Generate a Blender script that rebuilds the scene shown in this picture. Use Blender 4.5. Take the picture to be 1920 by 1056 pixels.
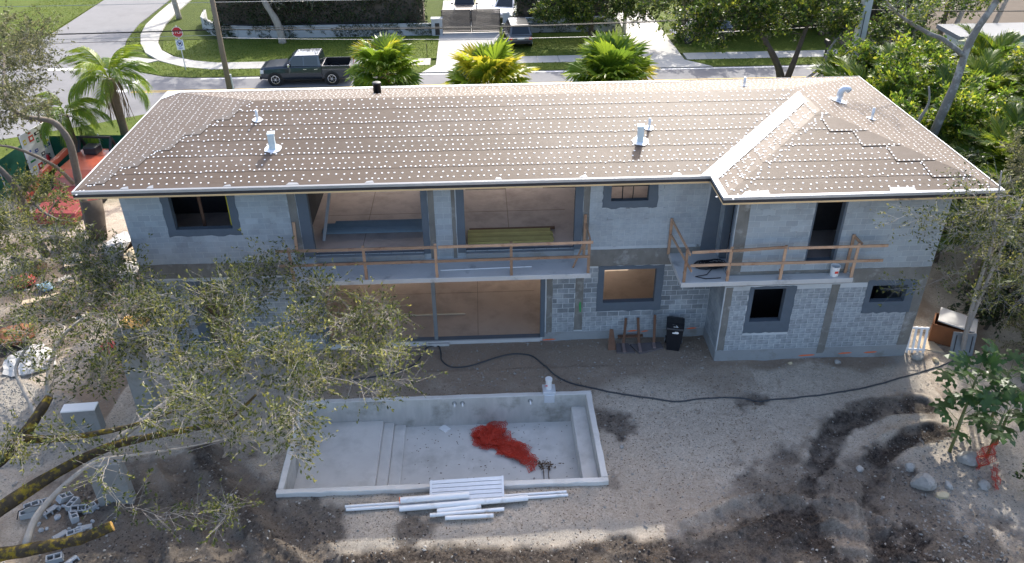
import bpy, math, random
import numpy as np
from mathutils import Vector, Matrix

# ------------------------------------------------------------------ clean start
for o in list(bpy.data.objects):
    bpy.data.objects.remove(o, do_unlink=True)
S = bpy.context.scene
COL = S.collection
R = math.radians

# ------------------------------------------------------------------ camera
cam_data = bpy.data.cameras.new('camera')
cam = bpy.data.objects.new('camera', cam_data)
COL.objects.link(cam)
S.camera = cam
cam_data.sensor_fit = 'HORIZONTAL'
cam_data.sensor_width = 36.0
cam_data.lens = 28.583
cam_data.clip_start = 0.1
cam_data.clip_end = 2000.0
_yaw, _pit, _rol = R(2.233), R(32.046), R(-0.517)
_f = Vector((math.sin(_yaw) * math.cos(_pit), math.cos(_yaw) * math.cos(_pit), -math.sin(_pit)))
_r = Vector((math.cos(_yaw), -math.sin(_yaw), 0))
_u = _r.cross(_f)
_r2 = _r * math.cos(_rol) + _u * math.sin(_rol)
_u2 = _u * math.cos(_rol) - _r * math.sin(_rol)
cam.matrix_world = Matrix(((_r2.x, _u2.x, -_f.x, 0.0), (_r2.y, _u2.y, -_f.y, -23.71),
                           (_r2.z, _u2.z, -_f.z, 17.4), (0, 0, 0, 1)))

# ------------------------------------------------------------------ sky and sun
SUN_EL, SUN_AZ = R(39.3), math.atan2(0.299, 0.954)      # azimuth measured from +Y towards +X
world = bpy.data.worlds.new('World')
S.world = world
world.use_nodes = True
wn, wl = world.node_tree.nodes, world.node_tree.links
wn.clear()
_sky = wn.new('ShaderNodeTexSky')
_sky.sky_type = 'NISHITA'
_sky.sun_disc = False
_sky.sun_elevation = SUN_EL
_sky.sun_rotation = SUN_AZ
_sky.air_density = 0.8
_sky.dust_density = 3.2
_sky.ozone_density = 0.6
_bg = wn.new('ShaderNodeBackground')
_bg.inputs['Strength'].default_value = 0.15
_wo = wn.new('ShaderNodeOutputWorld')
wl.new(_sky.outputs[0], _bg.inputs[0])
wl.new(_bg.outputs[0], _wo.inputs[0])
sun_data = bpy.data.lights.new('sun', 'SUN')
sun_data.energy = 2.05
sun_data.angle = R(0.53)
sun_data.color = (1.0, 0.95, 0.86)
sun = bpy.data.objects.new('sun', sun_data)
COL.objects.link(sun)
_sd = Vector((math.sin(SUN_AZ) * math.cos(SUN_EL), math.cos(SUN_AZ) * math.cos(SUN_EL), math.sin(SUN_EL)))
sun.rotation_euler = _sd.to_track_quat('Z', 'Y').to_euler()
sun.location = (20, 40, 40)
S.view_settings.view_transform = 'Standard'
S.view_settings.look = 'None'
S.view_settings.gamma = 1.0
S.view_settings.use_curve_mapping = False
S.view_settings.exposure = 1.56
S.render.engine = 'CYCLES'

# ------------------------------------------------------------------ object helpers
KEYS = ('label', 'category', 'group', 'kind')
def tag(o, label=None, cat=None, group=None, kind=None):
    for k, v in zip(KEYS, (label, cat, group, kind)):
        if v:
            o[k] = v
    return o

def thing(name, label, cat, loc=(0, 0, 0), rz=0.0, group=None):
    o = bpy.data.objects.new(name, None)
    o.empty_display_size = 0.2
    COL.objects.link(o)
    o.location = loc
    o.rotation_euler = (0, 0, rz)
    return tag(o, label, cat, group)

def wmat(o):
    m = o.matrix_basis.copy()
    while o.parent:
        o = o.parent
        m = o.matrix_basis @ m
    return m

def mesh_np(name, V, F, mats=None, smooth=False, tint=None):
    """V (n,3) array; F (m,k) int array with constant k"""
    V = np.asarray(V, dtype=np.float32)
    F = np.asarray(F, dtype=np.int32)
    me = bpy.data.meshes.new(name)
    me.vertices.add(len(V))
    me.vertices.foreach_set('co', V.ravel())
    k = F.shape[1]
    me.loops.add(F.size)
    me.loops.foreach_set('vertex_index', F.ravel())
    me.polygons.add(len(F))
    me.polygons.foreach_set('loop_start', np.arange(0, F.size, k, dtype=np.int32))
    me.polygons.foreach_set('loop_total', np.full(len(F), k, dtype=np.int32))
    me.polygons.foreach_set('use_smooth', np.full(len(F), bool(smooth), dtype=bool))
    if tint is not None:
        for an, arr in (tint if isinstance(tint, dict) else {'tint': tint}).items():
            a = me.attributes.new(an, 'FLOAT', 'POINT')
            a.data.foreach_set('value', np.asarray(arr, dtype=np.float32))
    me.update(calc_edges=True)
    if mats:
        me.materials.append(mats)
    return me

def link(name, me, parent=None, world=False):
    if world and parent:
        me.transform(wmat(parent).inverted())
    o = bpy.data.objects.new(name, me)
    COL.objects.link(o)
    if parent:
        o.parent = parent
    return o

def frame_from(d):
    d = Vector(d).normalized()
    a = Vector((0, 0, 1)) if abs(d.z) < 0.95 else Vector((1, 0, 0))
    x = a.cross(d).normalized()
    y = d.cross(x)
    return x, y, d

class MB:
    """collects shapes of ONE piece"""
    def __init__(s):
        s.v, s.f = [], []
    def add(s, vs, fs):
        b = len(s.v)
        s.v += [tuple(q) for q in vs]
        s.f += [tuple(i + b for i in f) for f in fs]
        return s
    def box(s, x0, x1, y0, y1, z0, z1):
        return s.add([(x0, y0, z0), (x1, y0, z0), (x1, y1, z0), (x0, y1, z0), (x0, y0, z1), (x1, y0, z1), (x1, y1, z1), (x0, y1, z1)],
                     [(0, 3, 2, 1), (4, 5, 6, 7), (0, 1, 5, 4), (1, 2, 6, 5), (2, 3, 7, 6), (3, 0, 4, 7)])
    def obox(s, m, sx, sy, sz, taper=1.0):
        vs = []
        for z, t in ((-.5, 1), (.5, taper)):
            for x, y in ((-.5, -.5), (.5, -.5), (.5, .5), (-.5, .5)):
                vs.append(m @ Vector((x * sx * t, y * sy * t, z * sz)))
        return s.add(vs, [(0, 3, 2, 1), (4, 5, 6, 7), (0, 1, 5, 4), (1, 2, 6, 5), (2, 3, 7, 6), (3, 0, 4, 7)])
    def bar(s, p, q, w, h, roll=0.0):
        p, q = Vector(p), Vector(q)
        x, y, d = frame_from(q - p)
        if roll:
            c, n = math.cos(roll), math.sin(roll)
            x, y = x * c + y * n, y * c - x * n
        vs = []
        for b in (p, q):
            for a, c in ((-1, -1), (1, -1), (1, 1), (-1, 1)):
                vs.append(b + x * (a * w / 2) + y * (c * h / 2))
        return s.add(vs, [(0, 3, 2, 1), (4, 5, 6, 7), (0, 1, 5, 4), (1, 2, 6, 5), (2, 3, 7, 6), (3, 0, 4, 7)])
    def tube(s, pts, rad, n=8, caps=True):
        pts = [Vector(p) for p in pts]
        rad = rad if isinstance(rad, (list, tuple)) else [rad] * len(pts)
        b = len(s.v)
        px = None
        for i, p in enumerate(pts):
            d = (pts[min(i + 1, len(pts) - 1)] - pts[max(i - 1, 0)])
            if d.length < 1e-6:
                d = Vector((0, 0, 1))
            d.normalize()
            if px is None:
                px = frame_from(d)[0]
            px = (px - d * px.dot(d))
            px = px.normalized() if px.length > 1e-6 else frame_from(d)[0]
            py = d.cross(px)
            for k in range(n):
                a = 2 * math.pi * k / n
                s.v.append(tuple(p + (px * math.cos(a) + py * math.sin(a)) * rad[i]))
        for i in range(len(pts) - 1):
            for k in range(n):
                k2 = (k + 1) % n
                s.f.append((b + i * n + k, b + i * n + k2, b + (i + 1) * n + k2, b + (i + 1) * n + k))
        if caps:
            s.f.append(tuple(b + k for k in reversed(range(n))))
            s.f.append(tuple(b + (len(pts) - 1) * n + k for k in range(n)))
        return s
    def lathe(s, prof, c=(0, 0, 0), n=16, m=None):
        b = len(s.v)
        for r_, z in prof:
            for k in range(n):
                a = 2 * math.pi * k / n
                q = Vector((r_ * math.cos(a), r_ * math.sin(a), z))
                q = (m @ q) if m else q
                s.v.append(tuple(q + Vector(c)))
        for i in range(len(prof) - 1):
            for k in range(n):
                k2 = (k + 1) % n
                s.f.append((b + i * n + k, b + i * n + k2, b + (i + 1) * n + k2, b + (i + 1) * n + k))
        s.f.append(tuple(b + k for k in reversed(range(n))))
        s.f.append(tuple(b + (len(prof) - 1) * n + k for k in range(n)))
        return s
    def prism(s, poly, fn0, fn1):
        """poly: list of 2d points; fn0/fn1 map a 2d point to the two 3d faces"""
        n = len(poly)
        return s.add([fn0(*p) for p in poly] + [fn1(*p) for p in poly],
                     [tuple(reversed(range(n))), tuple(range(n, 2 * n))] + [(i, (i + 1) % n, n + (i + 1) % n, n + i) for i in range(n)])
    def rock(s, c, r, rng, n=2, flat=0.75):
        import bmesh
        bm = bmesh.new()
        bmesh.ops.create_icosphere(bm, subdivisions=n, radius=1)
        ax = [rng.uniform(0.75, 1.2), rng.uniform(0.7, 1.15), flat * rng.uniform(0.8, 1.1)]
        planes = [(Vector((rng.gauss(0, 1), rng.gauss(0, 1), rng.gauss(0, 1))).normalized(), rng.uniform(0.55, 0.85)) for _ in range(9)]
        vs = []
        for v in bm.verts:
            q = v.co.copy()
            for nn, d in planes:
                t = q.dot(nn) - d
                if t > 0:
                    q -= nn * t * 0.9
            q *= 1 + rng.uniform(-.04, .04)
            vs.append((c[0] + q.x * r * ax[0], c[1] + q.y * r * ax[1], c[2] + q.z * r * ax[2]))
        fs = [tuple(v.index for v in f.verts) for f in bm.faces]
        bm.free()
        return s.add(vs, fs)
    def build(s, name, mat, parent=None, world=False, smooth=False, bevel=0.0):
        me = bpy.data.meshes.new(name)
        me.from_pydata(s.v, [], s.f)
        if smooth:
            me.polygons.foreach_set('use_smooth', [True] * len(me.polygons))
        me.update()
        if isinstance(mat, str):
            mat = MAT[mat]
        me.materials.append(mat)
        o = link(name, me, parent, world)
        if bevel:
            b = o.modifiers.new('bevel', 'BEVEL')
            b.width = bevel
            b.segments = 2
            b.limit_method = 'ANGLE'
        return o

def copy_tree(o, parent=None):
    c = o.copy()
    COL.objects.link(c)
    c.parent = parent
    for ch in list(o.children):
        copy_tree(ch, c)
    return c

# ------------------------------------------------------------------ materials
MAT = {}
def nodes(name):
    m = bpy.data.materials.new(name)
    m.use_nodes = True
    MAT[name] = m
    nt = m.node_tree
    bs = nt.nodes.get('Principled BSDF')
    return m, nt, bs

def lerp_node(nt, fac, a, b):
    n = nt.nodes.new('ShaderNodeMix')
    n.data_type = 'RGBA'
    for sock, v in ((n.inputs[0], fac), (n.inputs[6], a), (n.inputs[7], b)):
        if hasattr(v, 'is_linked'):
            nt.links.new(v, sock)
        elif isinstance(v, (int, float)):
            sock.default_value = v
        else:
            sock.default_value = (*v[:3], 1)
    return n.outputs[2]

def noise(nt, scale, detail=4, rough=0.6, vec=None, stretch=None, dist=0.0):
    n = nt.nodes.new('ShaderNodeTexNoise')
    n.inputs['Scale'].default_value = scale
    n.inputs['Detail'].default_value = detail
    n.inputs['Roughness'].default_value = rough
    n.inputs['Distortion'].default_value = dist
    if vec is None:
        vec = nt.nodes.new('ShaderNodeTexCoord').outputs['Object']
    if stretch:
        mp = nt.nodes.new('ShaderNodeMapping')
        mp.inputs['Scale'].default_value = stretch
        nt.links.new(vec, mp.inputs[0])
        vec = mp.outputs[0]
    nt.links.new(vec, n.inputs['Vector'])
    return n.outputs[0]

def ramp(nt, fac, lo, hi, a=(0, 0, 0), b=(1, 1, 1)):
    n = nt.nodes.new('ShaderNodeValToRGB')
    n.color_ramp.elements[0].position = lo
    n.color_ramp.elements[1].position = hi
    n.color_ramp.elements[0].color = (*a, 1)
    n.color_ramp.elements[1].color = (*b, 1)
    nt.links.new(fac, n.inputs[0])
    return n.outputs[0]

def sc(c, k):
    return tuple(min(1.0, x * k) for x in c)

def mat(name, col, rough=0.8, spec=0.3, metal=0.0, var=0.25, vscale=3.0, bump=0.0, bscale=40.0, objvar=0.0,
        stain=None, stretch=None, coat=0.0, col2=None):
    m, nt, bs = nodes(name)
    c = lerp_node(nt, noise(nt, vscale, 5, stretch=stretch), sc(col, 1 - var), col2 or sc(col, 1 + var))
    if stain:                                   # (colour, scale, low, high)
        c = lerp_node(nt, ramp(nt, noise(nt, stain[1], 6, 0.65), stain[2], stain[3]), c, stain[0])
    if name.startswith('block') or name.startswith('mortar'):
        wp = nt.nodes.new('ShaderNodeNewGeometry').outputs['Position']
        c = lerp_node(nt, ramp(nt, noise(nt, 0.55, 7, 0.7, vec=wp), 0.50, 0.78, (0, 0, 0), (0.62, 0.62, 0.62)), c, (0.165, 0.178, 0.182))
        c = lerp_node(nt, ramp(nt, noise(nt, 1.9, 7, 0.75, vec=wp, stretch=(1, 1, 2.2)), 0.56, 0.72, (0, 0, 0), (0.6, 0.6, 0.6)), c, (0.43, 0.46, 0.47))
    if objvar:
        oi = nt.nodes.new('ShaderNodeObjectInfo')
        mr = nt.nodes.new('ShaderNodeMapRange')
        mr.inputs[3].default_value = 1 - objvar
        mr.inputs[4].default_value = 1 + objvar
        nt.links.new(oi.outputs['Random'], mr.inputs[0])
        at = nt.nodes.new('ShaderNodeAttribute')
        at.attribute_name = 'tint'
        ad = nt.nodes.new('ShaderNodeMath')
        nt.links.new(mr.outputs[0], ad.inputs[0])
        nt.links.new(at.outputs['Fac'], ad.inputs[1])
        mx = nt.nodes.new('ShaderNodeMix')
        mx.data_type = 'RGBA'
        mx.blend_type = 'MULTIPLY'
        mx.inputs[0].default_value = 1
        nt.links.new(c, mx.inputs[6])
        nt.links.new(ad.outputs[0], mx.inputs[7])
        c = mx.outputs[2]
    nt.links.new(c, bs.inputs['Base Color'])
    bs.inputs['Roughness'].default_value = rough
    bs.inputs['Specular IOR Level'].default_value = spec
    bs.inputs['Metallic'].default_value = metal
    bs.inputs['Coat Weight'].default_value = coat
    if bump:
        b = nt.nodes.new('ShaderNodeBump')
        b.inputs['Strength'].default_value = bump
        b.inputs['Distance'].default_value = 0.02
        nt.links.new(noise(nt, bscale, 5, 0.65, stretch=stretch), b.inputs['Height'])
        nt.links.new(b.outputs[0], bs.inputs['Normal'])
    return m

def leafmat(name, c0, c1, c2, trans=0.35, rough=0.45, spec=0.4):
    """c0..c2 run over the per-leaf 'tint' attribute"""
    m, nt, bs = nodes(name)
    at = nt.nodes.new('ShaderNodeAttribute')
    at.attribute_name = 'tint'
    n = nt.nodes.new('ShaderNodeValToRGB')
    e = n.color_ramp.elements
    e[0].color, e[1].color = (*c0, 1), (*c2, 1)
    k = e.new(0.55)
    k.color = (*c1, 1)
    nt.links.new(at.outputs['Fac'], n.inputs[0])
    nt.links.new(n.outputs[0], bs.inputs['Base Color'])
    bs.inputs['Roughness'].default_value = rough
    bs.inputs['Specular IOR Level'].default_value = spec
    tr = nt.nodes.new('ShaderNodeBsdfTranslucent')
    hv = nt.nodes.new('ShaderNodeHueSaturation')
    hv.inputs['Value'].default_value = 1.25
    hv.inputs['Hue'].default_value = 0.485
    nt.links.new(n.outputs[0], hv.inputs['Color'])
    nt.links.new(hv.outputs[0], tr.inputs[0])
    mx = nt.nodes.new('ShaderNodeMixShader')
    mx.inputs[0].default_value = trans
    nt.links.new(bs.outputs[0], mx.inputs[1])
    nt.links.new(tr.outputs[0], mx.inputs[2])
    nt.links.new(mx.outputs[0], nt.nodes['Material Output'].inputs[0])
    return m

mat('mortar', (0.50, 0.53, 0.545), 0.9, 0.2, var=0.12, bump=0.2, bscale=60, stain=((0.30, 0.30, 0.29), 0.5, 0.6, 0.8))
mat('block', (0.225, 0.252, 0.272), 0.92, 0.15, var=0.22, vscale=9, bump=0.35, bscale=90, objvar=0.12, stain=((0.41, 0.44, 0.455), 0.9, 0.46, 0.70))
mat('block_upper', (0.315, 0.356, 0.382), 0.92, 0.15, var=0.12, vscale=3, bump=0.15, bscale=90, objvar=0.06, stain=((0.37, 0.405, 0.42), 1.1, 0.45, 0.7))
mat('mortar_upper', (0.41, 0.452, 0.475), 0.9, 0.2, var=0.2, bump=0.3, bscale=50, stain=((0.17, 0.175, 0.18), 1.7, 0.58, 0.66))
mat('stucco', (0.105, 0.127, 0.152), 0.9, 0.2, var=0.14, vscale=4, bump=0.25, bscale=70)
mat('cast_concrete', (0.175, 0.172, 0.158), 0.92, 0.2, var=0.45, vscale=2.6, bump=0.5, bscale=25, stain=((0.34, 0.35, 0.34), 2.0, 0.54, 0.72), stretch=(1.0, 1.0, 0.6))
mat('slab_concrete', (0.50, 0.495, 0.48), 0.85, 0.25, var=0.16, vscale=1.2, bump=0.15, bscale=60, stain=((0.22, 0.22, 0.22), 1.5, 0.58, 0.8))
mat('plinth_concrete', (0.27, 0.285, 0.29), 0.9, 0.2, var=0.25, vscale=1.0, bump=0.3, bscale=40, stain=((0.19, 0.18, 0.16), 1.6, 0.52, 0.75))
mat('pool_concrete', (0.60, 0.58, 0.54), 0.85, 0.25, var=0.22, vscale=0.9, bump=0.15, bscale=45, stain=((0.40, 0.385, 0.35), 0.8, 0.50, 0.78))
mat('pool_wall', (0.47, 0.455, 0.42), 0.9, 0.2, var=0.3, vscale=1.6, bump=0.2, bscale=40, stretch=(2.2, 2.2, 0.5), stain=((0.20, 0.195, 0.16), 1.0, 0.50, 0.74))
mat('floor_upper', (0.50, 0.415, 0.37), 0.85, 0.2, var=0.18, vscale=0.8, bump=0.1, bscale=30, stain=((0.33, 0.27, 0.24), 0.9, 0.46, 0.72))
mat('floor_lower', (0.43, 0.34, 0.265), 0.85, 0.2, var=0.2, vscale=0.8, bump=0.1, bscale=30, stain=((0.31, 0.25, 0.20), 1.1, 0.48, 0.72))
mat('interior', (0.60, 0.56, 0.50), 0.95, 0.1, var=0.15)
mat('interior_shade', (0.05, 0.048, 0.05), 0.95, 0.1, var=0.3)  # near-black colour stands in for the shade inside the rooms
mat('fresh_lumber', (0.62, 0.44, 0.24), 0.75, 0.25, var=0.22, vscale=2, stretch=(0.6, 8, 8), bump=0.1, stain=((0.25, 0.15, 0.07), 1.2, 0.62, 0.72))
mat('rail_lumber', (0.38, 0.245, 0.16), 0.8, 0.2, var=0.3, vscale=3, bump=0.1, objvar=0.28, stain=((0.24, 0.12, 0.07), 2.0, 0.55, 0.7))
mat('old_lumber', (0.155, 0.085, 0.055), 0.85, 0.2, var=0.3, vscale=5, objvar=0.2)
mat('yellow_lumber', (0.42, 0.36, 0.13), 0.8, 0.2, var=0.25, vscale=3, objvar=0.2)
mat('blue_steel', (0.20, 0.27, 0.32), 0.45, 0.4, var=0.2, objvar=0.25)
mat('galvanized', (0.62, 0.65, 0.68), 0.45, 0.5, metal=0.35, var=0.12, vscale=6)
mat('white_metal', (0.80, 0.81, 0.82), 0.4, 0.5, metal=0.0, var=0.06, vscale=2)
mat('flashing', (0.86, 0.87, 0.88), 0.35, 0.5, metal=0.0, var=0.05)
mat('flashing_face', (0.36, 0.38, 0.40), 0.4, 0.5, metal=0.4, var=0.12)
mat('white_plastic', (0.74, 0.74, 0.73), 0.4, 0.5, var=0.08, vscale=1.5, stain=((0.52, 0.50, 0.46), 3.0, 0.56, 0.74))
mat('orange_plastic', (0.80, 0.16, 0.04), 0.4, 0.5, var=0.05)
mat('net_orange', (0.46, 0.028, 0.010), 0.5, 0.4, var=0.25, vscale=6)
mat('black_plastic', (0.012, 0.013, 0.017), 0.42, 0.45, var=0.2)
mat('rubber', (0.018, 0.018, 0.019), 0.7, 0.3, var=0.2)
mat('hose', (0.055, 0.058, 0.062), 0.6, 0.3, var=0.2)
mat('white_paint', (0.80, 0.80, 0.78), 0.6, 0.3, var=0.04)
mat('yellow_paint', (0.62, 0.40, 0.04), 0.7, 0.3, var=0.1)
mat('red_paint', (0.50, 0.012, 0.022), 0.4, 0.5, var=0.05)
mat('red_pen', (0.60, 0.05, 0.03), 0.6, 0.3, var=0.2)
mat('blue_print', (0.03, 0.08, 0.35), 0.6, 0.3, var=0.1)
mat('green_print', (0.05, 0.30, 0.08), 0.6, 0.3, var=0.1)
mat('yellow_print', (0.65, 0.55, 0.03), 0.6, 0.3, var=0.1)
mat('black_print', (0.02, 0.02, 0.025), 0.6, 0.3, var=0.1)
mat('orange_spray', (0.75, 0.16, 0.06), 0.8, 0.2, var=0.2, vscale=12)
mat('green_spray', (0.05, 0.27, 0.09), 0.8, 0.2, var=0.2)
mat('machine_orange', (0.38, 0.085, 0.045), 0.3, 0.5, var=0.12, coat=0.4, stain=((0.35, 0.10, 0.06), 2.5, 0.6, 0.8))
mat('machine_red', (0.28, 0.05, 0.045), 0.5, 0.4, var=0.2, stain=((0.2, 0.06, 0.05), 2.5, 0.6, 0.8))
mat('fence_green', (0.012, 0.085, 0.055), 0.85, 0.2, var=0.2, vscale=4)
mat('timber_pole', (0.20, 0.16, 0.12), 0.9, 0.2, var=0.3, vscale=3, stretch=(6, 6, 0.6), bump=0.4, bscale=20)
mat('pole_concrete', (0.52, 0.52, 0.50), 0.85, 0.25, var=0.12, vscale=3, bump=0.1)
mat('wire', (0.02, 0.02, 0.02), 0.6, 0.3, var=0.1)
mat('wire_pale', (0.45, 0.45, 0.45), 0.5, 0.4, metal=0.5, var=0.1)
mat('truck_paint', (0.032, 0.042, 0.058), 0.28, 0.5, metal=0.45, var=0.04, coat=1.0)
mat('car_white', (0.75, 0.75, 0.75), 0.25, 0.5, var=0.02, coat=1.0)
mat('car_grey', (0.10, 0.105, 0.11), 0.3, 0.5, metal=0.4, var=0.03, coat=1.0)
mat('car_black', (0.012, 0.013, 0.015), 0.25, 0.5, var=0.03, coat=1.0)
mat('car_glass', (0.012, 0.018, 0.024), 0.06, 0.6, var=0.05)
mat('chrome', (0.75, 0.76, 0.78), 0.2, 0.5, metal=0.9, var=0.04)
mat('lamp_red', (0.45, 0.01, 0.01), 0.2, 0.5, var=0.05)
mat('lamp_clear', (0.70, 0.72, 0.74), 0.15, 0.6, var=0.05)
mat('gate_metal', (0.040, 0.036, 0.034), 0.45, 0.4, metal=0.2, var=0.15)
mat('garden_wall', (0.42, 0.43, 0.43), 0.8, 0.2, var=0.12, vscale=2, stain=((0.25, 0.27, 0.24), 1.2, 0.58, 0.78))
mat('house_far', (0.55, 0.60, 0.62), 0.8, 0.2, var=0.08)
mat('sidewalk', (0.40, 0.39, 0.36), 0.85, 0.25, var=0.12, vscale=0.9, bump=0.1, bscale=30, stain=((0.27, 0.26, 0.235), 0.8, 0.55, 0.8))
mat('drive', (0.42, 0.41, 0.38), 0.8, 0.25, var=0.10, vscale=0.6, bump=0.1, bscale=30)
mat('asphalt', (0.185, 0.185, 0.19), 0.85, 0.3, var=0.14, vscale=0.7, bump=0.15, bscale=60, stain=((0.145, 0.145, 0.15), 0.25, 0.5, 0.7))
mat('lime_rock', (0.34, 0.325, 0.295), 0.9, 0.2, var=0.35, vscale=5, bump=0.9, bscale=14, objvar=0.12, stain=((0.16, 0.145, 0.125), 4.0, 0.55, 0.7))
mat('tan_rock', (0.46, 0.38, 0.25), 0.9, 0.2, var=0.25, vscale=6, bump=0.4, bscale=25)
mat('pebble', (0.33, 0.31, 0.275), 0.9, 0.2, var=0.4, vscale=2.5)
mat('clod', (0.095, 0.080, 0.069), 0.95, 0.1, var=0.5, vscale=3)
mat('cinder', (0.40, 0.415, 0.425), 0.92, 0.15, var=0.18, vscale=6, bump=0.3, bscale=70, objvar=0.12)
mat('column_concrete', (0.27, 0.275, 0.265), 0.9, 0.2, var=0.25, vscale=1.5, bump=0.25, bscale=40, stain=((0.16, 0.165, 0.15), 1.4, 0.5, 0.75))
mat('bark_oak', (0.34, 0.305, 0.26), 0.92, 0.2, var=0.4, vscale=7, bump=0.6, bscale=22, stretch=(1, 1, 0.4))
mat('bark_moss', (0.055, 0.045, 0.032), 0.95, 0.1, var=0.5, vscale=6, bump=0.8, bscale=22, stain=((0.20, 0.150, 0.022), 5.0, 0.50, 0.62))
mat('bark_grey', (0.155, 0.135, 0.115), 0.92, 0.2, var=0.35, vscale=6, bump=0.5, bscale=20)
mat('twig_pale', (0.34, 0.31, 0.27), 0.9, 0.2, var=0.2)
mat('bark_dark', (0.10, 0.082, 0.065), 0.95, 0.1, var=0.4, vscale=5, bump=0.6, bscale=18)
mat('bark_pale', (0.30, 0.285, 0.265), 0.9, 0.2, var=0.3, vscale=6, bump=0.4, bscale=25)
mat('cut_wood', (0.62, 0.36, 0.11), 0.8, 0.2, var=0.25, vscale=9)
mat('palm_trunk', (0.17, 0.125, 0.095), 0.95, 0.1, var=0.4, vscale=6, bump=0.6, bscale=20, stretch=(1, 1, 3))
mat('dead_frond', (0.21, 0.15, 0.10), 0.9, 0.2, var=0.3, vscale=3)
mat('petiole', (0.13, 0.15, 0.055), 0.6, 0.3, var=0.2)
mat('leaf_litter', (0.10, 0.062, 0.035), 0.9, 0.2, var=0.5, vscale=3)
mat('tarp_white', (0.46, 0.45, 0.43), 0.7, 0.3, var=0.15, vscale=3, stain=((0.5, 0.36, 0.3), 2.0, 0.6, 0.75))
mat('tarp_blue', (0.20, 0.33, 0.42), 0.6, 0.3, var=0.25)
mat('tarp_red', (0.42, 0.05, 0.04), 0.6, 0.3, var=0.25)
mat('brown_board', (0.20, 0.085, 0.04), 0.8, 0.2, var=0.3)
mat('tan_board', (0.50, 0.40, 0.28), 0.85, 0.2, var=0.2)
mat('roof_far', (0.17, 0.18, 0.19), 0.7, 0.3, var=0.1)
mat('sand', (0.125, 0.105, 0.085), 0.95, 0.1, var=0.2, vscale=1, bump=0.2)

def roof_material():
    m, nt, bs = nodes('underlayment')
    c = lerp_node(nt, noise(nt, 1.4, 6, 0.65, stretch=(0.5, 2.0, 1)), (0.085, 0.060, 0.043), (0.115, 0.086, 0.065))
    c = lerp_node(nt, ramp(nt, noise(nt, 9, 4, 0.6, stretch=(0.15, 3, 1)), 0.5, 0.8), c, (0.126, 0.096, 0.074))
    c = lerp_node(nt, ramp(nt, noise(nt, 0.45, 7, 0.7), 0.52, 0.75), c, (0.150, 0.120, 0.098))
    c = lerp_node(nt, ramp(nt, noise(nt, 3.3, 6, 0.8, stretch=(1, 2.5, 1)), 0.60, 0.72), c, (0.078, 0.056, 0.042))
    oi = nt.nodes.new('ShaderNodeObjectInfo')
    mr = nt.nodes.new('ShaderNodeMapRange')
    mr.inputs[3].default_value, mr.inputs[4].default_value = 0.92, 1.08
    nt.links.new(oi.outputs['Random'], mr.inputs[0])
    mx = nt.nodes.new('ShaderNodeMix')
    mx.data_type = 'RGBA'
    mx.blend_type = 'MULTIPLY'
    mx.inputs[0].default_value = 1
    nt.links.new(c, mx.inputs[6])
    nt.links.new(mr.outputs[0], mx.inputs[7])
    nt.links.new(mx.outputs[2], bs.inputs['Base Color'])
    bs.inputs['Roughness'].default_value = 0.53
    bs.inputs['Specular IOR Level'].default_value = 0.18
    b = nt.nodes.new('ShaderNodeBump')
    b.inputs['Strength'].default_value = 0.25
    b.inputs['Distance'].default_value = 0.02
    nt.links.new(noise(nt, 45, 4, 0.6), b.inputs['Height'])
    nt.links.new(b.outputs[0], bs.inputs['Normal'])
roof_material()

def ground_material():
    """colours of the soils follow the attributes of the ground sheet: dark loam (plus shade painted on the left rubble), pale lime sand, red-brown dust"""
    m, nt, bs = nodes('soil')
    def attr(n):
        a = nt.nodes.new('ShaderNodeAttribute')
        a.attribute_name = n
        return a.outputs['Fac']
    c = lerp_node(nt, noise(nt, 0.55, 7, 0.65), (0.46, 0.385, 0.30), (0.70, 0.61, 0.50))
    c = lerp_node(nt, ramp(nt, noise(nt, 7.0, 6, 0.75), 0.50, 0.68), c, (0.74, 0.65, 0.54))
    c = lerp_node(nt, ramp(nt, noise(nt, 19.0, 6, 0.85), 0.52, 0.64), c, (0.17, 0.130, 0.098))
    c = lerp_node(nt, ramp(nt, noise(nt, 34.0, 4, 0.8), 0.58, 0.66), c, (0.74, 0.68, 0.59))
    c = lerp_node(nt, ramp(nt, noise(nt, 2.6, 6, 0.7), 0.56, 0.72), c, (0.31, 0.245, 0.185))
    c = lerp_node(nt, attr('brown'), c, lerp_node(nt, noise(nt, 12, 6, 0.7), (0.21, 0.150, 0.108), (0.42, 0.335, 0.255)))
    c = lerp_node(nt, attr('pale'), c, lerp_node(nt, noise(nt, 25, 6, 0.75), (0.30, 0.275, 0.235), (0.50, 0.465, 0.41)))
    c = lerp_node(nt, attr('dark'), c, lerp_node(nt, ramp(nt, noise(nt, 9, 9, 0.82), 0.42, 0.66), (0.034, 0.027, 0.023), (0.165, 0.138, 0.116)))
    c = lerp_node(nt, attr('green'), c, lerp_node(nt, noise(nt, 1.3, 6, 0.7), (0.035, 0.056, 0.012), (0.10, 0.13, 0.025)))
    nt.links.new(c, bs.inputs['Base Color'])
    bs.inputs['Roughness'].default_value = 0.95
    bs.inputs['Specular IOR Level'].default_value = 0.15
    b = nt.nodes.new('ShaderNodeBump')
    b.inputs['Strength'].default_value = 1.0
    b.inputs['Distance'].default_value = 0.10
    nt.links.new(noise(nt, 12, 10, 0.88), b.inputs['Height'])
    nt.links.new(b.outputs[0], bs.inputs['Normal'])
ground_material()

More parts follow.
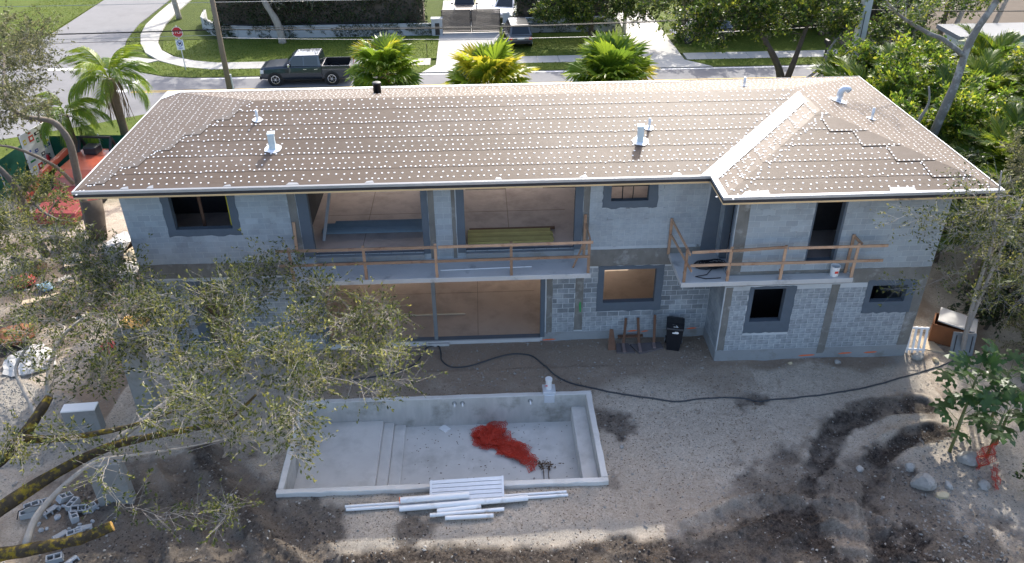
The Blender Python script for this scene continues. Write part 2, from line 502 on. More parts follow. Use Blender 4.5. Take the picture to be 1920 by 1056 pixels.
def lawn_material():
    m, nt, bs = nodes('lawn')
    c = lerp_node(nt, noise(nt, 0.7, 6, 0.65), (0.048, 0.078, 0.010), (0.115, 0.150, 0.022))
    c = lerp_node(nt, ramp(nt, noise(nt, 6, 5, 0.7), 0.55, 0.75), c, (0.15, 0.145, 0.04))
    nt.links.new(c, bs.inputs['Base Color'])
    bs.inputs['Roughness'].default_value = 0.9
    bs.inputs['Specular IOR Level'].default_value = 0.15
    b = nt.nodes.new('ShaderNodeBump')
    b.inputs['Strength'].default_value = 0.8
    b.inputs['Distance'].default_value = 0.06
    nt.links.new(noise(nt, 14, 6, 0.75), b.inputs['Height'])
    nt.links.new(b.outputs[0], bs.inputs['Normal'])
lawn_material()

leafmat('leaf_oak', (0.032, 0.048, 0.012), (0.105, 0.130, 0.028), (0.30, 0.29, 0.075), 0.4, 0.5, 0.3)
leafmat('leaf_oak_grey', (0.050, 0.060, 0.026), (0.130, 0.140, 0.055), (0.28, 0.27, 0.12), 0.4, 0.5, 0.3)
leafmat('leaf_lime', (0.040, 0.095, 0.012), (0.140, 0.235, 0.024), (0.38, 0.40, 0.04), 0.55, 0.4, 0.35)
leafmat('leaf_ficus', (0.022, 0.050, 0.011), (0.070, 0.125, 0.020), (0.23, 0.26, 0.030), 0.45, 0.4, 0.35)
leafmat('leaf_dark', (0.012, 0.024, 0.009), (0.028, 0.050, 0.014), (0.060, 0.085, 0.022), 0.2, 0.4, 0.4)
leafmat('leaf_palm', (0.060, 0.140, 0.014), (0.170, 0.280, 0.022), (0.40, 0.42, 0.04), 0.55, 0.38, 0.45)
leafmat('leaf_fan', (0.055, 0.125, 0.016), (0.165, 0.255, 0.020), (0.50, 0.43, 0.03), 0.5, 0.36, 0.45)
leafmat('leaf_areca', (0.030, 0.075, 0.010), (0.105, 0.185, 0.018), (0.32, 0.34, 0.03), 0.5, 0.36, 0.45)
leafmat('leaf_papaya', (0.018, 0.048, 0.012), (0.045, 0.100, 0.022), (0.11, 0.17, 0.03), 0.3, 0.4, 0.4)

# ================================================================== GROUND
RNG = np.random.default_rng(7)
def vnoise(x, y, scale, seed):
    """smooth value noise in -1..1 on arrays"""
    rg = np.random.default_rng(seed).uniform(-1, 1, (128, 128))
    u, v = x / scale, y / scale
    i, j = np.floor(u).astype(int), np.floor(v).astype(int)
    a, b = u - i, v - j
    a, b = a * a * (3 - 2 * a), b * b * (3 - 2 * b)
    g = lambda p, q: rg[p % 128, q % 128]
    return (g(i, j) * (1 - a) + g(i + 1, j) * a) * (1 - b) + (g(i, j + 1) * (1 - a) + g(i + 1, j + 1) * a) * b

def fbm(x, y, scale, seed, n=4):
    t, amp = 0, 1.0
    for k in range(n):
        t = t + amp * vnoise(x, y, scale / 2 ** k, seed + k)
        amp *= 0.55
    return t

def stroke(x, y, pts):
    """distance of every point to a polyline"""
    d = np.full(x.shape, 1e9)
    for (ax, ay), (bx, by) in zip(pts[:-1], pts[1:]):
        ux, uy = bx - ax, by - ay
        t = np.clip(((x - ax) * ux + (y - ay) * uy) / (ux * ux + uy * uy), 0, 1)
        d = np.minimum(d, np.hypot(x - ax - t * ux, y - ay - t * uy))
    return d

def stroke_s(x, y, pts):
    """distance, arc length and signed side along a polyline"""
    d, s, sd = np.full(x.shape, 1e9), np.zeros(x.shape), np.zeros(x.shape)
    acc = 0.0
    for (ax, ay), (bx, by) in zip(pts[:-1], pts[1:]):
        ux, uy = bx - ax, by - ay
        L = math.hypot(ux, uy)
        t = np.clip(((x - ax) * ux + (y - ay) * uy) / (L * L), 0, 1)
        e = np.hypot(x - ax - t * ux, y - ay - t * uy)
        k = e < d
        d, s = np.where(k, e, d), np.where(k, acc + t * L, s)
        sd = np.where(k, ((x - ax) * uy - (y - ay) * ux) / L, sd)
        acc += L
    return d, s, sd

def inpoly(x, y, poly):
    r_ = np.zeros(x.shape, bool)
    n = len(poly)
    for k in range(n):
        (x1, y1), (x2, y2) = poly[k], poly[(k + 1) % n]
        if y1 == y2:
            continue
        c = ((y1 > y) != (y2 > y)) & (x < (x2 - x1) * (y - y1) / (y2 - y1) + x1)
        r_ ^= c
    return r_

def soft(d, w, e):
    return np.clip((w - d) / e + 0.5, 0, 1)

DARK_R = [(4.6, -12), (5.0, -9.0), (6.1, -8.5), (7.4, -8.1), (8.7, -8.1), (9.4, -9.0), (9.6, -10), (10.6, -9.2), (11.6, -9.2), (12.2, -12)]
MID_R = [(4.4, -12), (4.7, -8.9), (6.2, -7.3), (7.4, -6.3), (8.9, -5.9), (10.2, -6.5), (12.2, -6.2), (13.2, -7.4), (13.4, -9.0), (14.8, -9.8), (15, -12)]
DARK_L = [(-12.5, -5.6), (-10.6, -5.6), (-8.1, -4.9), (-6.6, -6.6), (-4.7, -8.5), (-3.6, -9.9), (-4, -12), (-13, -12)]
TRACKS = [[(13.9, -4.2), (12.3, -4.4), (11.1, -4.85), (10.2, -5.7), (9.5, -6.9), (8.9, -8.2), (8.2, -10.5)], [(13.8, -5.5), (12.5, -5.85), (11.6, -6.4), (10.9, -7.4), (10.4, -8.6), (9.9, -11)]]
RUTS = [[(-8.0, -5.2), (-6.7, -7.0), (-5.5, -8.4), (-4.3, -9.6), (-3.0, -11)], [(-9.6, -5.4), (-8.2, -7.3), (-6.9, -8.9), (-5.6, -11)], [(-11.2, -5.6), (-9.9, -7.4), (-8.8, -9.2), (-8.4, -11)],
        [(5.6, -8.9), (7.6, -8.2), (9.6, -8.6), (11.4, -9.8)], [(7.2, -10.2), (8.8, -9.3), (10.6, -9.6)]]
RIDGE = [(-8.8, -5.2), (-7.5, -7.0), (-6.2, -8.6), (-5.0, -10.0), (-4.3, -11)]
POOL = (-6.1, 3.37, -7.12, -3.05)

def ground_fields(x, y):
    n1, n2, n3 = fbm(x, y, 1.6, 11), fbm(x, y, 0.45, 31), fbm(x, y, 4.0, 51)
    yard = (y < 9) & (x > -24) & (x < 26)
    dark = np.zeros(x.shape)
    for poly, e, amt in ((DARK_R, .7, 1.0), (MID_R, .9, .74), (DARK_L, 1.1, .66)):
        d = stroke(x, y, poly + poly[:1])
        sd = np.where(inpoly(x, y, poly), -d, d)
        dark = np.maximum(dark, np.clip(0.5 - (sd + 0.55 * n1 + 0.4 * n2) / e, 0, 1) * amt * (0.86 + 0.14 * np.clip(n3 + 0.3, -1, 1)))
    for t in TRACKS:
        dark = np.maximum(dark, soft(stroke(x, y, t) + 0.28 * n1 + 0.22 * n2, 0.46, 0.4) * (.9 + .25 * n2))
    dark = np.maximum(dark, soft(np.abs(y + 9.75 + 0.12 * np.sin(x)) + 0.22 * n1 + 0.1 * n2, 0.55, 0.3) * (x > -4) * (x < 6) * 0.9)
    for cx, cy, rr in ((3.8, -4.4, .42), (3.55, -6.7, .3), (8.6, -3.8, .3), (-5.0, -8.3, .7), (-2.4, -8.3, .5)):
        dark = np.maximum(dark, soft(np.hypot(x - cx, (y - cy) * .8) + .45 * n1 + .3 * n2, rr, .45) * 0.6)
    dark = np.clip(1.25 * dark - 0.45 * np.clip(n3 - 0.1, 0, 1) - 0.35 * np.clip(n1 - .3, 0, 1), 0, 1)
    pale = np.zeros(x.shape)
    for poly in ([(-19, -0.4), (-16.8, -0.9), (-14.6, -2.1), (-12.7, -3.6), (-12.4, -5.0), (-13.3, -5.6), (-14.3, -6.0), (-19, -7)],
                 [(-6.0, -7.25), (-3.2, -7.4), (0.2, -7.3), (3.0, -7.3), (2.6, -7.7), (-3.9, -7.85)], [(-4.3, -8.7), (-0.3, -8.5), (4.6, -8.6), (4.4, -9.0), (0, -9.1), (-4, -9.2)]):
        d = stroke(x, y, poly + poly[:1])
        sd = np.where(inpoly(x, y, poly), -d, d)
        pale = np.maximum(pale, np.clip(0.5 - (sd + 0.25 * n1 + 0.15 * n2) / 0.4, 0, 1))
    pale *= np.where(x > -9, 0.6, 1.0)
    pale = np.maximum(pale, 0.8 * soft(stroke(x, y, [(14.7, -1.0), (14.2, -2.6), (13.6, -4.6), (13.4, -6.2)]) + .3 * n1, .35, .5))
    pale = np.maximum(pale, 0.2 * soft(np.hypot(x - 12.6, (y + 7.2)) + .5 * n1 + .3 * n2, 1.3, .8))
    pale = np.maximum(pale, 0.35 * soft(np.hypot(x - 14.2, (y + 9.2)) + .5 * n1 + .3 * n2, 1.1, .8))
    pale = np.maximum(pale, np.where((x < -12.2) & (y > -1) & (y < 10), np.clip(n1 * .7 - .05, 0, .5), 0))
    for t in RUTS:
        pale = np.maximum(pale, .55 * soft(np.abs(stroke(x, y, t) - .48) + .12 * n1 + .08 * n2, .09, .12) * (n1 > -.1))
        dark = np.maximum(dark, .45 * soft(stroke(x, y, t) + .2 * n1 + .12 * n2, .34, .3))
    brown = np.clip(soft(np.abs(y + 1.2) + .6 * n1, 1.5, 1.6) * (x > -6) * (x < 9) * .9 + 0.3 * n3, 0, 0.85)
    rd = soft(stroke(x, y, RIDGE) + .18 * n1 + .1 * n2, .28, .25)
    dark = np.maximum(dark, rd * .9)
    pale = np.maximum(pale * (1 - rd), .9 * rd * (fbm(x, y, .16, 91, 2) > .12))
    brown = np.maximum(brown, .8 * soft(np.where(inpoly(x, y, DARK_L), -1.0, 1.0) + .3 * n1, .3, .6))
    brown = np.maximum(brown, soft(stroke(x, y, [(1, -.3), (7.6, -.3), (7.7, -1.7), (14.6, -1.75)]) + .25 * n1, .35, .3) * .9)
    brown = np.maximum(brown, np.where((x > 14.8) & (y > -4), np.clip(.6 + n1, 0, 1), 0))
    brown = np.maximum(brown, np.where(x < -12.2, np.clip(.75 - n1, 0, 1) * (1 - pale), 0))
    brown *= (1 - dark)
    green = np.where((y > 14) | (x < -30) | (x > 30), 1.0, 0.0)
    dark = np.maximum(dark, np.where((x < -12.3) & (y > -.5), np.clip(.55 - n1 * .8, 0, .85), 0))  # darkens the left rubble: dark debris plus tree shade painted into the soil
    for a in (dark, pale, brown):
        a *= yard
    z = 0.035 * n1 + 0.018 * n2 + 0.05 * n3
    z += dark * (0.05 * n2 + 0.05 * fbm(x, y, 0.24, 77, 3))
    z += .16 * rd * (1 + .5 * n2)
    for t in TRACKS + RUTS:
        d, s_, sd = stroke_s(x, y, t)
        d = d + .05 * n2
        z += np.where(d < 0.7, -0.11 * np.exp(-(d / .26) ** 2) + (0.085 + .05 * n1) * np.exp(-((d - .46) / .12) ** 2), 0)
        z += np.where(d < .3, 0.026 * np.clip(3 * np.sin((s_ + .7 * np.abs(sd)) * 2 * np.pi / .24), -1, 1), 0) * np.clip(.5 + n1, 0, 1)
    near = np.minimum(np.abs(y), 1) * 0 + 1
    house = (x > -11.6) & (x < 14.7) & (y > -1.6) & (y < 7.6)
    z = np.where(house, np.minimum(z, 0.0), z)
    px, py = np.clip(x, POOL[0], POOL[1]), np.clip(y, POOL[2], POOL[3])
    dp = np.hypot(x - px, y - py)
    z = z * np.clip(dp / 0.5, 0.25, 1)
    far = np.clip((y - 9) / 2, 0, 1)
    far = np.maximum(far, np.clip((np.abs(x) - 22) / 3, 0, 1))
    z = z * (1 - far) - 0.07 * far
    z += 0.35 * np.exp(-(((x + 14.6) / 2.0) ** 2 + ((y + 3.4) / 2.2) ** 2)) * (1 - far)       # gravel heap
    return z, dark, pale, brown, green

def spaced(lo, d0, d1, hi, step, n, grow):
    mid = np.arange(d0, d1 + 1e-6, step)
    def side(a, b):
        t = np.linspace(0, 1, n + 1)[1:] ** grow
        return a + (b - a) * t
    return np.concatenate([side(d0, lo)[::-1], mid, side(d1, hi)])
GX = spaced(-420, -16.5, 17.0, 420, 0.065, 46, 2.6)
GY = spaced(-420, -11.2, 1.0, 520, 0.065, 60, 2.4)
gx, gy = np.meshgrid(GX, GY, indexing='ij')
gzv, gd, gp, gb, gg = ground_fields(gx, gy)
nx, ny = gx.shape
idx = np.arange(nx * ny).reshape(nx, ny)
Q = np.stack([idx[:-1, :-1], idx[1:, :-1], idx[1:, 1:], idx[:-1, 1:]], -1).reshape(-1, 4)
cxm = (gx[:-1, :-1] + gx[1:, 1:]).ravel() / 2
cym = (gy[:-1, :-1] + gy[1:, 1:]).ravel() / 2
keep = ~((cxm > POOL[0] + .1) & (cxm < POOL[1] - .1) & (cym > POOL[2] + .1) & (cym < POOL[3] - .1))
gme = mesh_np('ground', np.stack([gx.ravel(), gy.ravel(), gzv.ravel()], 1), Q[keep], MAT['soil'], True,
              {'dark': gd.ravel(), 'pale': gp.ravel(), 'brown': gb.ravel(), 'green': gg.ravel()})
ground = tag(link('ground', gme), kind='structure')

def gz(x, y):
    return float(ground_fields(np.array([float(x)]), np.array([float(y)]))[0][0])

# ================================================================== STREET
def sheet(name, poly, z, m, z0=-0.12, kind='structure'):
    o = MB().prism(poly, lambda x, y: (x, y, z0), lambda x, y: (x, y, z)).build(name, m)
    return tag(o, kind=kind)

sheet('road', [(90, 25.6), (90, 31.3), (-19.5, 31.3), (-21.5, 31.7), (-23.5, 32.8), (-25.4, 34.9), (-26.3, 37.6), (-27.3, 41), (-28.0, 46), (-28.2, 60), (-28, 90),
               (-34.5, 90), (-34.2, 56), (-34.0, 46), (-34.0, 39), (-35, 34.5), (-38, 32.2), (-90, 31.8), (-90, -6), (-34, 17.5), (-27.2, 20.8), (-23.5, 22.6), (-19.5, 24.9), (-17, 25.6)], 0.0, MAT['asphalt'])
def strip(name, pts, w, z, m):
    b = MB()
    for (x0, y0), (x1, y1) in zip(pts[:-1], pts[1:]):
        d = Vector((x1 - x0, y1 - y0, 0)).normalized()
        n = Vector((-d.y, d.x, 0)) * w / 2
        b.add([(x0 - n.x, y0 - n.y, z), (x1 - n.x, y1 - n.y, z), (x1 + n.x, y1 + n.y, z), (x0 + n.x, y0 + n.y, z)], [(0, 1, 2, 3)])
    return tag(b.build(name, m), kind='structure')
strip('road_edge_line', [(-18.8, 31.02), (90, 31.02)], 0.13, 0.004, MAT['white_paint'])
strip('road_edge_line', [(-16.8, 25.9), (90, 25.9)], 0.13, 0.004, MAT['white_paint'])
for yy in (28.5, 28.74):
    strip('road_centre_line', [(-22.6, yy), (90, yy)], 0.1, 0.004, MAT['yellow_paint'])
strip('stop_line', [(-30.2, 33.9), (-27.2, 33.8)], 0.5, 0.004, MAT['white_paint'])
strip('stop_line', [(-23.9, 28.8), (-22.9, 28.9)], 0.55, 0.004, MAT['white_paint'])
strip('stop_line', [(-23.4, 29.9), (-22.6, 31.2)], 0.55, 0.004, MAT['white_paint'])
# pavements: slabs along the far kerb and the bend into the side street
for k in range(58):
    x0 = -18.6 + k * 1.52
    if x0 < 60 and not (-3.0 < x0 + .7 < 1.6) and not (11.6 < x0 + .7 < 15.0):
        sheet('pavement', [(x0, 33.0), (x0 + 1.5, 33.0), (x0 + 1.5, 34.55), (x0, 34.55)], 0.045, MAT['sidewalk'])
bend_in = [(-18.62, 34.55), (-20.4, 35.15), (-22.2, 36.3), (-23.6, 38.0), (-24.6, 40.2), (-25.2, 42.6), (-25.7, 45.6), (-26.0, 49), (-26.1, 53), (-26.2, 60)]
bend_out = [(-18.62, 33.0), (-20.8, 33.75), (-22.9, 35.3), (-24.6, 37.4), (-25.8, 39.9), (-26.7, 42.5), (-27.3, 45.6), (-27.5, 49), (-27.6, 53), (-27.7, 60)]
for k in range(len(bend_in) - 1):
    e = 0.012
    sheet('pavement', [bend_in[k], bend_out[k], tuple(bend_out[k][i] * (1 - e) + bend_out[k + 1][i] * 0 + (bend_out[k + 1][i]) * e if False else bend_out[k + 1][i] + (bend_out[k][i] - bend_out[k + 1][i]) * e for i in (0, 1)),
                       tuple(bend_in[k + 1][i] + (bend_in[k][i] - bend_in[k + 1][i]) * e for i in (0, 1))], 0.045, MAT['sidewalk'])
sheet('pavement', [(-23.0, 35.5), (-26.4, 36.9), (-25.6, 35.1), (-24.2, 34.2)], 0.041, MAT['sidewalk'])
# driveways
for k, y0 in enumerate((31.3, 33.0, 34.6, 37.6, 40.6, 44.0, 48.0)):
    y1 = (33.0, 34.6, 37.6, 40.6, 44.0, 48.0, 52.0)[k] - 0.02
    fl = (0.9, 0)[k > 0]
    sheet('driveway', [(-3.0 - fl, y0), (1.7 + fl, y0), (1.7, y1), (-3.0, y1)], 0.049, MAT['drive'])
for k, y0 in enumerate((31.3, 33.0, 34.6, 38.0, 42.0)):
    y1 = (33.0, 34.6, 38.0, 42.0, 47.0)[k] - 0.02
    fl = (1.0, 0)[k > 0]
    sheet('driveway', [(11.6 - fl, y0), (14.6 + 1.6 * fl, y0), (14.6, y1), (11.6, y1)], 0.049, MAT['drive'])
# grass verges and lawns
LAWNS = [[(-18.6, 31.34), (-3.9, 31.34), (-3.02, 32.98), (-18.6, 32.98)], [(2.6, 31.34), (10.55, 31.34), (11.58, 32.98), (1.72, 32.98)], [(16.3, 31.34), (90, 31.34), (90, 32.98), (14.65, 32.98)],
         [(-18.6, 34.57), (-3.02, 34.57), (-3.02, 40.6), (-24.3, 40.6), (-23.6, 38.1), (-22.1, 36.4), (-20.3, 35.2)], [(1.72, 34.57), (11.58, 34.57), (11.58, 40.6), (1.72, 40.6)],
         [(14.62, 34.57), (90, 34.57), (90, 60), (14.62, 60)], [(-18.6, 32.98), (-18.6, 31.34), (-19.6, 31.36), (-21.6, 31.8), (-23.4, 32.9), (-24.2, 34.1), (-23.0, 35.2), (-20.8, 33.72)],
         [(-90, 32.2), (-38, 32.4), (-35.2, 34.8), (-34.2, 39), (-34.2, 90), (-90, 90)], [(-26.4, 38), (-25.9, 40), (-26.75, 42.5), (-27.35, 45.6), (-27.9, 46), (-27.3, 41.5)],
         [(90, 16.6), (90, 25.58), (-17, 25.58), (-19.4, 24.85), (-23.4, 22.5), (-27.1, 20.7), (-34, 17.3), (-50, 10.6), (-50, 8), (-26, 14), (-21.5, 16.6)]]
for k, p in enumerate(LAWNS):
    sheet('lawn', p, 0.034 + 0.0004 * k, MAT['lawn'])
# blades of grass over the verges that show
gv, gf, gt = [], [], []
for p in LAWNS[:9] + LAWNS[9:]:
    P = np.array(p)
    lo, hi = np.maximum(P.min(0), (-40, 14)), np.minimum(P.max(0), (40, 56))
    n = int(min(9000, (hi - lo).prod() * 55))
    q = RNG.uniform(lo, hi, (n, 2))
    gv.append(q[inpoly(q[:, 0], q[:, 1], p)])
q = np.concatenate(gv)
n = len(q)
h = RNG.uniform(.03, .09, n)
a = RNG.uniform(0, 2 * np.pi, n)
dx, dy = np.cos(a) * .03, np.sin(a) * .03
lean = RNG.normal(0, .03, (n, 2))
V = np.stack([np.stack([q[:, 0] - dx, q[:, 1] - dy, np.full(n, .03)], 1), np.stack([q[:, 0] + dx, q[:, 1] + dy, np.full(n, .03)], 1),
              np.stack([q[:, 0] + lean[:, 0], q[:, 1] + lean[:, 1], .03 + h], 1)], 1).reshape(-1, 3)
leafmat('grass_blade', (0.045, 0.085, 0.008), (0.095, 0.145, 0.014), (0.17, 0.185, 0.03), 0.3)
tag(link('grass', mesh_np('grass', V, np.arange(3 * n).reshape(-1, 3), MAT['grass_blade'], tint=np.repeat(RNG.uniform(0, 1, n), 3))),
    'short green grass growing on the verges beside the street', 'grass', kind='stuff')

# ================================================================== HOUSE
rnd = random.Random(3)
house = thing('house', 'unfinished two-storey grey concrete block house with brown underlayment roof', 'house', (1.5, 3.0, 0))
HX0, HX1, HBX, HBY, HYB, HZ = -11.5, 14.6, 7.87, -1.53, 7.5, 6.5
MAIN_OPEN = [(-9.97, -8.13, 4.9, 6.2), (-5.62, -2.0, 3.78, 6.25), (-0.62, 3.02, 3.78, 6.25), (4.17, 5.41, 5.52, 6.2),
             (4.1, 5.93, 1.55, 2.92), (-5.6, 1.93, 0.16, 2.98), (-9.76, -8.93, 0.3, 2.72)]
BUMP_OPEN = [(10.35, 11.25, 3.95, 6.2), (8.84, 9.92, 1.62, 2.94), (12.8, 14.0, 2.27, 2.94)]
SIDE_OPEN = [(-1.28, -0.55, 3.55, 6.1)]                       # in y, on the return wall
BACK_OPEN = [(-9.5, -7.5, 4.6, 6.1), (-5.5, -1.5, 3.9, 6.2), (-0.5, 3.5, 3.9, 6.2), (-5.5, -1.0, 0.2, 2.8), (0.5, 6.8, 0.2, 2.8), (4.6, 6.8, 3.9, 6.2)]  # unseen rear openings, added to let daylight into the main rooms

def wall_mesh(u0, u1, z0, z1, opens, put):
    us = sorted({u0, u1, *[o[0] for o in opens], *[o[1] for o in opens]})
    for a, b in zip(us[:-1], us[1:]):
        m_ = (a + b) / 2
        zs = sorted([(o[2], o[3]) for o in opens if o[0] < m_ < o[1]])
        z = z0
        for p, q in zs:
            if p > z:
                put(a, b, z, p)
            z = q
        if z < z1:
            put(a, b, z, z1)

def wall(opens, u0, u1, put_for, name='wall', z0=-0.3, z1=HZ, m='mortar'):
    b = MB()
    wall_mesh(u0, u1, z0, z1, opens, lambda a, c, p, q: put_for(b, a, c, p, q))
    return b.build(name, m, house, True)

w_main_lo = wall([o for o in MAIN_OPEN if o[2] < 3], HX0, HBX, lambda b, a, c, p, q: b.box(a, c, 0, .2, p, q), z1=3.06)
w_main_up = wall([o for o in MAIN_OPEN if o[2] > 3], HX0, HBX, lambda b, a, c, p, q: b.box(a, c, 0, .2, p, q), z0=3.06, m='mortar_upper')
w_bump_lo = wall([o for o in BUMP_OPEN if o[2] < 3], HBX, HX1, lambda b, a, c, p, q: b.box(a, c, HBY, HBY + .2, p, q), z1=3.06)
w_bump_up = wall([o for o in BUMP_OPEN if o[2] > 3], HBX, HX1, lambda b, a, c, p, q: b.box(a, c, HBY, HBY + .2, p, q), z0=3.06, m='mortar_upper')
w_side = wall(SIDE_OPEN, HBY + .2, 0.0, lambda b, a, c, p, q: b.box(HBX, HBX + .2, a, c, p, q))
w_left = wall([(2.0, 3.2, 4.8, 6.0), (4.5, 5.6, 1.5, 2.8)], 0.2, HYB - .2, lambda b, a, c, p, q: b.box(HX0, HX0 + .2, a, c, p, q))
w_right = wall([(3.0, 4.2, 4.8, 6.0)], HBY + .2, HYB - .2, lambda b, a, c, p, q: b.box(HX1 - .2, HX1, a, c, p, q))
wall(BACK_OPEN, HX0, HX1, lambda b, a, c, p, q: b.box(a, c, HYB - .2, HYB, p, q))

# --- cast columns, tie beams and plinth (each a part of the wall face)
MAIN_EXTRA = [(3.12, 3.42, 0.42, 2.72), (2.12, 2.34, 0.3, 2.75), (3.5, 7.86, 3.06, 3.72), (-11.5, -6.4, 3.06, 3.62), (-6.4, 3.5, 3.06, 3.5), (3.28, 3.5, 3.72, 6.5), (-6.25, -5.98, 3.62, 6.5),
              (-1.78, -1.58, 3.55, 6.5), (-1.03, -0.9, 3.55, 6.5), (2.0, 7.86, -.25, .36), (-11.5, -5.6, -.25, .3)]
BUMP_EXTRA = [(7.9, 8.14, .45, 3.02), (11.42, 11.70, .2, 3.02), (14.2, 14.6, .45, 3.06), (7.87, 14.6, 3.06, 3.62), (7.9, 8.28, 3.62, 6.5), (7.87, 14.6, -.3, .45)]
def rough_slab(name, x0, x1, z0, z1, y, m, parent, seed):
    """a cast member: flat front with slightly wavy edges, 12 mm proud of the wall"""
    rg = random.Random(seed)
    n, k = max(2, int((x1 - x0) / .25)), max(2, int((z1 - z0) / .25))
    w = 0.012
    P = [(x0 + (x1 - x0) * i / n, z0 + rg.uniform(0, w)) for i in range(n)] + [(x1 - rg.uniform(0, w), z0 + (z1 - z0) * i / k) for i in range(k)]
    P += [(x1 - (x1 - x0) * i / n, z1 - rg.uniform(0, w)) for i in range(n)] + [(x0 + rg.uniform(0, w), z1 - (z1 - z0) * i / k) for i in range(k)]
    b = MB().prism(P, lambda a, c: (a, y + .004, c), lambda a, c: (a, y - rg.uniform(.009, .016), c))
    return b.build(name, m, parent, True)
for i, (a, c, p, q) in enumerate(MAIN_EXTRA):
    pl = q < .5
    rough_slab('plinth' if pl else ('tie_beam' if c - a > 1 else 'tie_column'), a, c, p, q, 0.0, 'plinth_concrete' if pl else 'cast_concrete', w_main_lo if q < 3.06 else w_main_up, i)
for i, (a, c, p, q) in enumerate(BUMP_EXTRA):
    pl = q < .5
    rough_slab('plinth' if pl else ('tie_beam' if c - a > 1 else 'tie_column'), a, c, p, q, HBY, 'plinth_concrete' if pl else 'cast_concrete', w_bump_lo if q < 3.07 else w_bump_up, 40 + i)
b = MB().box(HBX - .012, HBX + .003, HBY - .008, -.002, -.25, .40)
b.build('plinth', 'plinth_concrete', w_side, True)

# --- stucco round the openings: a band with a hand-trowelled outer edge plus the lined reveal
SURR = []
def surround(x0, x1, z0, z1, l, r_, bo, to, y, parent, seed, wob=.035, z_hi=None):
    rg = random.Random(seed)
    b = MB()
    n = 12
    inner, outer = [], []
    i0, i1, j0, j1 = x0 + .008, x1 - .008, z0 + .008, z1 - .008
    ox0, ox1, oz0, oz1 = x0 - l, x1 + r_, z0 - bo, z1 + to
    wv = lambda s: rg.uniform(-wob, wob) if s > .01 else 0
    for k in range(n):
        t = k / n
        inner.append((i0 + (i1 - i0) * t, j0)); outer.append((ox0 + (ox1 - ox0) * t, oz0 + wv(bo)))
    for k in range(n):
        t = k / n
        inner.append((i1, j0 + (j1 - j0) * t)); outer.append((ox1 + wv(r_) * .6, oz0 + (oz1 - oz0) * t))
    for k in range(n):
        t = k / n
        inner.append((i1 + (i0 - i1) * t, j1)); outer.append((ox1 + (ox0 - ox1) * t, oz1 + wv(to)))
    for k in range(n):
        t = k / n
        inner.append((i0, j1 + (j0 - j1) * t)); outer.append((ox0 + wv(l) * .6, oz1 + (oz0 - oz1) * t))
    N = 4 * n
    vs = [(p[0], y - .022, p[1]) for p in inner] + [(p[0], y - .02, p[1]) for p in outer] + [(p[0], y + .001, p[1]) for p in outer] + [(p[0], y + .201, p[1]) for p in inner]
    fs = []
    for k in range(N):
        k2 = (k + 1) % N
        fs += [(N + k, N + k2, k2, k), (2 * N + k, 2 * N + k2, N + k2, N + k), (k, k2, 3 * N + k2, 3 * N + k)]
    b.add(vs, fs)
    SURR.append((x0 - l, x1 + r_, z0 - bo, z1 + to, y))
    return b.build('window_surround', 'stucco', parent, True)
surround(-9.97, -8.13, 4.9, 6.2, .26, .24, .24, .2, 0, w_main_up, 1)
surround(4.17, 5.41, 5.52, 6.2, .27, .30, .25, .2, 0, w_main_up, 2)
surround(-5.62, -2.0, 3.78, 6.25, .34, .21, .02, .15, 0, w_main_up, 3, .015)
surround(-0.62, 3.02, 3.78, 6.25, .25, .25, .02, .15, 0, w_main_up, 4, .015)
surround(4.1, 5.93, 1.55, 2.92, .21, .25, .36, .13, 0, w_main_lo, 5, .02)
surround(-9.76, -8.93, 0.3, 2.72, .33, .36, .02, .2, 0, w_main_lo, 6)
surround(-5.6, 1.93, 0.16, 2.98, .15, .15, 0.0, .06, 0, w_main_lo, 7, .008)
surround(8.84, 9.92, 1.62, 2.94, .14, .34, .46, .08, HBY, w_bump_lo, 8, .02)
surround(12.8, 14.0, 2.27, 2.94, .17, .28, .43, .2, HBY, w_bump_lo, 9, .03)
surround(10.35, 11.25, 3.95, 6.2, .03, .07, .02, .1, HBY, w_bump_up, 10, .008)
# door in the return wall: stucco jambs and the dark band on the main wall beside it
b = MB()
b.box(HBX - .02, HBX - .001, -1.36, -1.28, 3.56, 6.2).box(HBX - .02, HBX - .001, -.55, -.43, 3.56, 6.2).box(HBX - .012, HBX + .2, -1.279, -1.262, 3.56, 6.1).box(HBX - .012, HBX + .2, -.568, -.551, 3.56, 6.1)
b.build('door_surround', 'stucco', w_side, True)
MB().prism([(7.32, 3.6), (7.84, 3.6), (7.84, 6.3), (7.45, 6.3), (7.42, 5.4), (7.36, 4.4)], lambda a, c: (a, .002, c), lambda a, c: (a, -.018, c)).build('stucco_band', 'stucco', w_main_up, True)
SURR.append((7.36, 7.86, 3.6, 6.4, 0))

# --- concrete blocks, course by course
BL, BH = 0.4, 0.2032
unit = {}
for mn in ('block', 'block_upper'):
    me = bpy.data.meshes.new(mn)
    bb = MB().box(-.5, .5, -.5, .5, -.5, .5)
    me.from_pydata(bb.v, [], bb.f)
    me.materials.append(MAT[mn])
    unit[mn] = me
def courses(u0, u1, z0, z1, holes, y, gap=.0055):
    out = []
    k = 0
    z = z0
    while z + BH <= z1 + .02:
        blocked = sorted((max(h[0], u0), min(h[1], u1)) for h in holes if h[2] < z + BH * .55 and h[3] > z + BH * .45)
        u = u0 - (k % 2) * BL / 2
        while u < u1:
            a, c = max(u, u0) + gap, min(u + BL, u1) - gap
            segs = [(a, c)]
            for p, q in blocked:
                segs = [s2 for s in segs for s2 in ((s[0], min(s[1], p)), (max(s[0], q), s[1])) if s2[1] - s2[0] > .05]
            for s in segs:
                if s[1] - s[0] > .05:
                    out.append((s[0], s[1], z + gap, z + BH - gap, y))
            u += BL
        z += BH
        k += 1
    return out
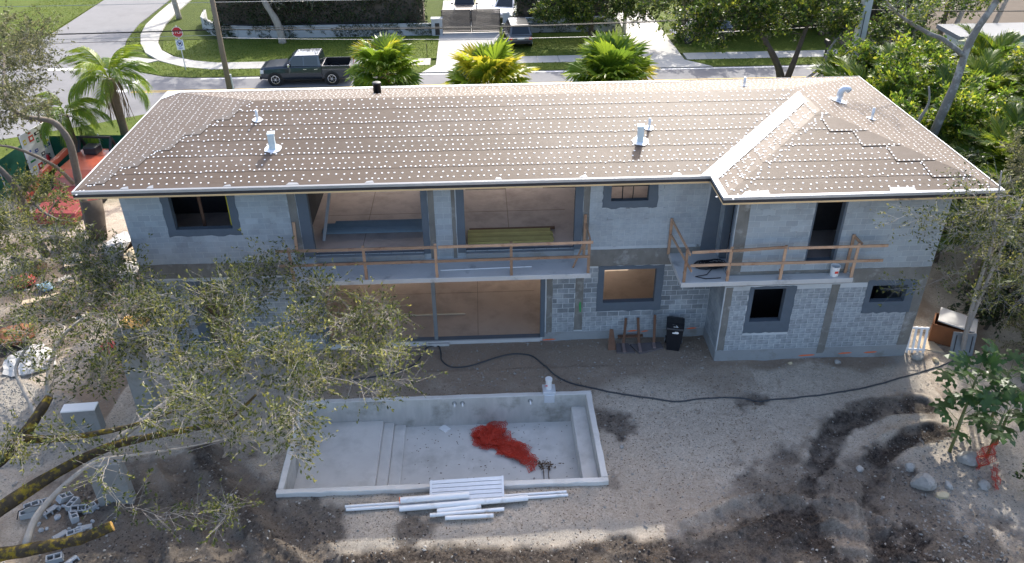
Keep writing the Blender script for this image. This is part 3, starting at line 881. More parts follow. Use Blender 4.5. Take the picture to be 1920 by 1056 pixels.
mh = [s for s in SURR if s[4] == 0]
bh = [s for s in SURR if s[4] == HBY]
sets = []
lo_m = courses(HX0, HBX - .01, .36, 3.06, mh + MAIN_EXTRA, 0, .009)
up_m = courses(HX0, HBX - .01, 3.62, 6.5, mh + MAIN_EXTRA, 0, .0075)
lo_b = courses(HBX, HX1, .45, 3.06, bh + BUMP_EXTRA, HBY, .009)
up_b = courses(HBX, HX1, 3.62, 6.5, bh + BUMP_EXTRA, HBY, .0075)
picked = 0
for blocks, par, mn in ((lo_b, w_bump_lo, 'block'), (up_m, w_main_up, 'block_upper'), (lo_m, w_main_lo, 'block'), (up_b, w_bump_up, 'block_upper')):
    rest = []
    M4 = wmat(house).inverted()
    for (a, c, p, q, y) in blocks:
        single = (mn == 'block' and par is w_bump_lo) or (par is w_main_up and a > 3.4 and p < 6.3) or (par is w_main_lo and a > 1.9)
        if single and picked < 300:
            o = bpy.data.objects.new('block', unit[mn])
            COL.objects.link(o)
            o.parent = par
            o.location = M4 @ Vector(((a + c) / 2, y + .0115 + rnd.uniform(-.001, .001), (p + q) / 2))
            o.scale = (c - a, .03, q - p)
            picked += 1
        else:
            rest.append((a, c, y - .0035 + rnd.uniform(-.001, .001), p, q))
    if rest:
        A = np.array(rest)
        n = len(A)
        x0, x1, yy, z0, z1 = A.T
        V = np.stack([np.stack([x0, yy, z0], 1), np.stack([x1, yy, z0], 1), np.stack([x1, yy, z1], 1), np.stack([x0, yy, z1], 1),
                      np.stack([x0, yy + .03, z0], 1), np.stack([x1, yy + .03, z0], 1), np.stack([x1, yy + .03, z1], 1), np.stack([x0, yy + .03, z1], 1)], 1).reshape(-1, 3)
        F = (np.arange(n)[:, None, None] * 8 + np.array([(0, 1, 2, 3), (0, 4, 5, 1), (3, 2, 6, 7), (1, 5, 6, 2), (0, 3, 7, 4)])[None]).reshape(-1, 4)
        tag(link('block_courses', mesh_np('block_courses', V, F, MAT[mn], tint=np.repeat(RNG.normal(0, .12 if mn == 'block' else .05, n), 8)), par, True), kind='stuff')
# courses on the return wall
bb = courses(HBY + .02, -.01, .40, 6.4, [(h[0] - .1, h[1] + .12, h[2], h[3]) for h in SIDE_OPEN] + [(-1.6, 0.1, 3.06, 3.62)], 0)
b = MB()
for (a, c, p, q, y) in bb:
    b.box(HBX - .009, HBX + .01, a, c, p, q)
tag(b.build('block_courses', 'block', w_side, True), kind='stuff')
b = MB()
for (a, c, p, q, y) in courses(HBY + .2, HYB - .2, .1, 6.4, [(3.0, 4.2, 4.8, 6.0)], 0):
    b.box(HX1 - .01, HX1 + .009, a, c, p, q)
tag(b.build('block_courses', 'block', w_right, True), kind='stuff')

# --- floors, balconies, inside
MB().box(HX0 + .2, HX1 - .2, .2, HYB - .2, -.2, .15).build('ground_floor', 'floor_lower', house, True)
MB().box(-5.59, 1.92, -.06, .2, -.2, .145).box(-2.15, -1.35, -.16, -.06, -.2, .10).build('door_sill', 'slab_concrete', house, True)
MB().box(HX0 + .2, HX1 - .2, .2, HYB - .2, 3.3, 3.78).box(HBX + .2, HX1 - .2, HBY + .2, .2, 3.3, 3.78).build('upper_floor', 'floor_upper', house, True)
MB().box(HBX + .2, HX1 - .2, HBY + .2, .2, -.2, .15).build('ground_floor', 'floor_lower', house, True)
MB().box(-5.6, -2.01, -.14, .2, 3.6, 3.782).box(-.61, 3.01, -.14, .2, 3.6, 3.782).build('door_sill', 'plinth_concrete', house, True)
bal1 = MB().box(-6.32, 3.45, -1.26, -.003, 3.38, 3.55).build('balcony_slab', 'slab_concrete', house, True, bevel=.012)
bal2 = MB().prism([(6.27, -.003), (6.27, -1.93), (11.87, -1.93), (11.87, HBY - .02), (HBX - .02, HBY - .02), (HBX - .02, -.003)], lambda x, y: (x, y, 3.33), lambda x, y: (x, y, 3.5)).build('balcony_slab', 'slab_concrete', house, True, bevel=.012)
MB().box(-1.87, -1.74, .02, .15, .1, 3.2).build('steel_post', mat('post_grey', (0.20, 0.22, 0.235), .6, .4, metal=.3), house, True)
b = MB().box(7.35, 7.5, .2, HYB - .2, .15, 3.3).box(7.35, 7.5, .2, HYB - .2, 3.78, 6.4)  # unseen wall added to keep daylight out of the wing rooms
b.build('partition', 'interior', house, True)
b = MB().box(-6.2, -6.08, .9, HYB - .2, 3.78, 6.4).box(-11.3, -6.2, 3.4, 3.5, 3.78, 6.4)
b.build('partition', 'interior_shade', house, True)
b = MB().box(8.1, 14.3, .8, .9, .15, 3.2).box(8.1, 14.3, .8, .9, 3.78, 6.4)  # dark sheets behind the wing openings, room shade painted into their colour
b.build('partition', 'interior_shade', house, True)
for x, y in ((-9.35, .9), (-8.35, 1.6), (-9.75, 1.9)):
    MB().box(x - .045, x + .045, y - .02, y + .02, 3.78, 6.4).build('stud', 'old_lumber', house, True)
MB().bar((-8.28, .35, 4.3), (-8.22, .22, 6.1), .05, .03).build('yellow_level', 'yellow_print', house, True)
mat('joint_brown', (0.22, 0.18, 0.15), .9, .1)
for xa, xb, ya, yb, zz in ((-4.12, -4.1, .2, 7.2, 3.781), (.88, .9, .2, 7.2, 3.781), (-5.6, 3.0, 2.9, 2.92, 3.781), (-.32, -.30, .2, 7.2, .151), (-5.6, 1.9, 3.1, 3.12, .151)):
    MB().box(xa, xb, ya, yb, zz - .01, zz + .002).build('floor_joint', 'joint_brown', house, True)
# window bars in the small upper window and the top track in the big opening
MB().box(4.55, 4.58, .12, .15, 5.53, 6.18).box(4.9, 4.93, .12, .15, 5.53, 6.18).box(4.18, 5.4, .12, .15, 5.98, 6.02).build('window_bars', 'black_plastic', house, True)
MB().box(-.55, .75, .12, .17, 6.0, 6.06).build('top_track', 'black_plastic', house, True)
MB().box(1.95, 3.0, .12, .17, 6.0, 6.06).build('top_track', 'black_plastic', house, True)
# orange and green marking spray on the plinth
for x0, x1, z, y in ((5.05, 5.45, .3, -.016), (5.55, 5.85, .27, -.016), (7.2, 7.6, .33, -.016), (10.8, 11.4, .12, HBY - .018), (12.2, 12.7, .16, HBY - .018), (13.1, 13.6, .16, HBY - .018), (1.98, 2.5, .03, -.016)):
    P = [(x0, z), (x0 + .1, z - .025), (x1 - .1, z - .012), (x1, z + .02), (x1 - .12, z + .04), (x0 + .15, z + .035)]
    MB().prism(P, lambda a, c: (a, y + .003, c), lambda a, c: (a, y, c)).build('spray_mark', 'orange_spray', house, True)
MB().prism([(3.3, 1.2), (3.36, 1.2), (3.34, 1.6), (3.3, 1.65), (3.27, 1.5)], lambda a, c: (a, -.012, c), lambda a, c: (a, -.018, c)).build('spray_mark', 'green_spray', house, True)

# ------------------------------------------------------------------ roof
E_, PI_ = 6.72, 0.25
XL, XR, YF, YB, BX, BY = -12.41, 15.55, -.88, 8.35, 7.1, -2.4
hd = (YB - YF) / 2
R1, R2 = (XL + hd, YF + hd), (XR - hd, YF + hd)
hw = (XR - BX) / 2
AP, VP = (BX + hw, BY + hw), (BX + hw, YF + hw)
FACES = {'front': ([(XL, YF), (BX, YF), VP, R2, R1], (XL, YF), (0, 1)), 'left': ([(XL, YB), (XL, YF), R1], (XL, YF), (1, 0)),
         'back': ([(XR, YB), (XL, YB), R1, R2], (XL, YB), (0, -1)), 'right': ([(XR, BY), (XR, YB), R2, VP, AP], (XR, BY), (-1, 0)),
         'wing_left': ([(BX, YF), (BX, BY), AP, VP], (BX, BY), (1, 0)), 'wing_front': ([(BX, BY), (XR, BY), AP], (BX, BY), (0, 1))}
def clip(poly, f):
    out = []
    for i, p in enumerate(poly):
        q = poly[(i + 1) % len(poly)]
        a, c = f(p), f(q)
        if a >= 0:
            out.append(p)
        if (a >= 0) != (c >= 0):
            t = a / (a - c)
            out.append((p[0] + (q[0] - p[0]) * t, p[1] + (q[1] - p[1]) * t))
    return out
b = MB()
for poly, o0, n_ in FACES.values():
    t = lambda x, y: (x - o0[0]) * n_[0] + (y - o0[1]) * n_[1]
    b.prism(poly, lambda x, y: (x, y, E_ - .16 + PI_ * t(x, y)), lambda x, y: (x, y, E_ + PI_ * t(x, y)))
roof = b.build('roof', 'interior_shade', house, True)
STEP = 0.79
dots = []
rr = random.Random(11)
for fname, (poly, o0, n_) in FACES.items():
    t = lambda x, y: (x - o0[0]) * n_[0] + (y - o0[1]) * n_[1]
    tmax = max(t(*p) for p in poly)
    tang = (-n_[1], n_[0])
    k = 0
    while k * STEP < tmax - .02:
        t0, t1 = k * STEP, min((k + 1) * STEP + .1, tmax)
        pp = clip(clip(poly, lambda p: t(*p) - t0), lambda p: t1 - t(*p))
        if len(pp) > 2:
            off = lambda x, y: .006 + .006 * (1 - (t(x, y) - t0) / (STEP + .1))
            MB().prism(pp, lambda x, y: (x, y, E_ + PI_ * t(x, y) + off(x, y) - .004), lambda x, y: (x, y, E_ + PI_ * t(x, y) + off(x, y))).build('underlayment_sheet', 'underlayment', roof, True)
            for dt, sp in ((.055, .155), (.30, .235), (.56, .235)):
                tt = t0 + dt
                if k == 0 and dt < .1:
                    continue
                # span of the face at this height
                s_ = []
                for i, p in enumerate(poly):
                    q = poly[(i + 1) % len(poly)]
                    a, c = t(*p) - tt, t(*q) - tt
                    if (a >= 0) != (c >= 0):
                        f = a / (a - c)
                        x, y = p[0] + (q[0] - p[0]) * f, p[1] + (q[1] - p[1]) * f
                        s_.append(x * tang[0] + y * tang[1])
                if len(s_) < 2:
                    continue
                u = min(s_) + .1
                while u < max(s_) - .05:
                    w = tt + rr.gauss(0, .018)
                    if rr.random() > .03:
                        x = o0[0] * abs(n_[0]) + o0[1] * 0 if False else None
                        bx_ = u * tang[0] + (o0[0] * n_[0] + o0[1] * n_[1] + w) * n_[0]
                        by_ = u * tang[1] + (o0[0] * n_[0] + o0[1] * n_[1] + w) * n_[1]
                        dots.append((bx_, by_, E_ + PI_ * w + .026 - .013 * dt / .89, n_))
                    u += sp * rr.uniform(.72, 1.28)
        k += 1
def cap_discs(dd, r_=.030, n=7):
    V, F = [], []
    for (x, y, z, n_) in dd:
        bq = len(V)
        V.append((x, y, z + .004))
        for k in range(n):
            a = 2 * math.pi * k / n
            qx, qy = math.cos(a) * r_, math.sin(a) * r_
            V.append((x + qx, y + qy, z + PI_ * (qx * n_[0] + qy * n_[1]) - .003))
        F += [(bq, bq + 1 + k, bq + 1 + (k + 1) % n) for k in range(n)]
    return np.array(V), np.array(F)
# extra caps where the sheets wrap over the hips and beside the valley
def along(p, q, n, side, fkey):
    poly, o0, n_ = FACES[fkey]
    for i in range(n):
        f = (i + rr.random()) / n
        x, y = p[0] + (q[0] - p[0]) * f + side[0] * rr.uniform(.15, .55), p[1] + (q[1] - p[1]) * f + side[1] * rr.uniform(.15, .55)
        t = (x - o0[0]) * n_[0] + (y - o0[1]) * n_[1]
        dots.append((x, y, E_ + PI_ * t + .026, n_))
along((BX, YF), VP, 34, (-.7, .7), 'front')
along((BX, YF), VP, 46, (.7, -.7), 'wing_left')
along((BX, BY), AP, 44, (-.5, .5), 'wing_left')
along((BX, BY), AP, 36, (.5, -.3), 'wing_front')
along((XR, BY), AP, 40, (-.5, -.3), 'wing_front')
along((XL, YF), R1, 46, (.3, -.3), 'front')
def hip_steps():
    """stepped sheet ends that wrap over the right hip of the wing, each edge nailed with its own row of caps"""
    out = []
    for k in range(1, 5):
        t0, t1 = k * STEP - .12, (k + 1) * STEP - .16
        xr0, xr1 = XR - t0, XR - t1
        P = [(xr0, BY + t0), (xr1, BY + t1), (xr1 - .55, BY + t1), (xr0 - 1.25, BY + t0)]
        out.append(P)
        for (p, q) in ((P[3], P[0]), (P[2], P[3])):
            L = math.hypot(q[0] - p[0], q[1] - p[1])
            n = int(L / .15)
            for i in range(n):
                x, y = p[0] + (q[0] - p[0]) * (i + .4) / n + .03, p[1] + (q[1] - p[1]) * (i + .4) / n + .045
                dots.append((x, y, E_ + PI_ * (y - BY) + .034, (0, 1)))
    return out
HIP_STEPS = hip_steps()
Vd, Fd = cap_discs(dots)
tag(link('tin_caps', mesh_np('tin_caps', Vd, Fd, MAT['white_metal']), roof, True), kind='stuff')

# wrapped sheet ends over the hips: stepped patches lying on the neighbouring slope
def patch(fkey, P, extra=.03, m='underlayment', name='hip_patch'):
    poly, o0, n_ = FACES[fkey]
    t = lambda x, y: (x - o0[0]) * n_[0] + (y - o0[1]) * n_[1]
    return MB().prism(P, lambda x, y: (x, y, E_ + PI_ * t(x, y) + extra - .008), lambda x, y: (x, y, E_ + PI_ * t(x, y) + extra)).build(name, m, roof, True)
mat('underlayment_pale', (0.125, 0.104, 0.086), .55, .35, var=.12, bump=.2, bscale=45)
for k in range(5):
    t0 = .35 + k * STEP
    h0, h1 = (XL + t0, YF + t0), (XL + t0 + STEP - .04, YF + t0 + STEP - .04)
    patch('front', [h0, (h0[0] + .5, h0[1] + .02), (h0[0] + .72, h1[1] - .22), h1], .026, 'underlayment_pale')
for P in HIP_STEPS:
    patch('wing_front', P, .03)
# valley flashing: one bent strip, half on each slope
def vdist(p):
    return abs((p[0] - BX) - (p[1] - YF)) / math.sqrt(2)
b = MB()
for fkey, wd in (('front', .24), ('wing_left', .30)):
    poly, o0, n_ = FACES[fkey]
    t = lambda x, y: (x - o0[0]) * n_[0] + (y - o0[1]) * n_[1]
    P = clip(poly, (lambda p: wd - vdist(p)))
    P = clip(P, lambda p: (VP[0] - .1) - p[0])
    b.prism(P, lambda x, y: (x, y, E_ + PI_ * t(x, y) + .024), lambda x, y: (x, y, E_ + PI_ * t(x, y) + .036))
b.build('valley_flashing', 'flashing', roof, True)
mat('flashing_dull', (0.30, 0.31, 0.32), .5, .4, metal=.1, var=.12, stain=((.30, .31, .32), .7, .45, .7))
# drip edges with a flange on the slope, fascia boards below
EAVES = [('front', (XL, YF), (BX, YF)), ('wing_left', (BX, YF), (BX, BY)), ('wing_front', (BX, BY), (XR, BY)), ('right', (XR, BY), (XR, YB)), ('left', (XL, YB), (XL, YF)), ('back', (XR, YB), (XL, YB))]
for fkey, p, q in EAVES:
    poly, o0, n_ = FACES[fkey]
    t = lambda x, y: (x - o0[0]) * n_[0] + (y - o0[1]) * n_[1]
    wd = {'front': .06, 'wing_front': .08, 'wing_left': .13}.get(fkey, .05)
    b = MB()
    P = clip(poly, lambda s: wd - t(*s))
    b.prism(P, lambda x, y: (x, y, E_ + PI_ * t(x, y) + .026), lambda x, y: (x, y, E_ + PI_ * t(x, y) + .032))
    b.build('drip_flange', 'flashing' if fkey != 'front' else 'flashing_dull', roof, True)
    d = (Vector((*q, 0)) - Vector((*p, 0))).normalized()
    o_ = Vector((-n_[0], -n_[1], 0))
    P3, Q3 = Vector((*p, E_)) + o_ * .006, Vector((*q, E_)) + o_ * .006
    MB().bar(P3 + Vector((0, 0, -.016)), Q3 + Vector((0, 0, -.016)), .012, .088).build('drip_edge', 'flashing_face', roof, True)
    P3, Q3 = Vector((*p, E_)) - o_ * .02, Vector((*q, E_)) - o_ * .02
    MB().bar(P3 + Vector((0, 0, -.14)) + d * .02, Q3 + Vector((0, 0, -.14)) - d * .02, .038, .16).build('fascia_board', 'fresh_lumber', roof, True)
# lapped membrane patches near the eave
for x in (-11.0, -10.2, -7.9, -6.0, -3.6, .4, 3.0, 5.9):
    w = rr.uniform(.18, .5)
    P = [(x, YF + .08), (x + w, YF + .08), (x + w * .8, YF + rr.uniform(.14, .24)), (x + w * .2, YF + rr.uniform(.13, .2))]
    patch('front', P, .034, 'flashing_dull', 'metal_lap')
patch('wing_front', [(BX + .55, BY + .08), (BX + 1.4, BY + .08), (BX + 1.38, BY + .26), (BX + .7, BY + .24)], .034, 'flashing_dull', 'metal_lap')
patch('wing_front', [(12.1, BY + .08), (12.9, BY + .08), (12.9, BY + .24), (12.15, BY + .26)], .034, 'flashing_dull', 'metal_lap')
# white self-adhesive membrane on the street-side eave
patch('back', [(XL + .02, YB - .03), (XL + .72, YB - .72), (8.2, YB - .72), (7.6, YB - .03)], .03, 'white_metal', 'eave_membrane')
patch('left', [(XL + .02, YB - .05), (XL + .02, YB - 1.0), (XL + .75, YB - .76)], .03, 'white_metal', 'eave_membrane')

# --- vents on the roof
def rz(fkey, x, y):
    poly, o0, n_ = FACES[fkey]
    return E_ + PI_ * ((x - o0[0]) * n_[0] + (y - o0[1]) * n_[1])
def boot(fkey, x, y, w, l, seed):
    rg = random.Random(seed)
    P = [(x + w * math.cos(a) * rg.uniform(.85, 1.15), y + l * math.sin(a) * rg.uniform(.85, 1.15)) for a in [k * math.pi / 5 for k in range(10)]]
    return P
def pipe_vent(fkey, x, y, h, r_=.045):
    z = rz(fkey, x, y)
    p = MB().tube([(x, y, z - .05), (x, y, z + h)], r_, 12)
    o = p.build('vent_pipe', 'white_plastic', roof, True, True)
    patch(fkey, boot(fkey, x, y, .17, .15, int(x * 10)), .034, 'white_metal', 'pipe_boot')
pipe_vent('front', -7.45, 2.59, .38)
pipe_vent('front', 5.59, 1.64, .36)
pipe_vent('right', 13.34, 2.19, .42)
pipe_vent('back', 9.68, 4.92, .36)
def square_vent(x, y, rot):
    z = rz('front', x, y)
    m = Matrix.Translation((x, y, z + .24)) @ Matrix.Rotation(rot, 4, 'Z')
    b = MB().obox(m, .2, .2, .52)
    b.obox(Matrix.Translation((0, .05, .27)) @ m, .24, .28, .05)
    b.obox(Matrix.Translation((0, .02, .21)) @ m, .22, .05, .08)
    b.build('hood_vent', mat('vent_blue_%d' % int(x), (0.52, 0.62, 0.66), .4, .5, metal=.2, var=.08), roof, True, bevel=.008)
    patch('front', boot('front', x, y - .02, .30, .24, 7), .034, 'white_metal', 'pipe_boot')
square_vent(-6.69, 1.04, .12)
square_vent(5.18, .97, -.1)
x, y = 12.71, 3.59
z = rz('right', x, y)
b = MB()
pts = [(x, y, z - .05), (x, y, z + .3)] + [(x + .16 - .16 * math.cos(a), y, z + .3 + .16 * math.sin(a)) for a in (.5, 1.0, 1.57, 2.1, 2.6)]
b.tube(pts, [.11] * 3 + [.115] * 4, 12)
b.build('gooseneck_vent', 'galvanized', roof, True, True)
patch('right', boot('right', x, y, .3, .3, 5), .034, 'white_metal', 'pipe_boot')
x, y = -3.76, 5.6
z = rz('back', x, y)
MB().lathe([(.15, -.05), (.15, .36), (.165, .36), (.165, .40), (.14, .42)], (x, y, z), 18).build('pot_vent', 'black_plastic', roof, True, True)

# ================================================================== ON THE BALCONIES AND INSIDE
def rails(label, loc, posts, bars, extra=()):
    t = thing('guardrail', label, 'guardrail', loc)
    for (x, y, z0, z1) in posts:
        b = MB().box(x - .045, x + .045, y - .019, y + .019, z0, z1)
        p = b.build('post', 'rail_lumber', t, True)
        MB().bar((x + .03, y + .04, z0 + .02), (x + .01, y + .2, z0 + .28), .04, .03).build('knee_brace', 'rail_lumber', t, True)
    for p, q in bars:
        MB().bar(p, q, .038, .09).build('rail', 'rail_lumber', t, True)
    for p, q in extra:
        MB().bar(p, q, .038, .09).build('brace', 'rail_lumber', t, True)
    return t
rails('long timber guardrail on the wide balcony above the big ground-floor opening', (-1.5, -1.2, 3.55),
      [(-6.15, -1.22, 3.55, 4.80), (-3.82, -1.22, 3.55, 4.80), (-1.55, -1.22, 3.55, 4.80), (.86, -1.22, 3.55, 4.80), (3.36, -1.22, 3.55, 4.80)],
      [((-6.55, -1.26, 4.70), (-1.5, -1.26, 4.70)), ((-1.45, -1.26, 4.70), (3.47, -1.26, 4.72)), ((-6.5, -1.26, 4.17), (-1.6, -1.26, 4.18)), ((-1.52, -1.26, 4.18), (3.38, -1.26, 4.20))],
      [((3.36, -.06, 3.55), (3.36, -.06, 5.1)), ((3.40, -.06, 4.72), (3.40, -1.2, 4.72)), ((2.9, -.9, 3.58), (3.32, -.2, 4.1)), ((-6.2, -.06, 4.0), (-6.15, -.06, 5.1))])
rails('timber guardrail on the small corner balcony beside the tall door', (9, -1.85, 3.5),
      [(6.36, -1.88, 3.5, 4.72), (7.76, -1.88, 3.5, 4.76), (9.48, -1.88, 3.5, 4.76), (11.80, -1.88, 3.5, 4.76)],
      [((6.5, -1.92, 4.62), (7.75, -1.92, 4.66)), ((7.78, -1.92, 4.64), (9.5, -1.92, 4.72)), ((9.55, -1.92, 4.68), (12.74, -1.90, 4.66)), ((6.5, -1.92, 4.14), (7.75, -1.92, 4.15)), ((7.78, -1.92, 4.15), (12.70, -1.90, 4.12))],
      [((6.24, -.06, 3.5), (6.24, -.06, 4.86)), ((6.26, -.05, 4.78), (6.42, -2.05, 4.62)), ((6.26, -.05, 4.25), (6.5, -2.1, 4.05)), ((11.72, -1.6, 3.5), (11.72, -1.6, 4.92)), ((11.74, -1.62, 4.86), (11.92, -1.86, 4.7))])
# steel studs and lumber lying inside the openings
g = 'blue steel studs stacked behind the long guardrail'
k = 0
for lv in range(2):
    for i in range(5):
        x0 = -5.6 + rnd.uniform(-.06, .06) + .35 * (i > 3)
        y0 = 1.45 + i * .16 + rnd.uniform(-.02, .02)
        z0 = 3.79 + lv * .07
        b = MB()
        b.box(x0, -1.9 + rnd.uniform(0, .2), y0, y0 + .1, z0, z0 + .006).box(x0, -1.9, y0, y0 + .006, z0, z0 + .06).box(x0, -1.9, y0 + .094, y0 + .1, z0, z0 + .06)
        o = b.build('steel_stud', 'blue_steel')
        tag(o, 'blue-grey steel stud lying in the stack inside the left upper opening', 'stud', g)
for i in range(8):
    y0 = .45 + i * .115
    x1 = 2.35 + rnd.uniform(-.05, .05) - .0
    for lv in range(2):
        o = MB().box(-.55, x1, y0, y0 + .09, 3.784 + lv * .05, 3.784 + lv * .05 + .045).build('lumber_board', 'yellow_lumber')
        tag(o, 'yellowish board lying in the stack inside the right upper opening', 'board', 'yellow boards stacked in the upper right opening')
tag(MB().box(-.5, 2.5, 1.42, 1.5, 3.784, 3.86).build('dark_beam', 'old_lumber'), 'dark beam lying behind the yellow boards in the upper opening', 'beam')
tag(MB().bar((-5.5, 1.0, 3.79), (-5.2, 3.4, 6.1), .09, .05).build('leaning_stud', 'galvanized'), 'shiny steel stud leaning inside the left upper opening', 'stud')
tag(MB().tube([(-1.45, -.82, 3.572), (1.55, -.74, 3.572)], .02, 8).build('white_conduit', 'white_plastic'), 'thin white conduit lying on the long balcony', 'pipe')
tag(MB().box(-3.2, -.8, 1.6, 1.66, .155, .2).build('floor_batten', 'tan_board'), 'pale batten lying on the ground floor behind the steel post', 'batten')
t = thing('plastic_bucket', 'white plastic bucket standing on the small balcony in front of the tall door', 'bucket', (11.3, -1.72, 3.502))
MB().lathe([(.125, 0), (.15, .33), (.158, .33), (.158, .36), (.145, .36), (.12, .03)], n=20).build('pail', 'white_plastic', t, smooth=False)
MB().tube([(.155 * math.cos(a), .155 * math.sin(a), .34 - .12 * math.sin(a / 2 * 1.0) * 0 - .1 * math.sin(a)) for a in [i * math.pi / 8 for i in range(9)]], .005, 5).build('handle', 'galvanized', t)
MB().box(-.05, .06, -.146, -.139, .14, .22).build('label_patch', 'red_pen', t)
b = MB()
pts = []
for i in range(150):
    a = i * .33
    rr_ = .34 + .14 * math.sin(i * .71)
    pts.append((7.45 + rr_ * math.cos(a) * 1.2, -.95 + rr_ * math.sin(a) * .6, 3.53 + .0007 * i + .02 * math.sin(i * 1.3)))
pts += [(7.2, -1.5, 3.53), (6.8, -1.6, 3.53), (7.1, -1.75, 3.53), (7.6, -1.72, 3.53)]
tag(b.tube(pts, .016, 6).build('cable_coil', 'black_plastic'), 'tangled coil of black cable on the small corner balcony', 'cable')

# ================================================================== POOL
pool = thing('swimming_pool', 'empty rectangular concrete swimming pool in the yard', 'pool', (-1.4, -5.1, 0))
x0, x1, y0, y1 = POOL
def wavy_rim():
    rg = random.Random(5)
    b = MB()
    def bar_(ax, ay, bx, by, inward):
        n = int(max(abs(bx - ax), abs(by - ay)) / .3)
        vs = []
        for i in range(n + 1):
            f = i / n
            px, py = ax + (bx - ax) * f, ay + (by - ay) * f
            w1 = rg.uniform(-.014, .014)
            for (d, z) in ((-.0 + w1, -.5), (0 + w1, .135 + rg.uniform(-.012, .012)), (.02 + w1, .152 + rg.uniform(-.006, .006)), (.165 + rg.uniform(-.012, .012), .15), (.18, .14), (.18, -.3)):
                vs.append((px + inward[0] * d, py + inward[1] * d, z))
        fs = []
        for i in range(n):
            for k in range(5):
                fs.append((i * 6 + k, i * 6 + k + 1, (i + 1) * 6 + k + 1, (i + 1) * 6 + k))
        fs += [tuple(range(6)), tuple(n * 6 + k for k in range(6))]
        b.add(vs, fs)
    bar_(x0, y0, x1, y0, (0, 1))
    bar_(x0, y1, x1, y1, (0, -1))
    bar_(x0, y0 + .19, x0, y1 - .19, (1, 0))
    bar_(x1, y0 + .19, x1, y1 - .19, (-1, 0))
    return b
wavy_rim().build('rim', 'pool_concrete', pool, True)
ix0, ix1, iy0, iy1 = x0 + .17, x1 - .17, y0 + .17, y1 - .17
MB().box(ix0, ix1, iy1 - .018, iy1 + .02, -1.2, .130).build('back_wall', 'pool_wall', pool, True)
MB().box(ix0, ix1, iy0 - .02, iy0 + .018, -1.2, .130).build('front_wall', 'pool_wall', pool, True)
MB().box(ix1 - .018, ix1 + .02, iy0, iy1, -1.2, .128).build('end_wall', 'pool_wall', pool, True)
MB().box(ix0 - .02, ix0 + .018, iy0, iy1, -1.2, .128).build('end_wall', 'pool_wall', pool, True)
MB().box(ix0, ix1, iy0, iy1, -1.3, -1.0).build('pool_floor', 'pool_concrete', pool, True)
MB().box(ix0 + .01, -3.48, iy0 + .012, iy1 - .012, -1.0, -.68).build('shallow_shelf', 'pool_concrete', pool, True, bevel=.03)
MB().box(-3.48, -3.14, iy0 + .01, iy1 - .01, -1.0, -.79).build('step', 'pool_concrete', pool, True, bevel=.03)
MB().box(-3.14, -2.76, iy0 + .01, iy1 - .01, -1.0, -.90).build('step', 'pool_concrete', pool, True, bevel=.03)
MB().box(2.72, ix1 - .01, iy0 + .01, iy1 - .01, -1.0, -.36).build('bench', 'pool_concrete', pool, True, bevel=.03)
for jx in (-1.12, -.86, 1.36):
    j = MB().lathe([(.085, 0), (.085, .012), (.05, .016)], (jx, iy1 - .011, -.05), 14, Matrix.Rotation(R(90), 3, 'X')).build('return_fitting', 'column_concrete', pool, True)
    MB().tube([(jx, iy1 - .02, -.05), (jx + .01, iy1 - .15, -.09)], .03, 10).build('pipe_stub', 'white_plastic', j, True, True)
sk = MB().box(1.82, 2.16, iy1 - .04, y1 + .12, -.16, .16).box(1.78, 2.2, y1 - .17, y1 + .25, .16, .26).build('skimmer_box', 'galvanized', pool, True, bevel=.01)
MB().tube([(1.98, -3.0, .2), (1.98, -3.0, .58), (1.98, -3.0, .58), (1.98, -3.0, .66)], [.1, .1, .115, .115], 18).build('skimmer_pipe', 'white_plastic', pool, True)
MB().tube([(1.87, -3.1, .44), (1.90, -3.115, .44), (1.93, -3.12, .445)], .018, 6).build('red_sticker', 'red_pen', pool, True)
# heap of orange safety netting on the pool floor
b = MB()
rg = random.Random(21)
def net_layer(cx, cy, rx, ry, rot, zbase, seed, cell=.062):
    ca, sa = math.cos(rot), math.sin(rot)
    ph = [rg.uniform(0, 6) for _ in range(6)]
    def pos(u, v):
        k = 1 + .18 * math.sin(3 * math.atan2(v / ry, u / rx) + ph[0]) + .1 * math.sin(7 * math.atan2(v / ry, u / rx) + ph[1])
        h = -.985 + (zbase + .985) * .5 + .05 * abs(math.sin(u * 5 + ph[2] + v * 2)) + .04 * abs(math.sin(v * 6 + ph[3] - u * 3)) + .012 * math.sin(11 * u + ph[4])
        du, dv = .05 * math.sin(v * 9 + ph[5]), .05 * math.sin(u * 8 + ph[4])
        return (cx + ((u + du) * ca - (v + dv) * sa) * k, cy + ((u + du) * sa + (v + dv) * ca) * k, h)
    nu, nv = int(rx / cell), int(ry / cell)
    ins = lambda i, j: (i / nu) ** 2 + (j / nv) ** 2 <= 1
    for i in range(-nu, nu + 1):
        for j in range(-nv, nv + 1):
            if not ins(i, j):
                continue
            for di, dj in ((1, 0), (0, 1)):
                if ins(i + di, j + dj):
                    p, q = Vector(pos(i * cell, j * cell)), Vector(pos((i + di) * cell, (j + dj) * cell))
                    d = (q - p).normalized()
                    n_ = d.cross(Vector((rg.uniform(-.4, .4), rg.uniform(-.4, .4), 1))).normalized() * .009
                    b.add([p - n_, q - n_, q + n_, p + n_], [(0, 1, 2, 3)])
net_layer(-.02, -3.95, .62, .5, .3, -.98, 1)
net_layer(-.05, -3.85, .6, .45, 1.1, -.93, 2)
net_layer(.12, -4.0, .55, .42, 2.0, -.9, 3)
net_layer(-.1, -3.8, .5, .42, -.4, -.86, 9, .05)
net_layer(.75, -4.6, .72, .42, -.75, -.98, 4)
net_layer(.72, -4.55, .62, .36, -.4, -.94, 5)
net_layer(.62, -4.5, .5, .34, .3, -.91, 8, .05)
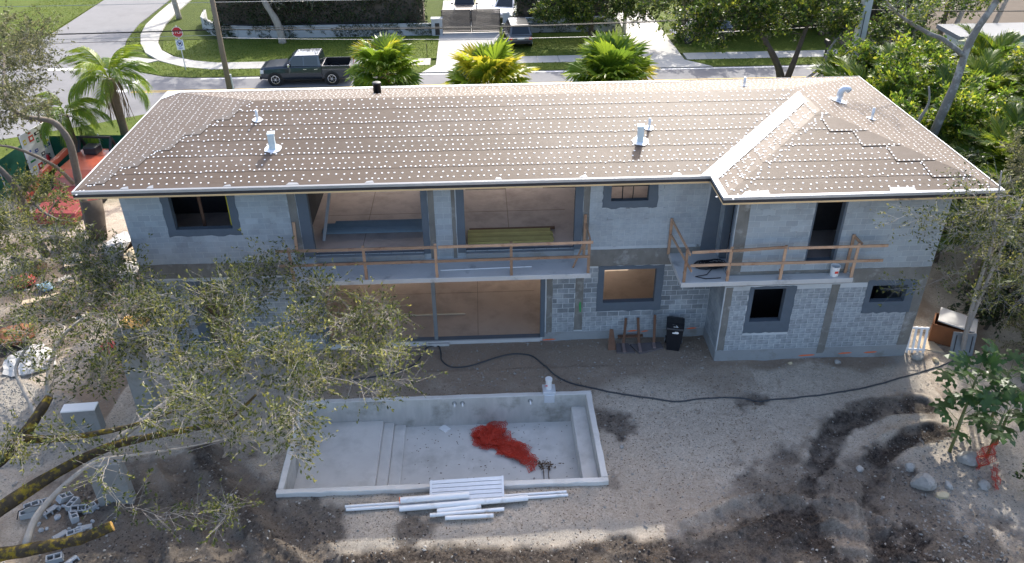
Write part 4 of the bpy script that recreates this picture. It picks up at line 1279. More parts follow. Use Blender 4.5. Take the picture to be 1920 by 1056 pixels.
net_layer(1.15, -5.15, .48, .3, -.9, -.98, 6)
net_layer(1.05, -4.95, .5, .3, -.5, -.95, 7)
net_layer(.3, -4.2, .9, .5, -.65, -.99, 10, .055)
net_layer(.05, -3.8, .62, .5, .9, -.84, 11, .05)
net_layer(-.25, -3.95, .42, .4, 1.6, -.97, 12, .05)
net_layer(.8, -4.65, .6, .4, -.9, -.88, 13, .05)
tag(b.build('safety_net', 'net_orange'), 'crumpled heap of red-orange safety netting on the empty pool floor', 'net')
tag(MB().prism([(-1.68, -3.38), (-1.45, -3.6), (-1.28, -3.42), (-1.5, -3.2)], lambda x, y: (x, y, -.998), lambda x, y: (x, y, -.975)).build('loose_tile', 'white_paint'), 'square white tile lying on the pool floor left of the netting', 'tile')
t = thing('dead_twig', 'dark dead twig with leaves lying on the pool floor beside the netting', 'twig', (1.7, -5.5, -1.0))
MB().tube([(1.62, -5.95, -.98), (1.64, -5.5, -.94), (1.6, -5.25, -.9)], .012, 5).tube([(1.78, -5.98, -.98), (1.78, -5.6, -.95), (1.86, -5.3, -.9)], .012, 5).build('stem', 'leaf_litter', t, True)
b = MB()
for i in range(70):
    cx, cy = rg.choice(((1.6, -5.25), (1.86, -5.3), (1.7, -5.35)))
    p = Vector((cx + rg.gauss(0, .13), cy + rg.gauss(0, .1), -.95 + rg.uniform(-.03, .1)))
    a = rg.uniform(0, 6.28)
    d, n_ = Vector((math.cos(a), math.sin(a), rg.uniform(-.2, .2))) * .05, Vector((-math.sin(a), math.cos(a), rg.uniform(-.3, .3))) * .02
    b.add([p - d, p + n_, p + d, p - n_], [(0, 1, 2, 3)])
b.build('leaves', 'leaf_litter', t, True)

# ================================================================== BY THE POOL
def pvc(label, p, q, r_, cap=None):
    t = thing('plastic_pipe', label, 'pipe', ((p[0] + q[0]) / 2, (p[1] + q[1]) / 2, 0))
    P, Q_ = Vector(p), Vector(q)
    d = (Q_ - P).normalized()
    b = MB().tube([P + d * .02, P, P, Q_, Q_, Q_ - d * .02], [r_ * .86, r_ * .86, r_, r_, r_ * .86, r_ * .86], 16)
    b.build('pipe_body', 'white_plastic', t, True, False)
    if cap:
        MB().tube([P - d * .012, P + d * .01], r_ * 1.03, 16).build('end_cap', 'orange_plastic', t, True)
pvc('thick white pipe with an orange left end leaning against the steel panel', (-2.55, -7.62, .24), (-.62, -7.52, .24), .085, True)
pvc('long thin white pipe nearest the pool wall, reaching farthest right', (-4.09, -7.62, .07), (2.13, -7.38, .07), .045)
pvc('long thin white pipe lying along the front of its twin', (-4.05, -7.73, .07), (2.16, -7.50, .07), .045)
pvc('longest thick white pipe lying across the middle of the heap', (-2.56, -7.82, .12), (1.02, -7.62, .14), .08)
pvc('short thick white pipe half hidden under the others', (-1.52, -7.92, .07), (-.30, -7.80, .07), .075)
pvc('medium white pipe second nearest the camera', (-1.71, -8.05, .07), (.34, -7.93, .07), .055)
pvc('short white pipe nearest the camera in front of the heap', (-1.29, -8.17, .07), (.04, -8.14, .07), .06)
t = thing('steel_shutter', 'ribbed galvanized steel shutter leaning on the front pool rim', 'shutter', (-.7, -7.2, 0))
A, B, C, D = Vector((-1.74, -6.98, .30)), Vector((.36, -6.90, .30)), Vector((.36, -7.62, .04)), Vector((-1.74, -7.66, .04))
def on(u, v, h=0.0):
    n_ = (B - A).cross(D - A).normalized()
    n_ = n_ if n_.z > 0 else -n_
    return (A * (1 - u) + B * u) * (1 - v) + (D * (1 - u) + C * u) * v + n_ * h
b = MB()
for i in range(6):
    v0, v1 = i / 6 + .012, (i + 1) / 6 - .012
    vs = []
    for u in (.03, .97):
        vs += [on(u, v0, .0), on(u, v0, .022), on(u, v1, .022), on(u, v1, 0)]
    b.add(vs, [(0, 1, 5, 4), (1, 2, 6, 5), (2, 3, 7, 6), (0, 4, 7, 3), (0, 3, 2, 1), (4, 5, 6, 7)])
b.build('ribs', 'galvanized', t, True)
for u0, u1 in ((0, .03), (.97, 1)):
    b = MB().add([on(u0, 0, -.01), on(u1, 0, -.01), on(u1, 1, -.01), on(u0, 1, -.01), on(u0, 0, .035), on(u1, 0, .035), on(u1, 1, .035), on(u0, 1, .035)],
          [(0, 3, 2, 1), (4, 5, 6, 7), (0, 1, 5, 4), (1, 2, 6, 5), (2, 3, 7, 6), (3, 0, 4, 7)])
    b.build('end_channel', 'galvanized', t, True)
b = MB().add([on(0.02, 0.01, -.004), on(.98, .01, -.004), on(.98, .99, -.004), on(.02, .99, -.004)], [(0, 1, 2, 3)])
b.build('backing', 'flashing_face', t, True)
# hose across the yard
hp = [(-4.6, -1.9), (-3.6, -1.75), (-2.9, -1.5), (-2.49, -1.13), (-2.3, -.6), (-2.16, -.25), (-1.9, -.14), (-1.72, -.2), (-1.64, -.6), (-1.6, -1.0), (-1.35, -1.35), (-1.0, -1.45), (-.55, -1.36), (-.17, -1.19), (.4, -.92), (.87, -.79), (1.3, -.82), (1.61, -.98), (1.95, -1.5),
      (2.27, -2.06), (2.8, -2.5), (3.45, -2.77), (4.2, -3.08), (4.96, -3.32), (5.7, -3.52), (6.32, -3.58), (7.2, -3.5), (8.09, -3.51), (9.1, -3.67), (10.2, -3.62), (11.27, -3.52), (12.5, -3.25), (13.7, -2.87), (15.0, -2.4), (16.2, -1.92), (16.9, -1.5)]
def smooth_path(p, n=5):
    out = []
    for i in range(len(p) - 1):
        a, b_, c, d = p[max(i - 1, 0)], p[i], p[i + 1], p[min(i + 2, len(p) - 1)]
        for k in range(n):
            t = k / n
            out.append(tuple(.5 * (2 * b_[j] + (c[j] - a[j]) * t + (2 * a[j] - 5 * b_[j] + 4 * c[j] - d[j]) * t * t + (3 * b_[j] - a[j] - 3 * c[j] + d[j]) * t ** 3) for j in range(len(b_))))
    return out + [p[-1]]
hs = np.array(smooth_path(hp))
hz = ground_fields(hs[:, 0], hs[:, 1])[0]
tag(MB().tube([(a, c, z + .026) for (a, c), z in zip(hs, hz)], .026, 8).build('garden_hose', 'hose', smooth=True), 'long dark hose snaking across the dirt between house and pool', 'hose')

# wheelie bin
t = thing('wheelie_bin', 'black wheeled rubbish bin standing against the block wall', 'bin', (6.62, -.62, gz(6.62, -.62) - .01), R(-14))
b = MB()
secs = [(.0, .22, .25), (.08, .23, .26), (.55, .265, .30), (.92, .29, .335), (.95, .305, .35), (1.0, .305, .35)]
vs, fs = [], []
for z, hx, hy in secs:
    vs += [(-hx, -hy, z), (hx, -hy, z), (hx, hy, z), (-hx, hy, z)]
for i in range(len(secs) - 1):
    for k in range(4):
        fs.append((i * 4 + k, i * 4 + (k + 1) % 4, i * 4 + 4 + (k + 1) % 4, i * 4 + 4 + k))
fs += [(3, 2, 1, 0), tuple(len(secs) * 4 - 4 + k for k in range(4))]
b.add(vs, fs)
b.build('bin_body', 'black_plastic', t, bevel=.02)
b = MB()
vs = []
for (yy, zz, hx) in ((-.40, 1.0, .30), (-.38, 1.05, .30), (-.1, 1.10, .31), (.25, 1.09, .31), (.36, 1.04, .30)):
    vs += [(-hx, yy, zz), (hx, yy, zz)]
fs = [(i * 2, i * 2 + 1, i * 2 + 3, i * 2 + 2) for i in range(4)]
vs += [(-.30, -.40, .985), (.30, -.40, .985), (.30, .36, .985), (-.30, .36, .985)]
fs += [(10, 11, 1, 0), (12, 13, 8, 9), (11, 12, 9, 7, 5, 3, 1), (13, 10, 0, 2, 4, 6, 8), (13, 12, 11, 10)]
lid = b.add(vs, fs).build('lid', 'black_plastic', t, bevel=.012)
b = MB()
for p, q in (((-.10, -.19), (.02, -.17)), ((.02, -.17), (.06, -.29)), ((-.06, -.30), (.10, -.30))):
    b.bar((p[0], p[1], 1.089 + .14 * (p[1] + .1)), (q[0], q[1], 1.089 + .14 * (q[1] + .1)), .026, .012)
b.build('lid_mark', 'white_paint', lid)
b = MB().tube([(-.22, .40, 1.0), (.22, .40, 1.0)], .018, 8).box(-.25, -.2, .34, .41, .93, 1.02).box(.2, .25, .34, .41, .93, 1.02)
b.build('handle', 'black_plastic', t)
b = MB().prism([(-.08, .80), (.10, .80), (.14, .83), (.13, .87), (.09, .885), (.0, .885), (.0, .855), (-.08, .84)], lambda x, z: (x, -.326, z), lambda x, z: (x, -.338, z))
b.build('front_label', 'white_paint', t)
for s in (-1, 1):
    w = MB().tube([(s * .24, .24, .13), (s * .30, .24, .13)], .13, 20).build('wheel', 'rubber', t)
    MB().tube([(s * .295, .24, .13), (s * .305, .24, .13)], [.105, .105], 20).build('hub_ring', 'galvanized', w)

# formwork feet with three uprights
t = thing('formwork_stand', 'dark formwork boards with three uprights leaning on the wall beside the bin', 'formwork', (5.3, -.5, 0))
z0 = gz(5.3, -.6)
MB().prism([(4.55, -.92), (5.22, -.95), (5.05, -.42), (4.62, -.4)], lambda x, y: (x, y, z0 - .05), lambda x, y: (x, y, z0 + .06)).build('base_board', mat('grey_board', (.12, .105, .105), .9, .2, var=.25), t, True)
MB().prism([(5.1, -.5), (5.35, -1.02), (6.25, -.75), (6.2, -.4)], lambda x, y: (x, y, z0 - .05), lambda x, y: (x, y, z0 + .075)).build('base_board', 'grey_board', t, True)
for x, zt, dx in ((4.85, .92, .12), (5.42, .92, -.02), (5.95, 1.02, .05)):
    MB().bar((x, -.55, z0), (x + dx, -.08, zt), .09, .045).build('upright', 'old_lumber', t, True)
    MB().bar((x - .03, -.98 if x < 5.9 else -.8, z0 + .10), (x, -.5, z0 + .11), .10, .045).build('foot_board', mat('worn_board_%d' % int(x * 10), (.22, .165, .15), .9, .2, var=.2), t, True)
MB().bar((4.7, -.2, z0 + .2), (5.6, -.2, z0 + .22), .14, .04).build('cross_board', 'old_lumber', t, True)
MB().prism([(4.28, z0), (4.52, z0), (4.45, .62), (4.36, .64)], lambda x, z: (x, -.72 + z * .6, z), lambda x, z: (x + .05, -.70 + z * .6, z)).build('side_board', 'old_lumber', t, True)

# ================================================================== RIGHT SIDE OF THE HOUSE
def frame_panel(name, label, loc, rz, tilt, w, h, n):
    t = thing(name, label, 'frame', loc, rz)
    rot = Matrix.Rotation(tilt, 4, 'X')
    for i in range(n):
        x = -w / 2 + w * i / (n - 1)
        MB().obox(rot @ Matrix.Translation((x, 0, h / 2)), .07, .05, h).build('stile', 'white_metal', t)
    MB().obox(rot @ Matrix.Translation((0, -.03, h - .04)), w + .1, .03, .07).build('crosspiece', 'white_metal', t)
    MB().obox(rot @ Matrix.Translation((0, -.03, .15)), w + .1, .03, .07).build('crosspiece', 'white_metal', t)
frame_panel('metal_frame', 'white slatted metal frame leaning by the right house corner', (15.0, -1.45, gz(15, -1.45)), R(-8), R(-12), .55, 1.0, 4)
frame_panel('metal_frame', 'tall narrow white frame propped along the side wall of the house', (15.02, .2, gz(15, .2)), R(60), R(-10), .45, 1.25, 2)
t = thing('crate_box', 'open brown crate with a white lid beside the slim pale tree', 'crate', (16.55, -.75, gz(16.55, -.75)), R(-32))
MB().box(-.62, .62, -.42, -.38, 0, .75).build('side_board', 'brown_board', t)
MB().box(-.62, -.58, -.38, .42, 0, .75).build('side_board', 'brown_board', t)
MB().box(.58, .62, -.38, .42, 0, .75).build('side_board', 'brown_board', t)
MB().box(-.62, .62, .38, .42, 0, .75).build('side_board', 'brown_board', t)
MB().obox(Matrix.Translation((.12, .12, .83)) @ Matrix.Rotation(R(6), 4, 'Y'), 1.25, .95, .05).build('lid', 'tarp_white', t)
t = thing('utility_cabinet', 'grey slotted steel cabinet door leaning on the foot of the slim tree', 'panel', (16.5, -1.72, gz(16.5, -1.72)), R(-12))
rot = Matrix.Rotation(R(-14), 4, 'X')
MB().obox(rot @ Matrix.Translation((0, 0, .45)), .75, .06, .9).build('panel_body', 'post_grey', t)
for x in (-.26, .26):
    MB().obox(rot @ Matrix.Translation((x, -.034, .5)), .03, .02, .6).build('slot', 'black_plastic', t)
tag(MB().prism([(15.35, -1.25), (16.05, -1.5), (15.95, -.6), (15.45, -.45)], lambda x, y: (x, y, gz(15.7, -1) - .03), lambda x, y: (x, y, gz(15.7, -1) + .04)).build('plywood_sheet', 'tan_board'), 'tan plywood sheet lying between the frames and the crate', 'board')

# ================================================================== LEFT SIDE OF THE YARD
def column(label, x, y, w, d, h, rz, top=None):
    t = thing('concrete_column', label, 'column', (x, y, gz(x, y) - .05), rz)
    MB().box(-w / 2, w / 2, -d / 2, d / 2, 0, h).build('shaft', 'column_concrete', t, bevel=.02)
    if top:
        MB().box(-w / 2 - .004, w / 2 + .004, -d / 2 - .004, d / 2 + .004, h, h + .05).build('sunlit_top', 'white_paint', t, bevel=.008)  # thin white slab stands in for sunlight on the top face
column('tall grey concrete column left of the pool behind the tree branches', -10.8, -3.4, .66, .34, 3.35, R(-6))
column('short concrete stub with its sunlit top painted white, on the gravel', -12.55, -4.05, 1.0, .36, .92, R(4), True)
column('wide grey concrete column standing behind the pile of broken blocks', -10.6, -6.95, .92, .30, 1.55, R(6))

def cinder(label, x, y, z, e, cores=2, L=.39, H=.19, W_=.19, group='cinder blocks dumped in the pile'):
    """hollow block: outer shell and webs as one piece"""
    b = MB()
    wt = .032
    b.box(-L / 2, L / 2, -W_ / 2, -W_ / 2 + wt, 0, H).box(-L / 2, L / 2, W_ / 2 - wt, W_ / 2, 0, H)
    for i in range(cores + 1):
        c = -L / 2 + wt / 2 + (L - wt) * i / cores
        b.box(c - wt / 2, c + wt / 2, -W_ / 2 + wt, W_ / 2 - wt, 0, H)
    o = b.build('cinder_block', 'cinder')
    o.rotation_euler = e
    o.location = (x, y, gz(x, y) + z)
    return tag(o, label, 'block', group)
CB = [(-12.85, -7.45, .0, (0, 0, .4), 'cinder block at the far left of the dumped pile under a black strap'), (-12.62, -7.1, .0, (0, .15, .6), 'cinder block tilted behind the strapped one in the pile'),
      (-12.72, -7.35, .19, (.1, 0, .5), 'cinder block lying on top of the left end of the pile'), (-12.35, -7.3, .02, (1.4, 0, .9), 'cinder block on its side near the left end of the pile'),
      (-12.1, -6.95, .06, (.3, .5, 1.1), 'long pale block sticking up from the middle of the pile'), (-11.75, -7.15, .0, (0, 0, 1.3), 'flat pale block in the middle of the pile'),
      (-11.55, -7.3, .06, (.5, .2, .3), 'broken block leaning beside the wide column'), (-11.3, -7.25, .0, (0, .1, .8), 'small block nearest the foot of the wide column'),
      (-11.55, -7.62, .02, (.2, .1, 2.2), 'block lying in front of the pile beneath the pale branch'), (-11.1, -8.0, .03, (1.35, .1, .35), 'two-core block facing the camera, right-hand front of the pile'),
      (-11.25, -8.22, .0, (0, 0, .5), 'broken block shell in front of the two-core block'), (-11.75, -8.15, .02, (1.5, .2, 1.0), 'block on edge at the front left of the pile'),
      (-11.5, -8.95, .0, (.2, 0, .3), 'block lying below the cut mossy limb near the bottom edge'), (-11.1, -9.05, .0, (1.2, 0, .9), 'block tipped on its side near the bottom edge of the picture')]
for x, y, z, e, l in CB:
    cinder(l, x, y, z, e)
for i in range(16):
    b = MB().rock((0, 0, 0), rnd.uniform(.05, .11), rnd, 1, .7)
    o = b.build('block_fragment', 'cinder')
    x, y = -11.6 + rnd.gauss(0, .55), -7.5 + rnd.gauss(0, .4)
    o.location = (x, y, gz(x, y) + .04)
    tag(o, 'small broken chunk of grey block in the dumped pile', 'fragment', 'broken block fragments in the pile')
tag(MB().tube([(-13.05, -7.65, .1), (-12.95, -7.6, .36), (-12.7, -7.5, .43), (-12.45, -7.42, .36), (-12.3, -7.45, .1)], .015, 6).build('black_strap', 'black_plastic'), 'black strap looped over the left blocks of the pile', 'strap')

# debris beyond the tree: stones, boards, bags and logs
def bag(name, label, x, y, r_, m, flat=.55, seed=0):
    rg = random.Random(seed)
    b = MB().rock((0, 0, 0), r_, rg, 3, flat)
    b.v = [(vx * (1 + .08 * math.sin(vz * 20 + vy * 13)), vy * (1 + .08 * math.sin(vx * 17)), vz + .03 * math.sin(vx * 15 + vy * 11)) for vx, vy, vz in b.v]
    o = b.build(name, m)
    o.location = (x, y, gz(x, y) + r_ * flat * .6)
    return tag(o, label, name.split('_')[-1])
bag('rubble_bag', 'large white crumpled bag beside the left corner of the house', -15.75, 7.6, .75, 'tarp_white', .6, 1)
bag('plaster_stone', 'pinkish white lump of plaster against the left house corner', -14.9, 8.3, .6, 'tarp_white', .6, 2)
bag('tan_stone', 'tan stone slab lying left of the house wall', -14.7, 6.9, .8, 'tan_rock', .35, 3)
bag('white_stone', 'pale jagged stone in the rubble left of the house', -17.2, 6.4, .55, 'lime_rock', .6, 4)
bag('limestone_stone', 'cream limestone slab in the rubble left of the house', -14.6, 5.7, .6, 'lime_rock', .4, 5)
bag('white_tarp', 'white crumpled tarp lying at the left edge behind the branches', -15.9, -.4, .85, 'tarp_white', .35, 6)
bag('blue_tarp', 'pale blue plastic sheet crumpled under the tree', -17.6, 4.6, .5, 'tarp_blue', .3, 7)
bag('red_tarp', 'dark red plastic heap beside the tall grey column', -13.5, .35, .5, 'tarp_red', .35, 8)
bag('black_bag', 'black rubbish bag at the foot of the house wall behind the foliage', -14.1, 4.2, .4, 'black_plastic', .5, 9)
bag('cardboard_heap', 'orange-brown cardboard heap beside the house base', -13.2, 1.9, .55, 'cut_wood', .3, 10)
bag('brown_heap', 'rusty brown heap at the far left under the limbs', -17.3, 1.2, .8, 'brown_board', .35, 11)
bag('clay_heap', 'reddish clay lump at the left picture edge', -18.7, 5.1, .6, 'tarp_red', .4, 12)
for i in range(26):
    x, y = rnd.uniform(-18.5, -12.3), rnd.uniform(.5, 9)
    b = MB().rock((0, 0, 0), rnd.uniform(.1, .28), rnd, 2, .6)
    o = b.build('rubble_stone', 'lime_rock')
    o.location = (x, y, gz(x, y) + .03)
    tag(o, 'pale broken stone scattered in the rubble left of the house', 'stone', 'pale stones scattered left of the house')
def log(label, p, q, r_):
    t = thing('felled_log', label, 'log', (p[0], p[1], gz(p[0], p[1])))
    P, Q_ = Vector(p), Vector(q)
    MB().tube([P, P.lerp(Q_, .33) + Vector((.03, 0, .03)), P.lerp(Q_, .66), Q_], [r_, r_ * .98, r_ * .95, r_ * .9], 12).build('bark', 'bark_dark', t, True, True)
    d = (P - Q_).normalized()
    MB().tube([P - d * .01, P + d * .012], r_ * .93, 12).build('cut_face', mat('cut_%d' % int(abs(p[0] * 100)), (.33, .19, .10), .85, .2, var=.3, vscale=8), t, True)
log('dark felled log with a brown cut end under the left tree', (-17.0, 6.9, .35), (-18.6, 8.0, .4), .28)
log('dark log lying at the left edge below the pale stone', (-18.2, 5.8, .3), (-19.6, 6.5, .35), .25)
log('thick cut trunk with vines standing left of the house corner', (-17.2, 9.3, 1.55), (-17.05, 8.6, .05), .42)
for i, (p, q, l) in enumerate((((-21.9, 9.0, .2), (-20.2, 12.4, .35), 'long pale timber plank lying left of the orange machine'), ((-17.4, 6.0, .2), (-16.3, 6.5, .25), 'short pale board lying on the rubble'),
                               ((-17.9, 3.3, .15), (-16.6, 3.6, .3), 'pinkish board end sticking out under the branches'), ((-21.9, 13.2, .3), (-21.0, 12.4, .3), 'yellow pallet board stack below the notice board'))):
    tag(MB().bar(p, q, .35 if i == 0 else .3, .06).build('loose_plank', 'tan_board' if i != 3 else 'yellow_lumber'), l, 'plank')

# orange loader
t = thing('compact_loader', 'orange-red compact loader parked left of the house behind the trees', 'loader', (-19.4, 13.5, -.05), R(-6))
b = MB()
prof = [(-1.1, .55), (-1.25, .9), (-1.1, 1.35), (-.6, 1.55), (1.6, 1.62), (2.1, 1.5), (2.2, 1.2), (2.1, .55)]
b.prism(prof, lambda y, z: (-.85, y, z), lambda y, z: (.95, y, z))
b.build('hood', 'machine_orange', t, bevel=.08)
b = MB().prism([(-1.2, 1.0), (-3.3, .62), (-3.55, .42), (-3.4, .25), (-1.2, .35)], lambda y, z: (-.75, y, z), lambda y, z: (1.25, y, z))
bk = b.build('bucket', 'machine_red', t, bevel=.04)
MB().box(-.78, 1.28, -3.62, -3.42, .2, .34).build('bucket_edge', 'machine_red', bk)
b = MB()
for x in (-.75, .85):
    b.bar((x, 1.3, 1.5), (x, 1.75, 2.25), .1, .1).bar((x, 2.15, 1.45), (x, 1.75, 2.25), .1, .1)
b.bar((-.75, 1.75, 2.25), (.85, 1.75, 2.25), .1, .1)
b.build('cab_frame', 'black_plastic', t)
MB().box(-.3, .35, 1.0, 1.6, 1.6, 2.0).build('seat', 'black_plastic', t, bevel=.05)
b = MB().bar((-1.25, 1.2, 1.75), (-1.25, -1.2, 1.55), .18, .3).bar((-1.25, -1.1, 1.56), (-1.3, -3.4, .75), .18, .26)
b.build('lift_arm', 'machine_orange', t, bevel=.02)
for sx in (-1, 1.1):
    for y in (-.8, 1.4):
        w = MB().tube([(sx - .17, y, .45), (sx + .17, y, .45)], .45, 20).build('tyre', 'rubber', t, bevel=.04)
        MB().tube([(sx - .18, y, .45), (sx + .18, y, .45)], .22, 14).build('rim', 'machine_orange', w)

# notice board with permits, fire extinguisher, green screen fence
P, Q_ = Vector((-22.52, 14.68, .05)), Vector((-22.15, 16.55, .05))
d = (Q_ - P).normalized()
L_ = (Q_ - P).length
t = thing('notice_board', 'white notice board covered with site safety posters left of the orange loader', 'notice board', P, math.atan2(d.y, d.x))
MB().box(0, L_, -.02, .02, .12, 2.5).build('sheet', 'white_paint', t)
for x in (.08, L_ - .08):
    MB().box(x - .04, x + .04, .022, .10, -.05, 2.55).build('post', 'old_lumber', t)
rg = random.Random(4)
post = [(.12, 2.08, .2, .25, 'yellow_print'), (.55, 2.1, .34, .3, 'red_pen'), (1.0, 2.2, .5, .16, 'black_print'), (1.02, 1.86, .18, .24, 'green_print'), (1.36, 1.92, .18, .24, 'red_pen'), (.28, 1.55, .16, .12, 'blue_print'), (.7, 1.42, .22, .16, 'blue_print'),
        (1.42, 1.6, .4, .1, 'yellow_print'), (1.42, 1.38, .42, .16, 'blue_print'), (.16, 1.05, .38, .1, 'green_print'), (1.05, 1.1, .26, .18, 'black_print'), (.58, .62, .34, .3, 'red_pen'), (.2, .66, .22, .22, 'yellow_print'), (1.02, .66, .18, .24, 'green_print'), (1.5, .8, .14, .3, 'black_print'), (.6, 2.38, .2, .07, 'red_pen')]
for i, (x, z, w, h, m) in enumerate(post):
    b = MB().box(x, x + w, -.026, -.0205, z - h / 2, z + h / 2)
    p = b.build('poster', m, t)
    if h > .14:
        MB().box(x + w * .25, x + w * .75, -.030, -.0262, z - h * .22, z + h * .22).build('poster_panel', 'white_paint', p)
t2 = thing('fire_extinguisher', 'small red fire extinguisher hanging on the notice board', 'extinguisher', (-22.2, 16.0, .5))
MB().lathe([(.075, 0), (.08, .03), (.08, .42), (.05, .5), (.025, .52)], n=14).build('cylinder_body', 'red_paint', t2, smooth=True)
MB().tube([(0, 0, .5), (.0, 0, .57), (.08, 0, .57), (.1, 0, .45), (.1, 0, .3)], .014, 6).build('valve_hose', 'black_plastic', t2)
def screen_fence(label, pts, h=1.8):
    t = thing('screen_fence', label, 'fence', (pts[0][0], pts[0][1], 0))
    for (ax, ay), (bx, by) in zip(pts[:-1], pts[1:]):
        n = max(1, round(math.hypot(bx - ax, by - ay) / 3))
        for i in range(n):
            p = (ax + (bx - ax) * i / n, ay + (by - ay) * i / n)
            q = (ax + (bx - ax) * (i + 1) / n, ay + (by - ay) * (i + 1) / n)
            vs, fs = [], []
            m_ = 8
            nn = Vector((-(q[1] - p[1]), q[0] - p[0], 0)).normalized()
            for k in range(m_ + 1):
                f = k / m_
                sg = .05 * math.sin(f * math.pi * 2 + i) * (0 < k < m_)
                for z, g_ in ((.02, .4), (h * .5, 1), (h - .04 * math.sin(f * math.pi), 0)):
                    vs.append((p[0] + (q[0] - p[0]) * f + nn.x * sg * g_, p[1] + (q[1] - p[1]) * f + nn.y * sg * g_, z))
            for k in range(m_):
                for j in range(2):
                    fs.append((k * 3 + j, k * 3 + 3 + j, k * 3 + 4 + j, k * 3 + 1 + j))
            MB().add(vs, fs).build('screen_panel', 'fence_green', t, True, True)
            MB().tube([(p[0], p[1], -.1), (p[0], p[1], h + .06)], .03, 8).build('post', 'galvanized', t, True)
screen_fence('dark green screen fence along the street side behind the orange loader', [(-12.9, 16.35), (-23.0, 16.65)])
screen_fence('dark green screen fence running along the left edge behind the notice board', [(-23.0, 16.65), (-23.4, 10.0)])

# ================================================================== STONES ON THE GROUND
ROCKS = [(14.1, -6.7, .36, 'lime_rock', 'rounded pale boulder beside the orange netting under the papaya plants'), (12.3, -7.62, .38, 'lime_rock', 'largest pale grey boulder in the dark soil on the right'),
         (12.62, -8.1, .19, 'tan_rock', 'small tan stone just below the largest boulder'), (12.25, -6.95, .2, 'lime_rock', 'flat grey stone above the largest boulder'), (10.8, -6.85, .14, 'lime_rock', 'white triangular stone in the middle of the wheel tracks'), (12.1, -1.86, .13, 'lime_rock', 'pale stone at the base of the right block wall'),
         (4.0, -5.6, .1, 'lime_rock', 'small white stone right of the pool'), (13.0, -7.75, .17, 'lime_rock', 'grey stone right of the largest boulder'), (14.0, -7.75, .2, 'lime_rock', 'grey stone next to the red netting strip'), (10.45, -1.85, .1, 'tan_rock', 'small tan stone below the left ground-floor window of the wing'),
         (15.0, -1.75, .24, 'lime_rock', 'pale rock in front of the slatted frames'), (16.75, -2.05, .25, 'tan_rock', 'tan rock right of the grey cabinet door'), (15.55, -1.9, .14, 'tan_rock', 'tan rock between the slatted frame and the grey cabinet door')]
for i, (x, y, r_, m, l) in enumerate(ROCKS):
    b = MB().rock((0, 0, 0), r_, random.Random(60 + i), 3 if r_ > .3 else 2, .72)
    o = b.build('boulder' if r_ > .3 else 'stone', m)
    o.location = (x, y, gz(x, y) + r_ * .3)
    tag(o, l, 'rock')
mat('clod_pale', (0.24, 0.225, 0.20), .95, .1, var=.4, vscale=3)
OCT = np.array([(1, 0, 0), (-1, 0, 0), (0, 1, 0), (0, -1, 0), (0, 0, 1), (0, 0, -.6)])
OF = np.array([(0, 2, 4), (2, 1, 4), (1, 3, 4), (3, 0, 4), (2, 0, 5), (1, 2, 5), (3, 1, 5), (0, 3, 5)])
def scatter(name, label, cat, x, y, size, m, seed):
    rg = np.random.default_rng(seed)
    n = len(x)
    z = ground_fields(x, y)[0]
    inp = (x > POOL[0] - .02) & (x < POOL[1] + .02) & (y > POOL[2] - .02) & (y < POOL[3] + .02)
    hs_ = (x > HX0 - .05) & (x < HX1 + .05) & (y > -.05)
    hs2 = (x > HBX - .05) & (x < HX1 + .05) & (y > HBY - .05)
    k = ~(inp | hs_ | hs2)
    x, y, z, size = x[k], y[k], z[k], size[k]
    n = len(x)
    s = size[:, None, None] * rg.uniform(.6, 1.3, (n, 1, 3))
    a = rg.uniform(0, 2 * np.pi, n)
    ca, sa = np.cos(a)[:, None], np.sin(a)[:, None]
    P = OCT[None] * s * rg.uniform(.75, 1.2, (n, 6, 3))
    X = P[..., 0] * ca - P[..., 1] * sa + x[:, None]
    Y = P[..., 0] * sa + P[..., 1] * ca + y[:, None]
    Z = P[..., 2] * .7 + z[:, None] + size[:, None] * .25
    V = np.stack([X, Y, Z], -1).reshape(-1, 3)
    F = (np.arange(n)[:, None, None] * 6 + OF[None]).reshape(-1, 3)
    return tag(link(name, mesh_np(name, V, F, MAT[m])), label, cat, kind='stuff')
rg = np.random.default_rng(5)
n = 26000
x, y = rg.uniform(-16, 17, n), rg.uniform(-11, 1.0, n)
zz, dk, pl_, br, gr_ = ground_fields(x, y)
k = rg.uniform(0, 1, n) < (.25 + .5 * pl_ + .25 * br)
scatter('gravel', 'loose pale gravel scattered over the dirt yard', 'gravel', x[k], y[k], np.abs(rg.normal(.014, .013, k.sum())) + .006, 'pebble', 1)
n = 12000
x, y = rg.uniform(-13, 15.5, n), rg.uniform(-11, -4, n)
dk = ground_fields(x, y)[1]
k = (dk > .6) & (rg.uniform(0, 1, n) < .9)
scatter('soil_clods', 'dark lumps of churned soil in the wheel tracks', 'soil', x[k], y[k], np.abs(rg.normal(.0, .022, k.sum())) + .006, 'clod', 2)
n = 2200
x, y = rg.uniform(10.5, 15.5, n), rg.uniform(-11, -5.5, n)
k = (np.abs(x - 13.2 - .3 * (y + 8)) + rg.normal(0, .5, n) < 1.1)
scatter('limestone_rubble', 'pale limestone rubble along the right edge of the dark soil', 'rubble', x[k], y[k], np.minimum(np.abs(rg.normal(.0, .03, k.sum())) + .008, .05), 'clod_pale', 3)
n = 4500
x, y = rg.uniform(-19, -12, n), rg.uniform(-7, 0, n)
k = ground_fields(x, y)[2] > .4
scatter('gravel_heap', 'heap of pale crushed gravel at the left picture edge', 'gravel', x[k], y[k], np.abs(rg.normal(.022, .01, k.sum())) + .01, 'lime_rock', 4)
